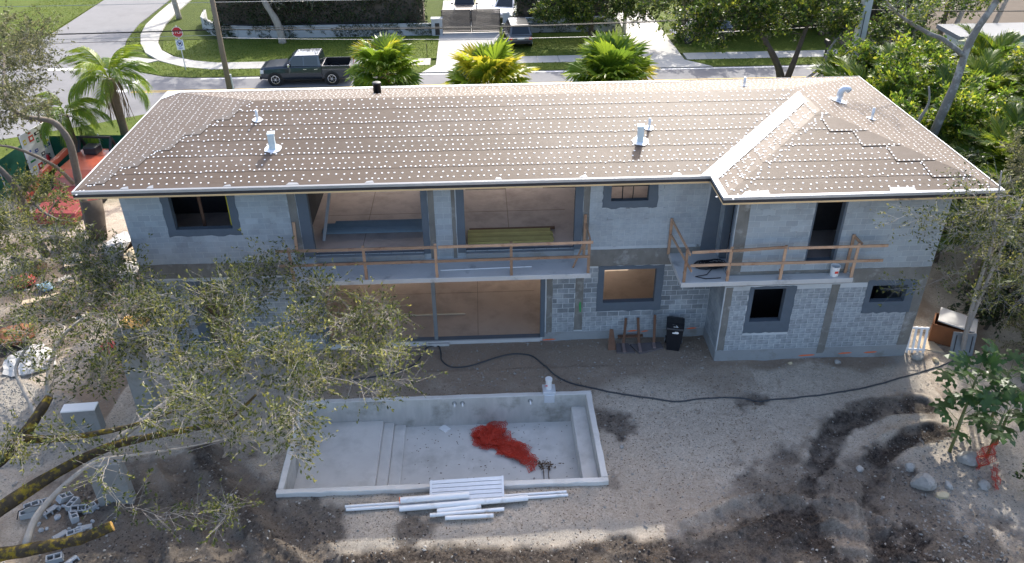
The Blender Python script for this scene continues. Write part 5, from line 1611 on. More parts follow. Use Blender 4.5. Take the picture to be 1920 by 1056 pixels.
# fallen leaves
n = 2600
x, y = rg.uniform(-6, 9, n), rg.uniform(-10.5, -2.2, n)
inp = (x > POOL[0]) & (x < POOL[1]) & (y > POOL[2]) & (y < POOL[3])
ix = (x > -2.7) & (x < 2.65) & (y > -6.85) & (y < -3.3)
k = ~inp | (ix & (rg.uniform(0, 1, n) < .5))
x, y, ix = x[k], y[k], ix[k]
z = np.where(ix, -.985, ground_fields(x, y)[0] + .012)
n = len(x)
a = rg.uniform(0, 6.28, n)
d = np.stack([np.cos(a), np.sin(a), rg.normal(0, .15, n)], 1) * rg.uniform(.02, .04, n)[:, None]
e = np.stack([-np.sin(a), np.cos(a), rg.normal(0, .3, n)], 1) * .013
c = np.stack([x, y, z], 1)
V = np.stack([c - d, c + e, c + d, c - e], 1).reshape(-1, 3)
tag(link('fallen_leaves', mesh_np('fallen_leaves', V, np.arange(4 * n).reshape(-1, 4), MAT['leaf_litter'])), 'small brown fallen leaves scattered on the dirt and pool floor', 'leaves', kind='stuff')

# ================================================================== VEHICLES
def loft(b, secs):
    """secs: list of equal-length point loops"""
    n = len(secs[0])
    vs = [p for s in secs for p in s]
    fs = []
    for i in range(len(secs) - 1):
        for k in range(n):
            fs.append((i * n + k, i * n + (k + 1) % n, (i + 1) * n + (k + 1) % n, (i + 1) * n + k))
    fs += [tuple(reversed(range(n))), tuple((len(secs) - 1) * n + k for k in range(n))]
    return b.add(vs, fs)
def sec(x, w, z0, z1, r_=.12, inset=.04):
    return [(x, -w + .06, z0), (x, -w, z0 + .14), (x, -w, (z0 + z1) / 2), (x, -w + inset, z1 - r_), (x, -w + inset + r_, z1), (x, w - inset - r_, z1), (x, w - inset, z1 - r_), (x, w, (z0 + z1) / 2), (x, w, z0 + .14), (x, w - .06, z0)]
def wheels(t, xs, w, r_, tw=.26, spokes=6):
    for x in xs:
        for s in (-1, 1):
            y = s * (w - tw / 2 + .01)
            arch = MB().tube([(x, s * (w - .28), r_ * 1.02), (x, s * (w + .006), r_ * 1.02)], r_ * 1.18, 24).build('wheel_arch', 'black_plastic', t)
            wh = MB().tube([(x, y - s * tw / 2, r_), (x, y - s * tw * .42, r_), (x, y + s * tw * .42, r_), (x, y + s * tw * .52, r_)], [r_ * .93, r_, r_, r_ * .92], 24).build('wheel', 'rubber', t)
            b = MB().tube([(x, y + s * tw * .50, r_), (x, y + s * tw * .56, r_)], [r_ * .16, r_ * .16], 10)
            for k in range(spokes):
                a = 2 * math.pi * k / spokes
                b.bar((x + r_ * .12 * math.cos(a), y + s * tw * .55, r_ + r_ * .12 * math.sin(a)), (x + r_ * .62 * math.cos(a), y + s * tw * .55, r_ + r_ * .62 * math.sin(a)), r_ * .24, .02, 0)
            for k in range(24):
                a, c = 2 * math.pi * k / 24, 2 * math.pi * (k + 1) / 24
                p = [(x + r_ * q * math.cos(f), y + s * tw * .56, r_ + r_ * q * math.sin(f)) for q, f in ((.58, a), (.68, a), (.68, c), (.58, c))]
                b.add(p, [(0, 1, 2, 3)])
            b.build('rim', 'chrome', wh)
def glass(t, quads, name='window'):
    for q in quads:
        MB().add(q, [tuple(range(len(q)))]).build(name, 'car_glass', t)

tr = thing('pickup_truck', 'dark blue-grey crew-cab pickup truck parked along the far side of the street', 'truck', (-11.35, 30.2, 0.0))
b = MB()
loft(b, [sec(-2.98, .82, .58, 1.0, .1), sec(-2.9, .93, .46, 1.12, .12), sec(-2.6, .99, .44, 1.20, .12), sec(-1.9, 1.0, .44, 1.25, .12), sec(-1.35, 1.0, .42, 1.28, .12), sec(1.06, 1.0, .42, 1.28, .06)])
b.build('body', 'truck_paint', tr, bevel=.015)
b = MB()
def cs(x, z, w):
    return [(x, -w, z), (x, w, z)]
base, top = 1.27, 1.93
A = [(-1.42, -.94, base), (-1.42, .94, base), (1.06, .95, base), (1.06, -.95, base)]
T = [(-.62, -.76, top - .03), (-.62, .76, top - .03), (.92, .78, top), (.92, -.78, top)]
M_ = [(-.78, -.80, top - .09), (-.78, .80, top - .09), (.97, .81, top - .07), (.97, -.81, top - .07)]
b.add(A + M_ + T, [(0, 1, 5, 4), (1, 2, 6, 5), (2, 3, 7, 6), (3, 0, 4, 7), (4, 5, 9, 8), (5, 6, 10, 9), (6, 7, 11, 10), (7, 4, 8, 11), (8, 9, 10, 11)])
b.build('cab', 'truck_paint', tr, bevel=.02)
for s in (-1, 1):
    def sw(x, f, o=.012):
        zb, zt = base + .03, top - .11
        z = zb + (zt - zb) * f
        y = .945 + (.805 - .945) * ((z - base) / (top - .09 - base))
        return (x, s * (y + o), z)
    q1 = [sw(-1.12, 0), sw(-.12, 0), sw(-.10, 1), sw(-.70, 1)]
    q2 = [sw(-.02, 0), sw(.86, 0), sw(.84, 1), sw(-.01, 1)]
    glass(tr, [q1 if s < 0 else q1[::-1], q2 if s < 0 else q2[::-1]])
    for x in (.0, .72):
        MB().box(x - .12, x + .1, s * 1.0 - .012 + s * .005, s * 1.0 + .012 + s * .005, 1.05, 1.09).build('door_handle', 'chrome', tr)
    m_ = MB().obox(Matrix.Translation((-1.0, s * 1.13, 1.36)), .12, .2, .2).build('mirror', 'chrome' if s < 0 else 'truck_paint', tr, bevel=.03)
    MB().prism([(-2.93, .82), (-2.72, .84), (-2.70, 1.06), (-2.9, 1.04)], lambda x, z: (x, s * .955, z), lambda x, z: (x, s * .985, z)).build('headlight', 'lamp_clear', tr)
    MB().box(2.86, 2.93, s * .93 - .05, s * .93 + .05, .85, 1.2).build('tail_light', 'lamp_red', tr)
glass(tr, [[(-1.40, -.86, base + .03), (-.82, -.72, top - .11), (-.82, .72, top - .11), (-1.40, .86, base + .03)]], 'windscreen')
glass(tr, [[(1.075, -.8, base + .05), (1.075, .8, base + .05), (.99, .7, top - .1), (.99, -.7, top - .1)]], 'rear_window')
b = MB().box(1.08, 2.92, -1.0, -.92, .45, 1.27).box(1.08, 2.92, .92, 1.0, .45, 1.27).box(1.08, 1.15, -.92, .92, .45, 1.27).box(2.84, 2.92, -.92, .92, .5, 1.27)
b.build('bed_wall', 'truck_paint', tr, bevel=.015)
MB().box(1.16, 2.83, -.91, .91, .5, .74).build('bed_floor', 'black_plastic', tr)
for s in (-1, 1):
    MB().box(1.17, 2.82, s * .908 - .006, s * .908 + .006, .75, 1.26).build('bed_liner', 'black_plastic', tr)
MB().box(-3.04, -2.9, -.92, .92, .42, .62).build('bumper', 'black_plastic', tr, bevel=.03)
MB().box(2.93, 3.06, -.95, .95, .5, .66).build('bumper', 'chrome', tr, bevel=.03)
MB().box(-2.995, -2.96, -.6, .6, .68, 1.0).build('grille', 'black_plastic', tr)
MB().box(-1.3, 1.0, -.98, -.86, .34, .42).build('side_step', 'black_plastic', tr)
MB().box(-1.3, 1.0, .86, .98, .34, .42).build('side_step', 'black_plastic', tr)
wheels(tr, (-2.0, 1.68), 1.0, .42)

def car(name, label, loc, rz, m, h=1.68, L=4.7, w=.92, suv=True):
    """front at -x"""
    t = thing(name, label, 'car', loc, rz)
    f = L / 2
    bl = h * .60
    b = MB()
    loft(b, [sec(-f, w * .8, .45, bl * .72, .1), sec(-f + .12, w * .93, .34, bl * .82, .12), sec(-f + .6, w, .3, bl * .93, .12), sec(-f * .42, w, .28, bl, .1), sec(f - .35, w, .3, bl, .1), sec(f - .05, w * .95, .36, bl * .96, .1), sec(f, w * .88, .45, bl * .85, .1)])
    b.build('body', m, t, bevel=.02)
    b = MB()
    x0, x1, x2, x3 = -f * .46, -f * .14, f - (.55 if suv else 1.1), f - (.12 if suv else .55)
    A = [(x0, -w * .93, bl - .01), (x0, w * .93, bl - .01), (x3, w * .93, bl - .01), (x3, -w * .93, bl - .01)]
    T = [(x1, -w * .72, h), (x1, w * .72, h), (x2, w * .74, h - .02), (x2, -w * .74, h - .02)]
    b.add(A + T, [(0, 1, 5, 4), (1, 2, 6, 5), (2, 3, 7, 6), (3, 0, 4, 7), (4, 5, 6, 7)])
    b.build('cabin', m, t, bevel=.05)
    lerp = lambda p, q, k: tuple(p[i] + (q[i] - p[i]) * k for i in range(3))
    def g(i, j, u0, u1, v0, v1, push):
        a, c, d, e = A[i], A[j], T[j], T[i]
        q = [lerp(lerp(a, c, u), lerp(e, d, u), v) for u, v in ((u0, v0), (u1, v0), (u1, v1), (u0, v1))]
        return [tuple(p[k] + push[k] for k in range(3)) for p in q]
    glass(t, [g(0, 1, .08, .92, .1, .88, (-.022, 0, .012))], 'windscreen')
    glass(t, [g(2, 3, .1, .9, .12, .85, (.022, 0, .01))], 'rear_window')
    glass(t, [g(1, 2, .08, .48, .12, .85, (0, .022, .008)), g(1, 2, .52, .9, .12, .85, (0, .022, .008)), g(3, 0, .1, .48, .12, .85, (0, -.022, .008)), g(3, 0, .52, .92, .12, .85, (0, -.022, .008))])
    for s in (-1, 1):
        MB().box(f - .07, f + .012, s * w * .78 - .12, s * w * .78 + .1, bl * .68, bl * .88).build('tail_light', 'lamp_red', t, bevel=.02)
        MB().box(-f - .0, -f + .1, s * w * .7 - .14, s * w * .7 + .12, bl * .58, bl * .72).build('headlight', 'lamp_clear', t, bevel=.02)
        MB().obox(Matrix.Translation((-f * .36, s * (w + .1), bl + .06)), .12, .18, .13).build('mirror', m, t, bevel=.03)
    MB().box(f - .02, f + .03, -w * .8, w * .8, .4, .6).build('bumper', 'black_plastic', t, bevel=.02)
    MB().box(f - .01, f + .02, -.26, .26, .72, .84).build('licence_plate', 'white_paint', t)
    wheels(t, (-f * .6, f * .58), w, .34, .22, 5)
    return t
car('parked_car', 'dark grey car parked beside the driveway with its red tail lights towards the street', (3.0, 38.6, .05), R(-86), 'car_grey', 1.65, 4.6)
car('parked_car', 'black off-road car behind the slatted gate facing the street', (-1.0, 46.4, .05), R(88), 'car_black', 1.9, 4.5)
car('parked_car', 'white car parked behind the right half of the slatted gate', (2.5, 46.2, .05), R(75), 'car_white', 1.5, 4.6, suv=False)
car('parked_car', 'black car in the shade under the trees right of the second driveway', (17.0, 38.0, .04), R(8), 'car_black', 1.6, 4.6)

# ================================================================== STREET FURNITURE
def pole(name, label, x, y, r0, r1, h, m, n=14, rect=False):
    t = thing(name, label, 'pole', (x, y, -.1))
    if rect:
        b = MB().add([(-r0, -r0, 0), (r0, -r0, 0), (r0, r0, 0), (-r0, r0, 0), (-r1, -r1, h), (r1, -r1, h), (r1, r1, h), (-r1, r1, h)], [(0, 3, 2, 1), (4, 5, 6, 7), (0, 1, 5, 4), (1, 2, 6, 5), (2, 3, 7, 6), (3, 0, 4, 7)])
        b.build('shaft', m, t, bevel=.02)
    else:
        MB().tube([(0, 0, 0), (0, 0, h * .5), (0, 0, h)], [r0, (r0 + r1) / 2, r1], n).build('shaft', m, t, smooth=True)
    return t
p1_ = pole('utility_pole', 'brown timber utility pole standing between the truck and the house roof', -14.2, 22.0, .17, .12, 9.6, 'timber_pole')
MB().tube([(.2, .02, 0), (.19, .02, 3.2)], .05, 8).build('cable_guard', 'galvanized', p1_)
MB().box(-1.1, 1.1, -.06, .06, 9.0, 9.14).build('crossarm', 'timber_pole', p1_)
p2_ = pole('utility_pole', 'thick square concrete utility pole behind the right end of the roof', 21.7, 22.0, .30, .2, 10.5, 'pole_concrete', rect=True)
MB().tube([(-.1, -.3, 6.1), (-.1, -.34, 4.2), (.25, -.3, 3.0)], .02, 6).build('drop_cable', 'wire', p2_)
p3_ = pole('utility_pole', 'slim grey utility pole across the street behind the third fan palm', 11.4, 39.9, .16, .13, 9.5, 'pole_concrete')
def wire(label, p, q, sag, r_, m='wire', n=18):
    pts = []
    for i in range(n + 1):
        f = i / n
        pts.append((p[0] + (q[0] - p[0]) * f, p[1] + (q[1] - p[1]) * f, p[2] + (q[2] - p[2]) * f - sag * 4 * f * (1 - f)))
    tag(MB().tube(pts, r_, 5).build('overhead_wire', m), label, 'wire')
wire('thick black cable strung between the timber pole and the concrete pole', (-14.1, 22, 5.6), (21.6, 22, 6.0), .34, .032)
wire('thin black wire just above the thick cable between the two near poles', (-14.1, 22, 5.75), (21.6, 22, 6.12), .42, .014)
wire('thin pale wire hanging lowest between the two near poles', (-14.1, 22, 5.15), (21.6, 22, 5.2), .38, .012, 'wire_pale')
wire('pale wire hanging highest between the two near poles', (-14.1, 22, 7.05), (21.6, 22, 7.3), .1, .012, 'wire_pale')
wire('thick black cable running left from the timber pole over the side street', (-14.2, 22, 5.6), (-44, 22, 5.75), .16, .034)
wire('thin wire below the thick cable left of the timber pole', (-14.2, 22, 5.3), (-44, 22, 5.35), .1, .012, 'wire_pale')
wire('lowest thin wire left of the timber pole', (-14.2, 22, 5.1), (-44, 22, 5.15), .1, .012)
wire('topmost pale wire left of the timber pole', (-14.2, 22, 7.05), (-44, 22, 7.2), .1, .012, 'wire_pale')
wire('black cable running right from the concrete pole into the trees', (21.7, 22, 6.0), (55, 22, 6.3), .4, .03)

# stop sign with the plate below
t = thing('stop_sign', 'red octagonal stop sign above a white plate at the street corner', 'sign', (-20.4, 33.1, .03))
MB().tube([(0, 0, 0), (0, 0, 3.0)], .035, 8).build('sign_post', 'galvanized', t)
O8 = [(.385 * math.cos(R(22.5 + 45 * k)), 2.58 + .385 * math.sin(R(22.5 + 45 * k))) for k in range(8)]
s1 = MB().prism(O8, lambda x, z: (x, -.036, z), lambda x, z: (x, -.042, z)).build('octagon_plate', 'white_paint', t)
O8b = [(.355 * math.cos(R(22.5 + 45 * k)), 2.58 + .355 * math.sin(R(22.5 + 45 * k))) for k in range(8)]
MB().prism(O8b, lambda x, z: (x, -.0425, z), lambda x, z: (x, -.046, z)).build('red_field', 'red_paint', s1)
def text(parent, body, size, loc, m, name='lettering', thick=.002):
    cu = bpy.data.curves.new(name, 'FONT')
    cu.body = body
    cu.size = size
    cu.align_x = 'CENTER'
    cu.align_y = 'CENTER'
    cu.extrude = thick
    o = bpy.data.objects.new(name, cu)
    COL.objects.link(o)
    dg = bpy.context.evaluated_depsgraph_get()
    me = bpy.data.meshes.new_from_object(o.evaluated_get(dg))
    bpy.data.objects.remove(o, do_unlink=True)
    me.transform(Matrix.Translation(loc) @ Matrix.Rotation(R(90), 4, 'X'))
    me.materials.clear()
    me.materials.append(MAT[m])
    return link(name, me, parent)
text(s1, 'STOP', .30, (0, -.050, 2.58), 'white_paint')
s2 = MB().box(-.26, .26, -.042, -.036, 1.38, 2.10).build('white_plate', 'white_paint', t)
b = MB()
for k in range(24):
    a, c = 2 * math.pi * k / 24, 2 * math.pi * (k + 1) / 24
    b.add([(q * math.cos(f), -.0435, 1.82 + q * math.sin(f)) for q, f in ((.16, a), (.205, a), (.205, c), (.16, c))], [(0, 3, 2, 1)])
b.add([(-.13, -.0438, 1.93), (-.10, -.0438, 1.96), (.14, -.0438, 1.71), (.11, -.0438, 1.68)], [(0, 1, 2, 3)])
b.build('ban_ring', 'blue_print', s2)
MB().prism([(-.06, 1.70), (-.02, 1.70), (-.02, 1.80), (.06, 1.80), (.06, 1.70), (.10, 1.70), (.10, 1.86), (.12, 1.92), (.05, 1.90), (-.07, 1.88), (-.1, 1.93), (-.1, 1.84)], lambda x, z: (x, -.043, z), lambda x, z: (x, -.0445, z)).build('ban_symbol', 'black_print', s2)
MB().box(-.16, .16, -.0435, -.0425, 1.50, 1.535).box(-.12, .12, -.0435, -.0425, 1.44, 1.47).build('plate_text', 'blue_print', s2)
# mailbox
t = thing('mailbox', 'dark mailbox on a post on the verge right of the street trees', 'mailbox', (24.45, 32.4, .03))
MB().box(-.06, .06, -.06, .06, 0, 1.1).build('post', 'gate_metal', t)
MB().prism([(-.14, 1.1), (.14, 1.1), (.14, 1.28), (.1, 1.36), (0, 1.39), (-.1, 1.36), (-.14, 1.28)], lambda x, z: (x, -.28, z), lambda x, z: (x, .28, z)).build('box', 'gate_metal', t)
for x, y, l in ((-3.7, 34.9, 'thin dark marker stake on the grass left of the slatted gate drive'),):
    tag(MB().tube([(x, y, 0), (x, y, 1.0)], .025, 6).build('marker_stake', 'gate_metal'), l, 'stake')

# ================================================================== ACROSS THE STREET: gate, walls, houses
t = thing('driveway_gate', 'dark brown double-leaf slatted driveway gate across the street', 'gate', (-.5, 41.1, .05))
for k in range(2):
    xa, xb = (-2.3, -.02) if k == 0 else (.02, 2.3)
    fr = MB().box(xa, xa + .07, -.035, .035, .06, 1.78).box(xb - .07, xb, -.035, .035, .06, 1.78).box(xa + .07, xb - .07, -.035, .035, .06, .14).box(xa + .07, xb - .07, -.035, .035, 1.70, 1.78)
    f_ = fr.build('gate_leaf', 'gate_metal', t)
    for i in range(17):
        z = .17 + i * .0895
        MB().box(xa + .07, xb - .07, -.02, .02, z, z + .076).build('slat', 'gate_metal', f_)
t = thing('gate_pillar', 'white gate pillar with a dark panel left of the slatted gate', 'pillar', (-3.15, 40.75, 0))
MB().box(-.42, .42, -.3, .3, 0, 1.28).build('shaft', 'garden_wall', t, bevel=.01)
MB().box(-.14, .2, -.325, -.30, .1, 1.0).build('dark_panel', 'gate_metal', t)
MB().box(-.46, .46, -.34, .34, 1.28, 1.33).build('cap', 'garden_wall', t)
t = thing('gate_pillar', 'white gate pillar right of the slatted gate behind the parked car', 'pillar', (2.25, 41.2, 0))
MB().box(-.25, .25, -.25, .25, 0, 1.5).build('shaft', 'garden_wall', t, bevel=.01)
MB().box(-.28, .28, -.28, .28, 1.5, 1.55).build('cap', 'garden_wall', t)
def lowwall(label, pts, h, iv, seed, th=.2):
    t = thing('garden_wall', label, 'wall', (pts[0][0], pts[0][1], 0))
    for (ax, ay), (bx, by) in zip(pts[:-1], pts[1:]):
        d = Vector((bx - ax, by - ay, 0)).normalized()
        n_ = Vector((-d.y, d.x, 0)) * th / 2
        MB().prism([(ax - n_.x, ay - n_.y), (bx - n_.x, by - n_.y), (bx + n_.x, by + n_.y), (ax + n_.x, ay + n_.y)], lambda x, y: (x, y, -.05), lambda x, y: (x, y, h)).build('wall_panel', 'garden_wall', t, True)
    if iv:
        rg = np.random.default_rng(seed)
        C = []
        for (ax, ay), (bx, by) in zip(pts[:-1], pts[1:]):
            L = math.hypot(bx - ax, by - ay)
            n = int(L * 420)
            u = rg.uniform(0, 1, n)
            z = rg.uniform(0, h + .05, n)
            x, y = ax + (bx - ax) * u, ay + (by - ay) * u
            m_ = fbm(x * 1.0 + z * .7, z * 1.3 + y, .9, seed, 3) + .35 * (z / h - .5)
            k = m_ > -.15
            C.append(np.stack([x[k], y[k] - th / 2 - rg.uniform(.01, .08, k.sum()), z[k]], 1))
        leaves('ivy', np.concatenate(C), .12, 'leaf_dark', t, rg)
    return t

# ================================================================== VEGETATION
def leaf_arrays(C, size, rg, up=.6, aspect=.42, dirs=None, tint=None, tspread=.28):
    n = len(C)
    d = rg.normal(0, 1, (n, 3)) if dirs is None else dirs + rg.normal(0, .55, (n, 3))
    d /= np.linalg.norm(d, axis=1)[:, None] + 1e-9
    nr = rg.normal(0, 1, (n, 3))
    nr[:, 2] += up * 2.2
    b = np.cross(nr, d)
    b /= np.linalg.norm(b, axis=1)[:, None] + 1e-9
    L = size * rg.uniform(.65, 1.35, n)[:, None]
    w = L * aspect * .5
    V = np.stack([C, C + d * L * .5 + b * w, C + d * L, C + d * L * .5 - b * w], 1).reshape(-1, 3)
    F = np.arange(4 * n).reshape(-1, 4)
    t = rg.uniform(0, 1, n) if tint is None else np.clip(tint + rg.normal(0, tspread, n), 0, 1)
    return V, F, np.repeat(t, 4)

def leaves(name, C, size, m, parent, rg, world=True, **kw):
    V, F, t = leaf_arrays(C, size, rg, **kw)
    return link(name, mesh_np(name, V, F, MAT[m], tint=t), parent, world)

def sticks(P, Q_, r0, r1):
    n = len(P)
    d = Q_ - P
    d /= np.linalg.norm(d, axis=1)[:, None] + 1e-9
    a = np.where(np.abs(d[:, 2:3]) < .9, np.array([[0, 0, 1.]]), np.array([[1., 0, 0]]))
    x = np.cross(a, d)
    x /= np.linalg.norm(x, axis=1)[:, None] + 1e-9
    y = np.cross(d, x)
    ring = []
    for B, r_ in ((P, r0), (Q_, r1)):
        for k in range(3):
            f = 2 * math.pi * k / 3
            ring.append(B + (x * math.cos(f) + y * math.sin(f)) * r_)
    V = np.stack(ring, 1).reshape(-1, 3)
    F = (np.arange(n)[:, None, None] * 6 + np.array([(0, 1, 4, 3), (1, 2, 5, 4), (2, 0, 3, 5)])[None]).reshape(-1, 4)
    return V, F

def tree(name, label, limbs, targets, seed, leaf='leaf_oak', lsize=.06, twigs=9, per=14, tlen=.45, bark='bark_oak', br=.035, base=None, aspect=.42, cat='tree',
         twig_mat=None, group=None, spread=.03, tip=False, droop=0.0, cluster_tint=True, up=.6):
    """limbs: [(points, r0, r1, material)]; targets: twig clusters that side branches reach out to"""
    rg = np.random.default_rng(seed)
    p0 = base or limbs[0][0][0]
    t = thing(name, label, cat, (p0[0], p0[1], max(0.0, p0[2] - .3) if p0[2] > .5 else p0[2]), 0, group)
    nodes_, rad = [], []
    for i, (pts, r0, r1, m) in enumerate(limbs):
        sp = smooth_path([tuple(q) for q in pts], 4)
        k = len(sp)
        rs = [(r0 + (r1 - r0) * j / (k - 1)) * rg.uniform(.92, 1.1) for j in range(k)]
        MB().tube(sp, rs, 10 if r0 > .1 else 7).build('trunk' if i == 0 else 'limb', m, t, True, True)
        lo = 0 if (i or r1 < .05) else k // 3
        nodes_ += sp[lo:]
        rad += rs[lo:]
    T = np.asarray(targets, float)
    N = np.array(nodes_)
    dist = np.min(np.linalg.norm(T[:, None] - N[None], axis=2), axis=1)
    inc = np.zeros((len(T), 3))
    b = MB()
    NL = [np.array(q) for q in N]
    NA = np.array(NL)
    RA = np.array(rad)
    for i in np.argsort(dist):
        q = T[i]
        dd = np.linalg.norm(NA - q, axis=1)
        j = int(np.argmin(dd))
        s, d_ = NA[j], dd[j]
        if d_ < .05:
            continue
        k = max(3, int(d_ / .35) + 2)
        pts = []
        ctrl = s + (q - s) * .45 + np.array([0, 0, .12 * d_]) + rg.normal(0, .1 * d_, 3)
        for f in np.linspace(0, 1, k):
            pts.append((1 - f) ** 2 * s + 2 * f * (1 - f) * ctrl + f * f * q + (rg.normal(0, .025 * min(d_, 1.5), 3) if 0 < f < 1 else 0))
        inc[i] = (pts[-1] - pts[-2]) / (np.linalg.norm(pts[-1] - pts[-2]) + 1e-9)
        r0 = min(RA[j] * .75, br * (.6 + .35 * min(d_, 3)))
        rs = np.linspace(r0, max(.006, br * .22), k)
        b.tube(pts, list(rs), 5, False)
        NA = np.concatenate([NA, np.array(pts[1:])])
        RA = np.concatenate([RA, rs[1:]])
    if b.v:
        tag(b.build('branches', bark, t, True, True), kind='stuff')
    # twigs and leaves
    nt = len(T)
    dirs = rg.normal(0, 1, (nt, twigs, 3))
    dirs[..., 2] = dirs[..., 2] * .7 + .2 - droop
    dirs /= np.linalg.norm(dirs, axis=2)[..., None]
    dirs = dirs * .85 + inc[:, None] * .75
    dirs /= np.linalg.norm(dirs, axis=2)[..., None]
    Ls = rg.uniform(.3, 1.15, (nt, twigs, 1)) * tlen
    back = rg.uniform(-.15, 1.0, (nt, twigs, 1)) * tlen * 1.25
    P = T[:, None] - inc[:, None] * back + rg.normal(0, .025, (nt, twigs, 3))
    Q_ = P + dirs * Ls
    V, F = sticks(P.reshape(-1, 3), Q_.reshape(-1, 3), max(.004, br * .16), .0025)
    tag(link('twigs', mesh_np('twigs', V, F, MAT[twig_mat or bark]), t, True), kind='stuff')
    f = 1.06 - .7 * rg.uniform(0, 1, (nt, twigs, per, 1)) ** 1.5 if tip else rg.uniform(.15, 1.08, (nt, twigs, per, 1))
    C = P[:, :, None] + dirs[:, :, None] * Ls[:, :, None] * f + rg.normal(0, spread, (nt, twigs, per, 3))
    D = np.repeat(dirs[:, :, None], per, 2).reshape(-1, 3)
    ct = np.repeat(np.clip(rg.normal(.42, .2, nt), 0, 1), twigs * per) if cluster_tint else None
    leaves('crown', C.reshape(-1, 3), lsize, leaf, t, rg, dirs=D, aspect=aspect, tint=ct, up=up)
    return t

def in_poly_targets(poly, n, z0, z1, seed, gap=.0, gscale=1.1):
    rg = np.random.default_rng(seed)
    P = np.array(poly)
    lo, hi = P.min(0), P.max(0)
    out = []
    while len(out) < n:
        q = rg.uniform(lo, hi, (400, 2))
        k = inpoly(q[:, 0], q[:, 1], poly) & (fbm(q[:, 0], q[:, 1], gscale, seed + 5, 2) > gap - .35)
        for p in q[k]:
            out.append((p[0], p[1], rg.uniform(z0, z1)))
    return np.array(out[:n])

def blob_targets(blobs, n, seed, shell=.35):
    """points through ellipsoids (cx,cy,cz,rx,ry,rz), denser near their skins"""
    rg = np.random.default_rng(seed)
    out = []
    vol = np.array([b[3] * b[4] * b[5] for b in blobs]) ** .75
    for b, k in zip(blobs, np.maximum(1, (n * vol / vol.sum()).astype(int))):
        d = rg.normal(0, 1, (k, 3))
        d /= np.linalg.norm(d, axis=1)[:, None]
        r_ = rg.uniform(shell, 1, (k, 1)) ** .6
        out.append(np.array(b[:3]) + d * r_ * np.array(b[3:]))
    return np.concatenate(out)

# ---- mossy oak in the foreground
OAK_MAIN = [(-11.58, -.75), (-9.37, -2.3), (-6.54, -1.3), (-4.26, -3.19), (-3.23, -4.11), (-2.25, -4.97), (-1.83, -7.15), (-1.75, -8.9), (-3.0, -9.2), (-3.2, -10.0), (-5.2, -9.6), (-6.3, -9.0), (-8.2, -9.1), (-7.93, -7.04)]
OAK_LEFT = [(-16.8, 2.4), (-14, .7), (-11.7, -.7), (-9.65, -3.1), (-8.5, -5.3), (-9.9, -6.4), (-12, -6.1), (-13.4, -4.8)]
tg = np.concatenate([in_poly_targets(OAK_MAIN, 175, 4.0, 5.1, 3, .25), in_poly_targets(OAK_LEFT, 150, 3.5, 4.9, 4, .15), in_poly_targets([(-9.5, -9.2), (-6, -9.6), (-4.5, -10.3), (-6, -10.8), (-9, -10.4)], 7, 2.6, 3.4, 6),
                     in_poly_targets([(-12.6, -8.4), (-9, -8.6), (-7.5, -8.0), (-9, -7.2), (-12, -7.0)], 12, 2.9, 3.7, 8)])
oak = tree('oak_tree', 'spreading mossy oak in the left foreground with bare twigs and small leaves', [
    ([(-13.9, -9.9, -.1), (-13.5, -9.8, .9), (-12.76, -9.61, 1.75), (-12.2, -9.06, 2.0), (-11.16, -8.23, 2.3), (-9.96, -7.64, 2.6), (-8.55, -7.54, 2.9), (-6.82, -7.56, 3.3), (-6.01, -7.14, 3.8)], .26, .03, 'bark_moss'),
    ([(-13.6, -10.0, .8), (-12.8, -9.94, 1.2), (-12.04, -9.87, 1.3), (-11.26, -9.83, 1.4), (-10.15, -9.65, 1.5), (-9.45, -9.38, 1.6)], .20, .13, 'bark_moss'),
    ([(-11.43, -9.75, 1.45), (-11.32, -9.26, 1.8), (-10.99, -8.77, 2.1), (-10.44, -8.27, 2.4), (-9.93, -8.07, 2.6), (-9.17, -8.18, 2.8), (-7.86, -8.31, 3.1), (-6.48, -8.32, 3.4)], .10, .012, 'bark_oak'),
    ([(-13.4, -9.6, 1.2), (-12.98, -8.32, 2.3), (-12.64, -7.79, 2.5), (-12.19, -7.38, 2.8), (-11.92, -6.86, 3.1), (-11.77, -6.35, 3.3)], .22, .11, 'bark_moss'),
    ([(-11.92, -6.86, 3.1), (-12.34, -6.33, 3.4), (-12.8, -5.66, 3.8), (-12.45, -5.14, 4.3)], .09, .03, 'bark_oak'),
    ([(-11.77, -6.35, 3.3), (-11.88, -5.82, 3.7), (-11.8, -5.04, 4.2), (-11.28, -4.62, 4.6)], .09, .03, 'bark_oak'),
    ([(-12.19, -7.38, 2.8), (-10.92, -7.66, 3.0), (-9.23, -7.64, 3.3), (-8.02, -7.43, 3.6)], .13, .018, 'bark_moss'),
    ([(-9.96, -7.64, 2.6), (-8.6, -6.6, 3.2), (-7.4, -5.4, 3.7), (-6.2, -4.6, 4.0), (-4.9, -4.3, 4.3)], .09, .025, 'bark_oak')],
    tg, 5, 'leaf_oak', .1, 18, 7, .74, 'bark_oak', .034, base=(-13.9, -9.9, 0), aspect=.42, twig_mat='twig_pale', spread=.022, tip=True)
MB().tube([(-9.45, -9.38, 1.6), (-9.43, -9.37, 1.603)], .125, 16).build('sawn_limb_end', 'cut_wood', oak, True)['label'] = 'round orange sawn limb end'
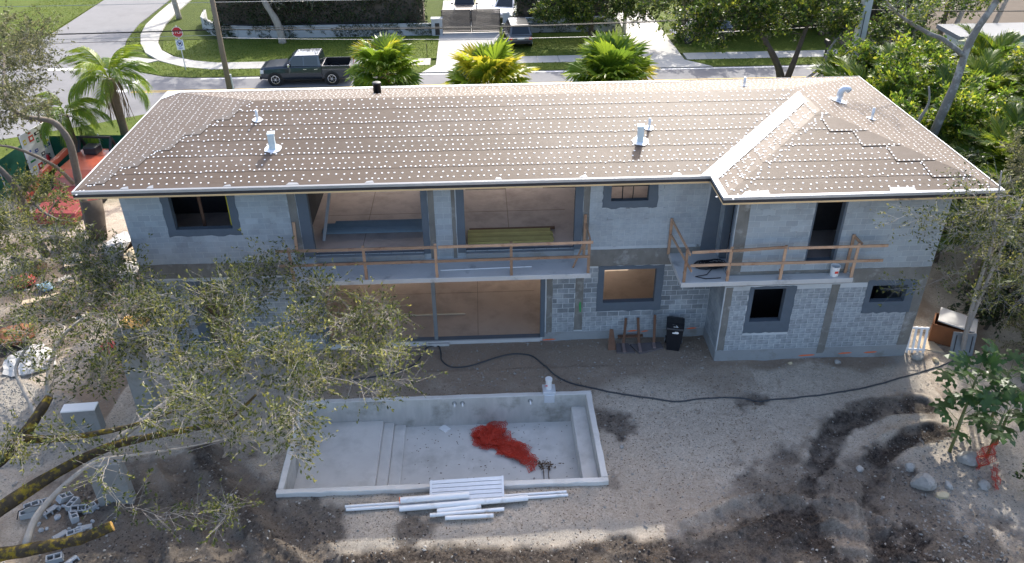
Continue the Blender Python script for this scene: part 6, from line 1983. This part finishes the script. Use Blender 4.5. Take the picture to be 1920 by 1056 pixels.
# ---- grey oaks at the left edge
tg = np.concatenate([in_poly_targets([(-26, 22), (-22.2, 20.5), (-20, 15.7), (-18.2, 10.2), (-19.2, 7.8), (-21.2, 10), (-25, 17)], 95, 5.2, 7.4, 13, .0), blob_targets([(-18.6, 8.6, 6.2, 1.0, 1.0, .8)], 10, 3)])
tree('oak_tree', 'grey-leaved oak at the upper left with a bare curved trunk leaning over the loader', [
    ([(-17.8, 9.6, -.05), (-17.81, 9.86, 2.0), (-17.75, 9.91, 3.0), (-17.53, 9.6, 4.3), (-17.85, 9.41, 5.2), (-18.54, 8.89, 5.6), (-19.3, 9.2, 6.1), (-20.4, 11.5, 6.5), (-21.5, 14, 6.7)], .19, .05, 'bark_grey'),
    ([(-17.92, 9.6, 2.3), (-17.93, 8.57, 3.6), (-18.32, 7.07, 5.0), (-18.8, 6.0, 5.6)], .10, .03, 'bark_grey')],
    tg, 15, 'leaf_oak_grey', .125, 12, 12, .85, 'bark_grey', .04, spread=.03, tip=True)
tg = np.concatenate([in_poly_targets([(-20.5, 7.5), (-17.5, 6.8), (-14.6, 3.4), (-13.2, 1.6), (-16, .6), (-19.5, 2.5)], 75, 3.0, 4.6, 23, .05)])
tree('oak_tree', 'leafy oak with a slanting dark trunk over the rubble at the left edge', [
    ([(-18.7, 7.2, -.05), (-18.73, 6.95, 1.2), (-18.5, 6.55, 2.4), (-18.52, 6.5, 3.6), (-18.95, 6.4, 4.6), (-19.6, 6.0, 5.6)], .22, .08, 'bark_grey'), ([(-18.5, 6.55, 2.6), (-17.4, 5.4, 3.4), (-16.2, 3.8, 3.8), (-15, 2.6, 4.0)], .1, .03, 'bark_grey')],
    tg, 25, 'leaf_oak', .115, 14, 10, .65, 'bark_grey', .035, spread=.022, tip=True)
# ---- slim sparse tree at the right corner of the house
tg = np.concatenate([blob_targets([(14.3, -3.3, 6.6, 1.7, .6, 1.4), (15.3, -3.1, 5.3, 2.0, .7, 1.6), (16.4, -2.8, 3.9, 1.7, .9, 1.6), (12.7, -3.4, 6.3, 1.0, .5, .5), (13.2, -3.0, 3.9, .8, .4, .3)], 115, 31, .1)])
tree('young_oak', 'slim pale-trunked tree with sparse olive leaves at the right corner of the house', [
    ([(16.62, -1.6, -.05), (16.2, -1.9, 1.9), (15.75, -2.4, 3.7), (15.35, -2.9, 5.2), (14.9, -3.2, 6.6), (14.6, -3.3, 7.8)], .085, .02, 'bark_pale'),
    ([(16.38, -1.78, 1.2), (16.25, -2.0, 2.3), (16.0, -2.4, 3.5), (15.9, -2.7, 5.2), (15.9, -2.8, 6.6)], .07, .025, 'bark_pale')],
    tg, 33, 'leaf_oak', .095, 12, 5, .65, 'bark_pale', .024, spread=.022, tip=True)
mat('bark_mottled', (0.19, 0.18, 0.165), .9, .2, var=.35, vscale=4, bump=.4, bscale=20, stain=((.36, .35, .33), 2.2, .52, .62))
# ---- tall pale forked tree among the right-hand thicket
tg = np.concatenate([blob_targets([(17.0, 8.0, 9.6, 1.2, 1.0, .6), (20.6, 8.4, 10.8, 2.2, 1.6, 1.0), (15.0, 6.9, 10.7, 1.3, 1.5, .5)], 60, 41, .2)])
tree('tall_tree', 'tall forked tree with a mottled grey trunk rising out of the right-hand thicket', [
    ([(19.3, 8.2, -.05), (19.1, 8.1, 2.5), (19.2, 8.0, 4.55), (19.48, 8.0, 6.39), (19.55, 8.0, 7.92), (19.78, 8.0, 8.8), (20.2, 8.0, 9.8), (20.6, 8.2, 11)], .22, .1, 'bark_mottled'),
    ([(19.52, 8.0, 7.6), (18.5, 8.0, 8.26), (17.78, 8.0, 8.55), (16.9, 8.0, 9.0), (16.3, 7.8, 9.35), (15.4, 7.3, 10.0), (14.6, 7.0, 10.5)], .11, .03, 'bark_mottled'), ([(18.9, 8.1, 3.6), (18.2, 7.7, 4.8), (18.3, 7.5, 5.8), (18.0, 7.3, 6.6)], .09, .03, 'bark_pale')],
    tg, 43, 'leaf_ficus', .12, 8, 10, .6, 'bark_pale', .03)

# ---- palms
def frond_mesh(name, L, nl, ll, lw, droop, vang, tint0, seed, m, curl=0.3, lift=0.0):
    rg = np.random.default_rng(seed)
    s = np.linspace(0, 1, 12)
    ang = lift - droop * s ** 1.4
    dx, dz = np.cos(ang), np.sin(ang)
    x = np.concatenate([[0], np.cumsum((dx[1:] + dx[:-1]) / 2 * L / 11)])
    z = np.concatenate([[0], np.cumsum((dz[1:] + dz[:-1]) / 2 * L / 11)])
    V, F, T = [], [], []
    f = np.linspace(.16, .99, nl)
    px, pz, pa = np.interp(f, s, x), np.interp(f, s, z), np.interp(f, s, ang)
    for side in (-1, 1):
        l = ll * (np.sin(np.pi * np.clip(f * .86 + .12, 0, 1)) ** .6) * rg.uniform(.85, 1.1, nl)
        sweep = R(62) - R(30) * f + rg.normal(0, .07, nl)
        up = vang + rg.normal(0, .10, nl)
        fw = np.stack([np.cos(pa), 0 * pa, np.sin(pa)], 1)
        nz = np.stack([-np.sin(pa), 0 * pa, np.cos(pa)], 1)
        sd = np.zeros((nl, 3))
        sd[:, 1] = side
        d1 = fw * np.cos(sweep)[:, None] + sd * (np.sin(sweep) * np.cos(up))[:, None] + nz * (np.sin(sweep) * np.sin(up))[:, None]
        B = np.stack([px, 0 * px, pz], 1)
        mid = B + d1 * (l * .55)[:, None]
        d2 = d1.copy()
        d2[:, 2] -= curl + rg.uniform(0, curl, nl)
        tip = mid + d2 * (l * .45)[:, None]
        w = fw * (lw * .5)
        b0 = len(V) * 0 + sum(len(v) for v in V)
        V.append(np.stack([B - w * .7, B + w * .7, mid - w, mid + w, tip - w * .15, tip + w * .15], 1).reshape(-1, 3))
        F.append((np.arange(nl)[:, None, None] * 6 + np.array([(0, 1, 3, 2), (2, 3, 5, 4)])[None]).reshape(-1, 4) + b0)
        T.append(np.repeat(np.clip(tint0 + rg.normal(0, .14, nl), 0, 1), 6))
    # rachis
    P = np.stack([x, 0 * x, z], 1)
    r0 = np.linspace(.022, .006, 12)[:, None] * (L / 2.2) ** .5
    Vr, Fr = sticks(P[:-1], P[1:], r0[:-1], r0[1:])
    b0 = sum(len(v) for v in V)
    V.append(Vr)
    F.append(Fr + b0)
    T.append(np.full(len(Vr), .75))
    return mesh_np(name, np.concatenate(V), np.concatenate(F), MAT[m], tint=np.concatenate(T))

def fan_mesh(name, Rr, stalk, tint0, seed, m):
    rg = np.random.default_rng(seed)
    n = 30
    c = np.array([stalk, 0, .04])
    V, F, T = [], [], []
    a = np.linspace(-R(142), R(142), n + 1)
    ed = []
    for i in range(n + 1):
        rr_ = Rr * .66
        ed.append(c + np.array([math.cos(a[i]) * rr_, math.sin(a[i]) * rr_, (.05 if i % 2 else -.02) * Rr - .06 * Rr + .10 * Rr * abs(math.sin(a[i]))]))
    V = [c] + ed
    T = [.35] + [tint0] * (n + 1)
    for i in range(n):
        F.append((0, 1 + i, 2 + i))
        am = (a[i] + a[i + 1]) / 2
        ln = Rr * rg.uniform(.9, 1.06) * (1 - .12 * abs(am) / R(142))
        tip = c + np.array([math.cos(am) * ln, math.sin(am) * ln, -rg.uniform(.06, .30) * Rr])
        V.append(tip)
        T.append(min(1, tint0 + .25))
        F.append((1 + i, len(V) - 1, 2 + i))
    for k in range(3):
        f = 2 * math.pi * k / 3
        V.append(np.array([0, .022 * math.cos(f), .022 * math.sin(f)]))
        V.append(np.array([stalk, .012 * math.cos(f), .04 + .012 * math.sin(f)]))
        T += [.7, .7]
    b0 = len(V) - 6
    for k in range(3):
        k2 = (k + 1) % 3
        F += [(b0 + 2 * k, b0 + 2 * k2, b0 + 2 * k2 + 1), (b0 + 2 * k, b0 + 2 * k2 + 1, b0 + 2 * k + 1)]
    return mesh_np(name, np.array(V), np.array(F), MAT[m], tint=np.array(T))

def put_frond(me, parent, z, yaw, pitch, roll=0.0, s=1.0, off=.06, name='frond'):
    o = bpy.data.objects.new(name, me)
    COL.objects.link(o)
    o.parent = parent
    o.rotation_euler = Matrix.Rotation(yaw, 3, 'Z').to_4x4().to_3x3().to_euler()
    M3 = Matrix.Rotation(yaw, 3, 'Z') @ Matrix.Rotation(-pitch, 3, 'Y') @ Matrix.Rotation(roll, 3, 'X')
    o.rotation_euler = M3.to_euler()
    o.location = (math.cos(yaw) * off, math.sin(yaw) * off, z)
    o.scale = (s, s, s)
    return o

FAN = {k: [fan_mesh('fan_leaf', 1.0, 1.05, t0, 70 + i * 7 + j, 'leaf_fan') for j, t0 in enumerate(ts)] for i, (k, ts) in enumerate({'green': (.15, .3, .45), 'yellow': (.45, .7, .9), 'dead': (.85, .95, 1.0)}.items())}
def fan_palm(label, x, y, hz_, n, s, mix, seed):
    rg = random.Random(seed)
    t = thing('fan_palm', label, 'palm', (x, y, -.05), rg.uniform(0, 6), 'fan palms between the house and the street')
    b = MB()
    pts = [(.03 * math.sin(i), .03 * math.cos(i * 1.7), hz_ * i / 8) for i in range(9)]
    b.tube(pts, [.22, .2, .19, .19, .2, .21, .23, .25, .2], 12)
    b.build('trunk', 'palm_trunk', t, smooth=True)
    for i in range(n):
        f = i / n
        pitch = R(68 - (112 if mix > .2 else 132) * f + rg.uniform(-9, 9))
        kind = 'yellow' if rg.random() < mix * (.5 + f) else 'green'
        if f > .88:
            kind = 'yellow'
        put_frond(rg.choice(FAN[kind]), t, hz_ + .15 - .45 * f, i * 2.39996 + rg.uniform(-.2, .2), pitch, rg.uniform(-.35, .35), s * rg.uniform(.85, 1.1), .1, 'fan_leaf')
    return t
fan_palm('tall fan palm with a dark trunk behind the pickup truck', -4.55, 15.0, 5.2, 58, .92, .15, 1)
fan_palm('yellow-green fan palm in front of the slatted gate', .45, 15.2, 4.3, 48, 1.2, 1.1, 2)
fan_palm('full green fan palm right of the yellow one, beside the second driveway', 6.55, 15.2, 4.4, 56, 1.24, .45, 3)

QF = [frond_mesh('frond', 2.6, 110, .62, .034, 1.9, -.3, .35 + .14 * i, 90 + i, 'leaf_palm', .9) for i in range(3)]
def feather_palm(label, x, y, h, n, s, seed, lo=-25, hi=75, dead=0, r_=.17, name='queen_palm'):
    rg = random.Random(seed)
    t = thing(name, label, 'palm', (x, y, -.05))
    MB().tube([(0, 0, 0), (.03, .02, h * .4), (-.02, 0, h * .8), (0, 0, h)], [r_ * 1.25, r_, r_ * 1.05, r_ * .8], 12).build('trunk', 'palm_trunk', t, smooth=True)
    for i in range(n):
        f = i / max(1, n - 1)
        put_frond(rg.choice(QF), t, h + .1, i * 2.39996 + rg.uniform(-.25, .25), R(hi + (lo - hi) * f + rg.uniform(-8, 8)), rg.uniform(-.4, .4), s * rg.uniform(.85, 1.1))
    for i in range(dead):
        a = rg.uniform(0, 6.28)
        pts = [(math.cos(a) * q, math.sin(a) * q, h + z) for q, z in ((.1, -.1), (.35, -.05), (.5, -.5), (.48 + rg.uniform(-.1, .2), -1.3), (.45 + rg.uniform(-.2, .3), -2.1 + rg.uniform(-.3, .3)))]
        MB().tube(pts, [.035, .03, .025, .02, .012], 5).build('dead_frond_stalk', 'dead_frond', t)
    return t
q = feather_palm('tall ragged queen palm with hanging dead stalks beside the left end of the roof', -18.9, 17.9, 4.3, 14, 1.05, 5, 0, 84, 22, .21)
feather_palm('smaller feather palm left of the ragged queen palm', -20.7, 16.1, 3.1, 14, .95, 6, -15, 60, 3, .14)
# flower stalk of the queen palm
AF = [frond_mesh('frond', 2.3, 44, .72, .075, 1.25, .45, .28 + .2 * i, 130 + i, 'leaf_areca', .35) for i in range(3)]
def areca(label, x, y, h, n, s, seed, stems=4):
    rg = random.Random(seed)
    t = thing('areca_palm', label, 'palm', (x, y, -.08), 0, 'areca palms in the right-hand thicket')
    for k in range(stems):
        a = rg.uniform(0, 6.28)
        q = rg.uniform(.15, .5)
        hh = h * rg.uniform(.55, .8)
        MB().tube([(math.cos(a) * q, math.sin(a) * q, 0), (math.cos(a) * q * 1.4, math.sin(a) * q * 1.4, hh)], [.06, .045], 7).build('stem', 'petiole', t)
        for i in range(n // stems):
            f = i / (n // stems)
            o = put_frond(rg.choice(AF), t, hh, i * 2.39996 + k + rg.uniform(-.3, .3), R(80 - 62 * f + rg.uniform(-8, 8)), rg.uniform(-.5, .5), s * rg.uniform(.85, 1.15))
            o.location.x += math.cos(a) * q * 1.4
            o.location.y += math.sin(a) * q * 1.4
    return t
ARE = [(18.9, 14.2, 4.6, 'areca palm next to the concrete pole behind the roof corner'), (18.4, 10.8, 4.2, 'areca palm nearest the right roof edge'), (19.0, 6.6, 4.0, 'areca palm in front of the mottled grey trunk'), (21.3, 11.2, 5.0, 'areca palm behind the mottled grey trunk'),
       (21.6, 5.4, 4.6, 'yellow-green areca palm at the right picture edge below the grey roof'), (21.4, 16.8, 4.6, 'areca palm at the far end of the thicket near the street'), (24.2, 13.6, 5.2, 'areca palm in the middle depth of the thicket'), (19.9, 2.8, 3.6, 'areca palm behind the crown of the slim pale tree'),
       (22.4, .8, 4.2, 'areca palm at the right edge beside the slim pale tree'), (25.2, 8.2, 5.0, 'areca palm deep in the thicket at the right edge'), (27.4, 17.6, 5.2, 'areca palm under the neighbouring grey roof'), (24.6, 19.4, 4.6, 'areca palm by the street behind the thicket'), (20.6, -2.2, 2.8, 'low areca palm in the shade at the right edge')]
for i, (x, y, h, l) in enumerate(ARE):
    areca(l, x, y, h, 44, 1.15, 200 + i)
# ---- broadleaf trees of the thicket
def bush_tree(label, x, y, h, rx, rz_, n, seed, leaf='leaf_ficus', ls=.19, twigs=7, per=8, group=None, name='broadleaf_tree', bark='bark_dark', tl=.55, extra=()):
    tg = blob_targets([(x, y, h, rx, rx, rz_), (x + rx * .5, y - rx * .3, h * .8, rx * .6, rx * .6, rz_ * .7), (x - rx * .5, y + rx * .2, h * .85, rx * .6, rx * .6, rz_ * .7), *extra], n, seed)
    tg[:, 2] = np.maximum(tg[:, 2], .5)
    return tree(name, label, [([(x, y, -.05), (x + .1, y, h * .4), (x - .05, y + .05, h * .75), (x, y, h)], .05 + h * .022, .03, bark)], tg, seed, leaf, ls, twigs, per, tl, bark, .04, aspect=.5, group=group)
tree('tall_oak', 'olive-leaved oak spreading above the shaded palms at the right edge', [([(20.3, 2.2, -.05), (20.0, 1.9, 2.5), (19.7, 1.5, 4.6), (19.2, 1.0, 6.2)], .2, .06, 'bark_grey')], blob_targets([(18.9, .6, 6.1, 2.0, 1.5, 1.3), (20.8, .4, 5.6, 1.8, 1.6, 1.4), (18.0, -.6, 4.9, 1.4, 1.1, .9)], 150, 47, .2), 48, 'leaf_oak_grey', .1, 9, 10, .6, 'bark_grey', .035)
g = 'broadleaf trees in the right-hand thicket'
bush_tree('dense glossy tree just right of the concrete pole', 19.6, 17.6, 4.0, 1.5, 1.8, 120, 301, 'leaf_lime', group=g)
bush_tree('dense glossy tree between the roof corner and the mottled trunk', 18.0, 9.0, 3.9, 1.3, 1.7, 120, 302, 'leaf_lime', group=g)
bush_tree('bright leafy tree behind the mottled grey trunk', 20.8, 13.6, 5.0, 1.9, 2.0, 140, 303, 'leaf_lime', group=g)
bush_tree('dark shady tree along the side wall of the house', 18.7, 4.6, 3.1, 1.4, 1.8, 70, 304, 'leaf_dark', group=g)
bush_tree('dark tree in the deep shade right of the slim pale tree', 20.4, .4, 2.6, 1.6, 1.7, 70, 305, 'leaf_dark', group=g)
bush_tree('leafy tree at the right edge above the shaded palms', 23.6, 6.8, 5.2, 1.8, 2.0, 140, 306, 'leaf_lime', group=g)
bush_tree('leafy tree beside the street at the far end of the thicket', 24.0, 22.0, 4.4, 2.0, 2.0, 130, 307, group=g)
bush_tree('leafy tree deep in the thicket below the grey roof', 27.5, 13.5, 5.0, 2.2, 2.2, 140, 308, 'leaf_lime', group=g)
bush_tree('bright lime-green tree right of the mottled grey trunk', 20.9, 8.6, 4.7, 1.7, 1.6, 130, 312, 'leaf_lime', group=g)
bush_tree('bright lime-green tree behind the right eave of the house', 19.4, 11.8, 4.4, 1.5, 1.5, 120, 313, 'leaf_lime', group=g)
bush_tree('bright lime-green tree at the right edge under the olive oak', 22.6, 3.6, 4.2, 1.6, 1.5, 120, 314, 'leaf_lime', group=g)
bush_tree('olive shrub at the right edge above the papaya plants', 18.6, -2.8, 1.7, 1.3, 1.2, 60, 309, 'leaf_oak_grey', .08, 8, 10, group=g)
bush_tree('dark green shrub in the lower right corner beside the red netting', 15.55, -8.4, .75, .75, .7, 34, 310, 'leaf_ficus', .12, 7, 9, name='shrub', tl=.3)
bush_tree('low leafy shrub at the right edge beside the crate', 18.2, -.2, 1.2, 1.0, 1.0, 40, 311, 'leaf_dark', .14, name='shrub')
# ---- street trees
def big_street_tree(label, limbs, blobs, n, seed, leaf='leaf_ficus', ls=.17):
    tree('street_tree', label, limbs, blob_targets(blobs, n, seed), seed, leaf, ls, 7, 9, .65, 'bark_dark', .05, aspect=.6, group='broadleaf trees along the street')
big_street_tree('forked dark-trunked street tree behind the right part of the roof', [([(17.4, 21.0, -.05), (17.3, 21.0, 1.8), (17.0, 21.0, 3.0), (16.2, 21.0, 4.3), (15.4, 21.4, 5.4)], .3, .1, 'bark_dark'), ([(17.35, 21.0, 1.6), (17.8, 21.1, 3.4), (18.2, 21.4, 4.8), (18.6, 21.6, 6)], .2, .08, 'bark_dark'), ([(17.4, 21, 1.6), (19.2, 20.9, 3.0), (19.7, 21.0, 4.2), (20.4, 21.3, 5.2)], .1, .05, 'bark_pale')],
                [(16.4, 21.6, 6.4, 2.9, 2.0, 1.6), (19.4, 21.6, 6.4, 2.0, 1.6, 1.2), (14.2, 21.6, 6.4, 2.3, 1.6, 1.3), (13.0, 21.4, 4.9, 1.1, 1.0, .8), (20.0, 21.4, 5.4, 1.2, 1.0, .6), (11.6, 21.8, 5.6, 1.4, 1.1, .9)], 330, 401)
big_street_tree('round leafy tree across the street right of the slatted gate', [([(8.6, 38.6, -.05), (8.6, 38.5, 1.6), (8.3, 38.3, 3.0), (8.4, 38.2, 4.6)], .22, .08, 'bark_dark'), ([(8.6, 38.5, 1.2), (9.8, 38.0, 1.9), (10.8, 37.8, 2.6)], .12, .05, 'bark_dark')],
                [(7.6, 38.0, 4.2, 2.6, 2.2, 1.6), (10.2, 37.8, 4.0, 1.9, 1.6, 1.2), (5.6, 37.6, 2.6, 1.6, 1.3, 1.2), (8.2, 36.8, 2.5, 2.2, 1.3, 1.1), (11.4, 37.2, 2.6, 1.8, 1.3, 1.1)], 330, 402)
big_street_tree('shady tree across the street above the parked black car', [([(18.5, 38.6, -.05), (18.5, 38.5, 2.0), (18.2, 38.3, 3.6), (18.0, 38.0, 5.0)], .28, .1, 'bark_dark')],
                [(17.5, 37.8, 4.8, 3.2, 2.6, 1.6), (21.6, 37.8, 4.6, 2.6, 2.4, 1.7), (14.2, 37.4, 3.6, 2.0, 1.6, 1.1), (12.9, 35.6, 3.4, 1.8, 1.0, .8), (17.2, 36.4, 2.9, 2.3, 1.4, 1.0), (21, 36.6, 2.9, 2.2, 1.4, 1.1)], 360, 403)
big_street_tree('shady tree across the street behind the concrete pole', [([(26.5, 38.6, -.05), (26.5, 38.5, 2.0), (26.2, 38.3, 3.6), (26.4, 38.0, 5.0)], .25, .1, 'bark_dark')],
                [(26.0, 38, 3.6, 3.0, 2.4, 1.8), (30.0, 37, 4.0, 2.8, 2.4, 2.0)], 180, 404)
big_street_tree('leafy tree behind the far end of the thicket at the top right', [([(33, 33.6, -.05), (33, 33.5, 2.0), (33, 33.3, 4)], .25, .1, 'bark_dark')], [(33, 33, 4.4, 3.4, 2.6, 2.0)], 70, 405)
def trunk_tree(label, pts, r0, blobs, n, seed, leaf='leaf_dark'):
    tree('shade_tree', label, [(pts, r0, r0 * .5, 'bark_oak')], blob_targets(blobs, n, seed), seed, leaf, .2, 6, 8, .8, 'bark_oak', .06, aspect=.5, group='shade trees across the street')
trunk_tree('shade tree with a leaning grey trunk in front of the ivy wall', [(-14.9, 39.3, -.05), (-15.1, 39.4, 1.5), (-15.9, 39.6, 3.2), (-16.4, 39.6, 5.2), (-16.5, 39.6, 7)], .28, [(-16, 39.8, 8, 3.4, 2.6, 1.2), (-13.4, 39.8, 3.3, 2.2, 1.0, .7), (-18, 40.2, 3.6, 2, 1, .8)], 130, 501)
trunk_tree('shade tree with a plant growing on its trunk behind the ivy wall', [(-6.1, 43.3, -.05), (-6.1, 43.3, 2.0), (-6.2, 43.2, 4), (-6.0, 43, 6.5)], .26, [(-6, 43.5, 7.4, 3.2, 2.4, 1.3), (-8.5, 41.2, 3.5, 2.6, .8, .7)], 110, 502)
trunk_tree('shade tree at the pavement bend with foliage over the side street', [(-25.2, 47.6, -.05), (-25.4, 47.7, 2), (-25.9, 48, 4.2), (-26.4, 48.2, 6)], .24, [(-27.4, 47.6, 4.6, 2.2, 1.4, .7), (-25, 49, 6, 2.5, 2, 1)], 55, 503, 'leaf_oak_grey')
trunk_tree('dark tree beyond the side street at the upper left corner', [(-40, 45.5, -.05), (-40, 45.5, 2), (-40, 45.5, 4)], .3, [(-39.5, 45, 4.0, 3.6, 3, 2.2), (-43, 41, 3.6, 3.4, 3, 2)], 95, 504)
# ---- hedges behind the ivy wall
def hedge(label, x0, x1, y0, y1, h, seed, m='leaf_dark', dens=150):
    rg = np.random.default_rng(seed)
    t = thing('hedge', label, 'hedge', ((x0 + x1) / 2, (y0 + y1) / 2, 0))
    MB().box(x0 + .3, x1 - .3, y0 + .3, y1 - .3, -.05, h - .35).build('woody_core', 'bark_dark', t, True)
    n = int((x1 - x0) * h * dens + (x1 - x0) * (y1 - y0) * dens * .7)
    u = rg.uniform(0, 1, n)
    top = rg.uniform(0, 1, n) < (y1 - y0) / (h + y1 - y0)
    x = rg.uniform(x0, x1, n)
    y = np.where(top, rg.uniform(y0, y1, n), y0 + np.abs(rg.normal(0, .16, n)))
    z = np.where(top, h - np.abs(rg.normal(0, .16, n)), rg.uniform(0, h, n))
    z *= 1 + .05 * fbm(x, y, 1.4, seed)
    y = y - .15 + .4 * fbm(x, z, 1.3, seed + 3)
    leaves('foliage', np.stack([x, y, z], 1), .16, m, t, rg, aspect=.55, tint=np.clip(.45 + .3 * fbm(x, z, .8, seed + 9), 0, 1))
    MB().box(x0, x1, y0 - .12, y0 - .08, .9, .98).build('rail_top', 'gate_metal', t, True)
hedge('tall dark hedge behind the long ivy-covered wall', -20.5, -3.9, 41.4, 43.6, 5.2, 601, 'leaf_dark', 170)  # raised above the view so its shadow falls on the lawn
hedge('dark hedge right of the slatted gate', 2.9, 10.8, 42.2, 44.2, 4.8, 602)  # extra height out of view, added to shade the grass in front
hedge('dark hedge at the back of the lawn across the street on the right', 16.0, 36, 40.2, 42.6, 5.0, 603, 'leaf_dark', 130)
lowwall('long white garden wall overgrown with dark ivy left of the gate', [(-22.6, 46.5), (-22.2, 44.2), (-20.8, 42.2), (-18.6, 41.1), (-17.2, 40.85), (-3.55, 40.8)], .92, True, 611)
lowwall('white garden wall with leafy stains right of the gate', [(2.5, 41.3), (4.5, 41.2), (10.9, 41.2)], 1.1, True, 612)
# neighbouring house at the upper right
t = thing('neighbour_house', 'low neighbouring house with a flat grey roof behind the right-hand thicket', 'house', (36, 30, 0))
MB().box(30.5, 46, 26.5, 28.6, -.05, 3.0).build('wall', 'house_far', t, True)
MB().box(30.0, 46.5, 26.0, 29.0, 3.0, 3.25).build('roof', 'roof_far', t, True)
MB().box(32.0, 34.0, 26.44, 26.52, 1.0, 2.2).build('window', 'car_glass', t, True)
MB().box(36.0, 38.0, 26.44, 26.52, 1.0, 2.2).build('window', 'car_glass', t, True)
sheet('sand', [(27, 30), (60, 29.2), (70, 60), (27, 60)], .06, MAT['sand'])
for i, x in enumerate((36.5, 39.5, 43)):
    trunk_tree(('slender dark trunk on the sandy lot at the top right, left of its neighbours', 'leaning dark trunk in the middle of the sandy lot at the top right', 'rightmost dark trunk on the sandy lot at the top right')[i], [(x, 38, -.05), (x + .6, 38, 3), (x + 1.5, 38.2, 6)], .22, [(x + 1.5, 38, 8, 2.5, 2, 1.2)], 25, 520 + i)
# ---- papaya plants
def papaya_leaf(seed):
    rg = random.Random(seed)
    V, F, T = [(.42, 0, .02)], [], [.5]
    for k in range(7):
        a = R(-120 + 40 * k)
        ln = .34 * (1 - .25 * abs(k - 3) / 3) * rg.uniform(.9, 1.1)
        d = (math.cos(a), math.sin(a))
        n = (-d[1], d[0])
        b0 = len(V)
        for q, w, z in ((.45, .085, .0), (.60, .04, -.01), (.74, .11, -.02), (1.0, .0, -.08)):
            if w:
                V += [(.42 + d[0] * ln * q + n[0] * w * ln * 2, d[1] * ln * q + n[1] * w * ln * 2, z), (.42 + d[0] * ln * q - n[0] * w * ln * 2, d[1] * ln * q - n[1] * w * ln * 2, z)]
                T += [rg.uniform(.2, .6)] * 2
            else:
                V.append((.42 + d[0] * ln, d[1] * ln, z))
                T.append(.7)
        F += [(0, b0 + 1, b0), (b0, b0 + 1, b0 + 3), (b0, b0 + 3, b0 + 2), (b0 + 2, b0 + 3, b0 + 5), (b0 + 2, b0 + 5, b0 + 4), (b0 + 4, b0 + 5, b0 + 6)]
    b0 = len(V)
    V += [(0, .008, 0), (0, -.008, 0), (.42, -.004, .02), (.42, .004, .02)]
    T += [.8] * 4
    F += [(b0, b0 + 1, b0 + 2), (b0, b0 + 2, b0 + 3)]
    return mesh_np('leaf', np.array(V), np.array(F), MAT['leaf_papaya'], tint=np.array(T))
PL_ = [papaya_leaf(i) for i in range(3)]
for i, (x, y, h, s, n, l) in enumerate(((14.55, -5.3, 2.1, 1.5, 13, 'papaya plant with the widest crown behind the boulders'), (15.6, -5.2, 2.2, 1.45, 12, 'papaya plant at the right picture edge below the slim tree'), (13.75, -6.35, 1.5, 1.35, 9, 'shorter papaya plant leaning left over the dirt'), (14.75, -6.6, 1.7, 1.4, 10, 'papaya plant above the orange netting'), (15.3, -6.1, 1.4, 1.2, 10, 'low papaya plant behind the one above the netting'))):
    rg = random.Random(700 + i)
    t = thing('papaya_plant', l, 'plant', (x, y, gz(x, y) - .03), 0, 'papaya plants by the right boundary')
    MB().tube([(0, 0, 0), (.03, .02, h * .5), (0, 0, h)], [.05, .045, .03], 8).build('stem', 'petiole', t, smooth=True)
    for k in range(n):
        f = k / n
        put_frond(rg.choice(PL_), t, h - .5 * f, k * 2.39996, R(55 - 62 * f + rg.uniform(-8, 8)), rg.uniform(-.3, .3), s * rg.uniform(.85, 1.15), .03, 'leaf')
# strip of red-orange netting under the papayas
rg = random.Random(77)
for k in range(2):
    b = MB()
    P0, U, Vv = ((14.15, -7.15, .02), Vector((.75, .35, .12)), Vector((-.05, .18, .62))) if k == 0 else ((14.25, -7.95, .0), Vector((.28, .75, .05)), Vector((.02, -.06, .45)))
    nu, nv = 15, 12
    f = lambda i, j: Vector(P0) + U * (i / nu) + Vv * (j / nv) + Vector((.03 * math.sin(i + j * .5), .04 * math.sin(j * 1.1 + i * .4), 0))
    for i in range(nu):
        for j in range(nv):
            for di, dj in ((1, 0), (0, 1)):
                p, q = f(i, j), f(i + di, j + dj)
                d = (q - p).normalized()
                n_ = d.cross(Vector((.2, -1, .3))).normalized() * .008
                b.add([p - n_, q - n_, q + n_, p + n_], [(0, 1, 2, 3)])
    tag(b.build('boundary_net', 'net_orange'), ('sagging strip of orange netting below the papaya plants', 'narrow red netting strip in front of the dark shrub at the right edge')[k], 'net')
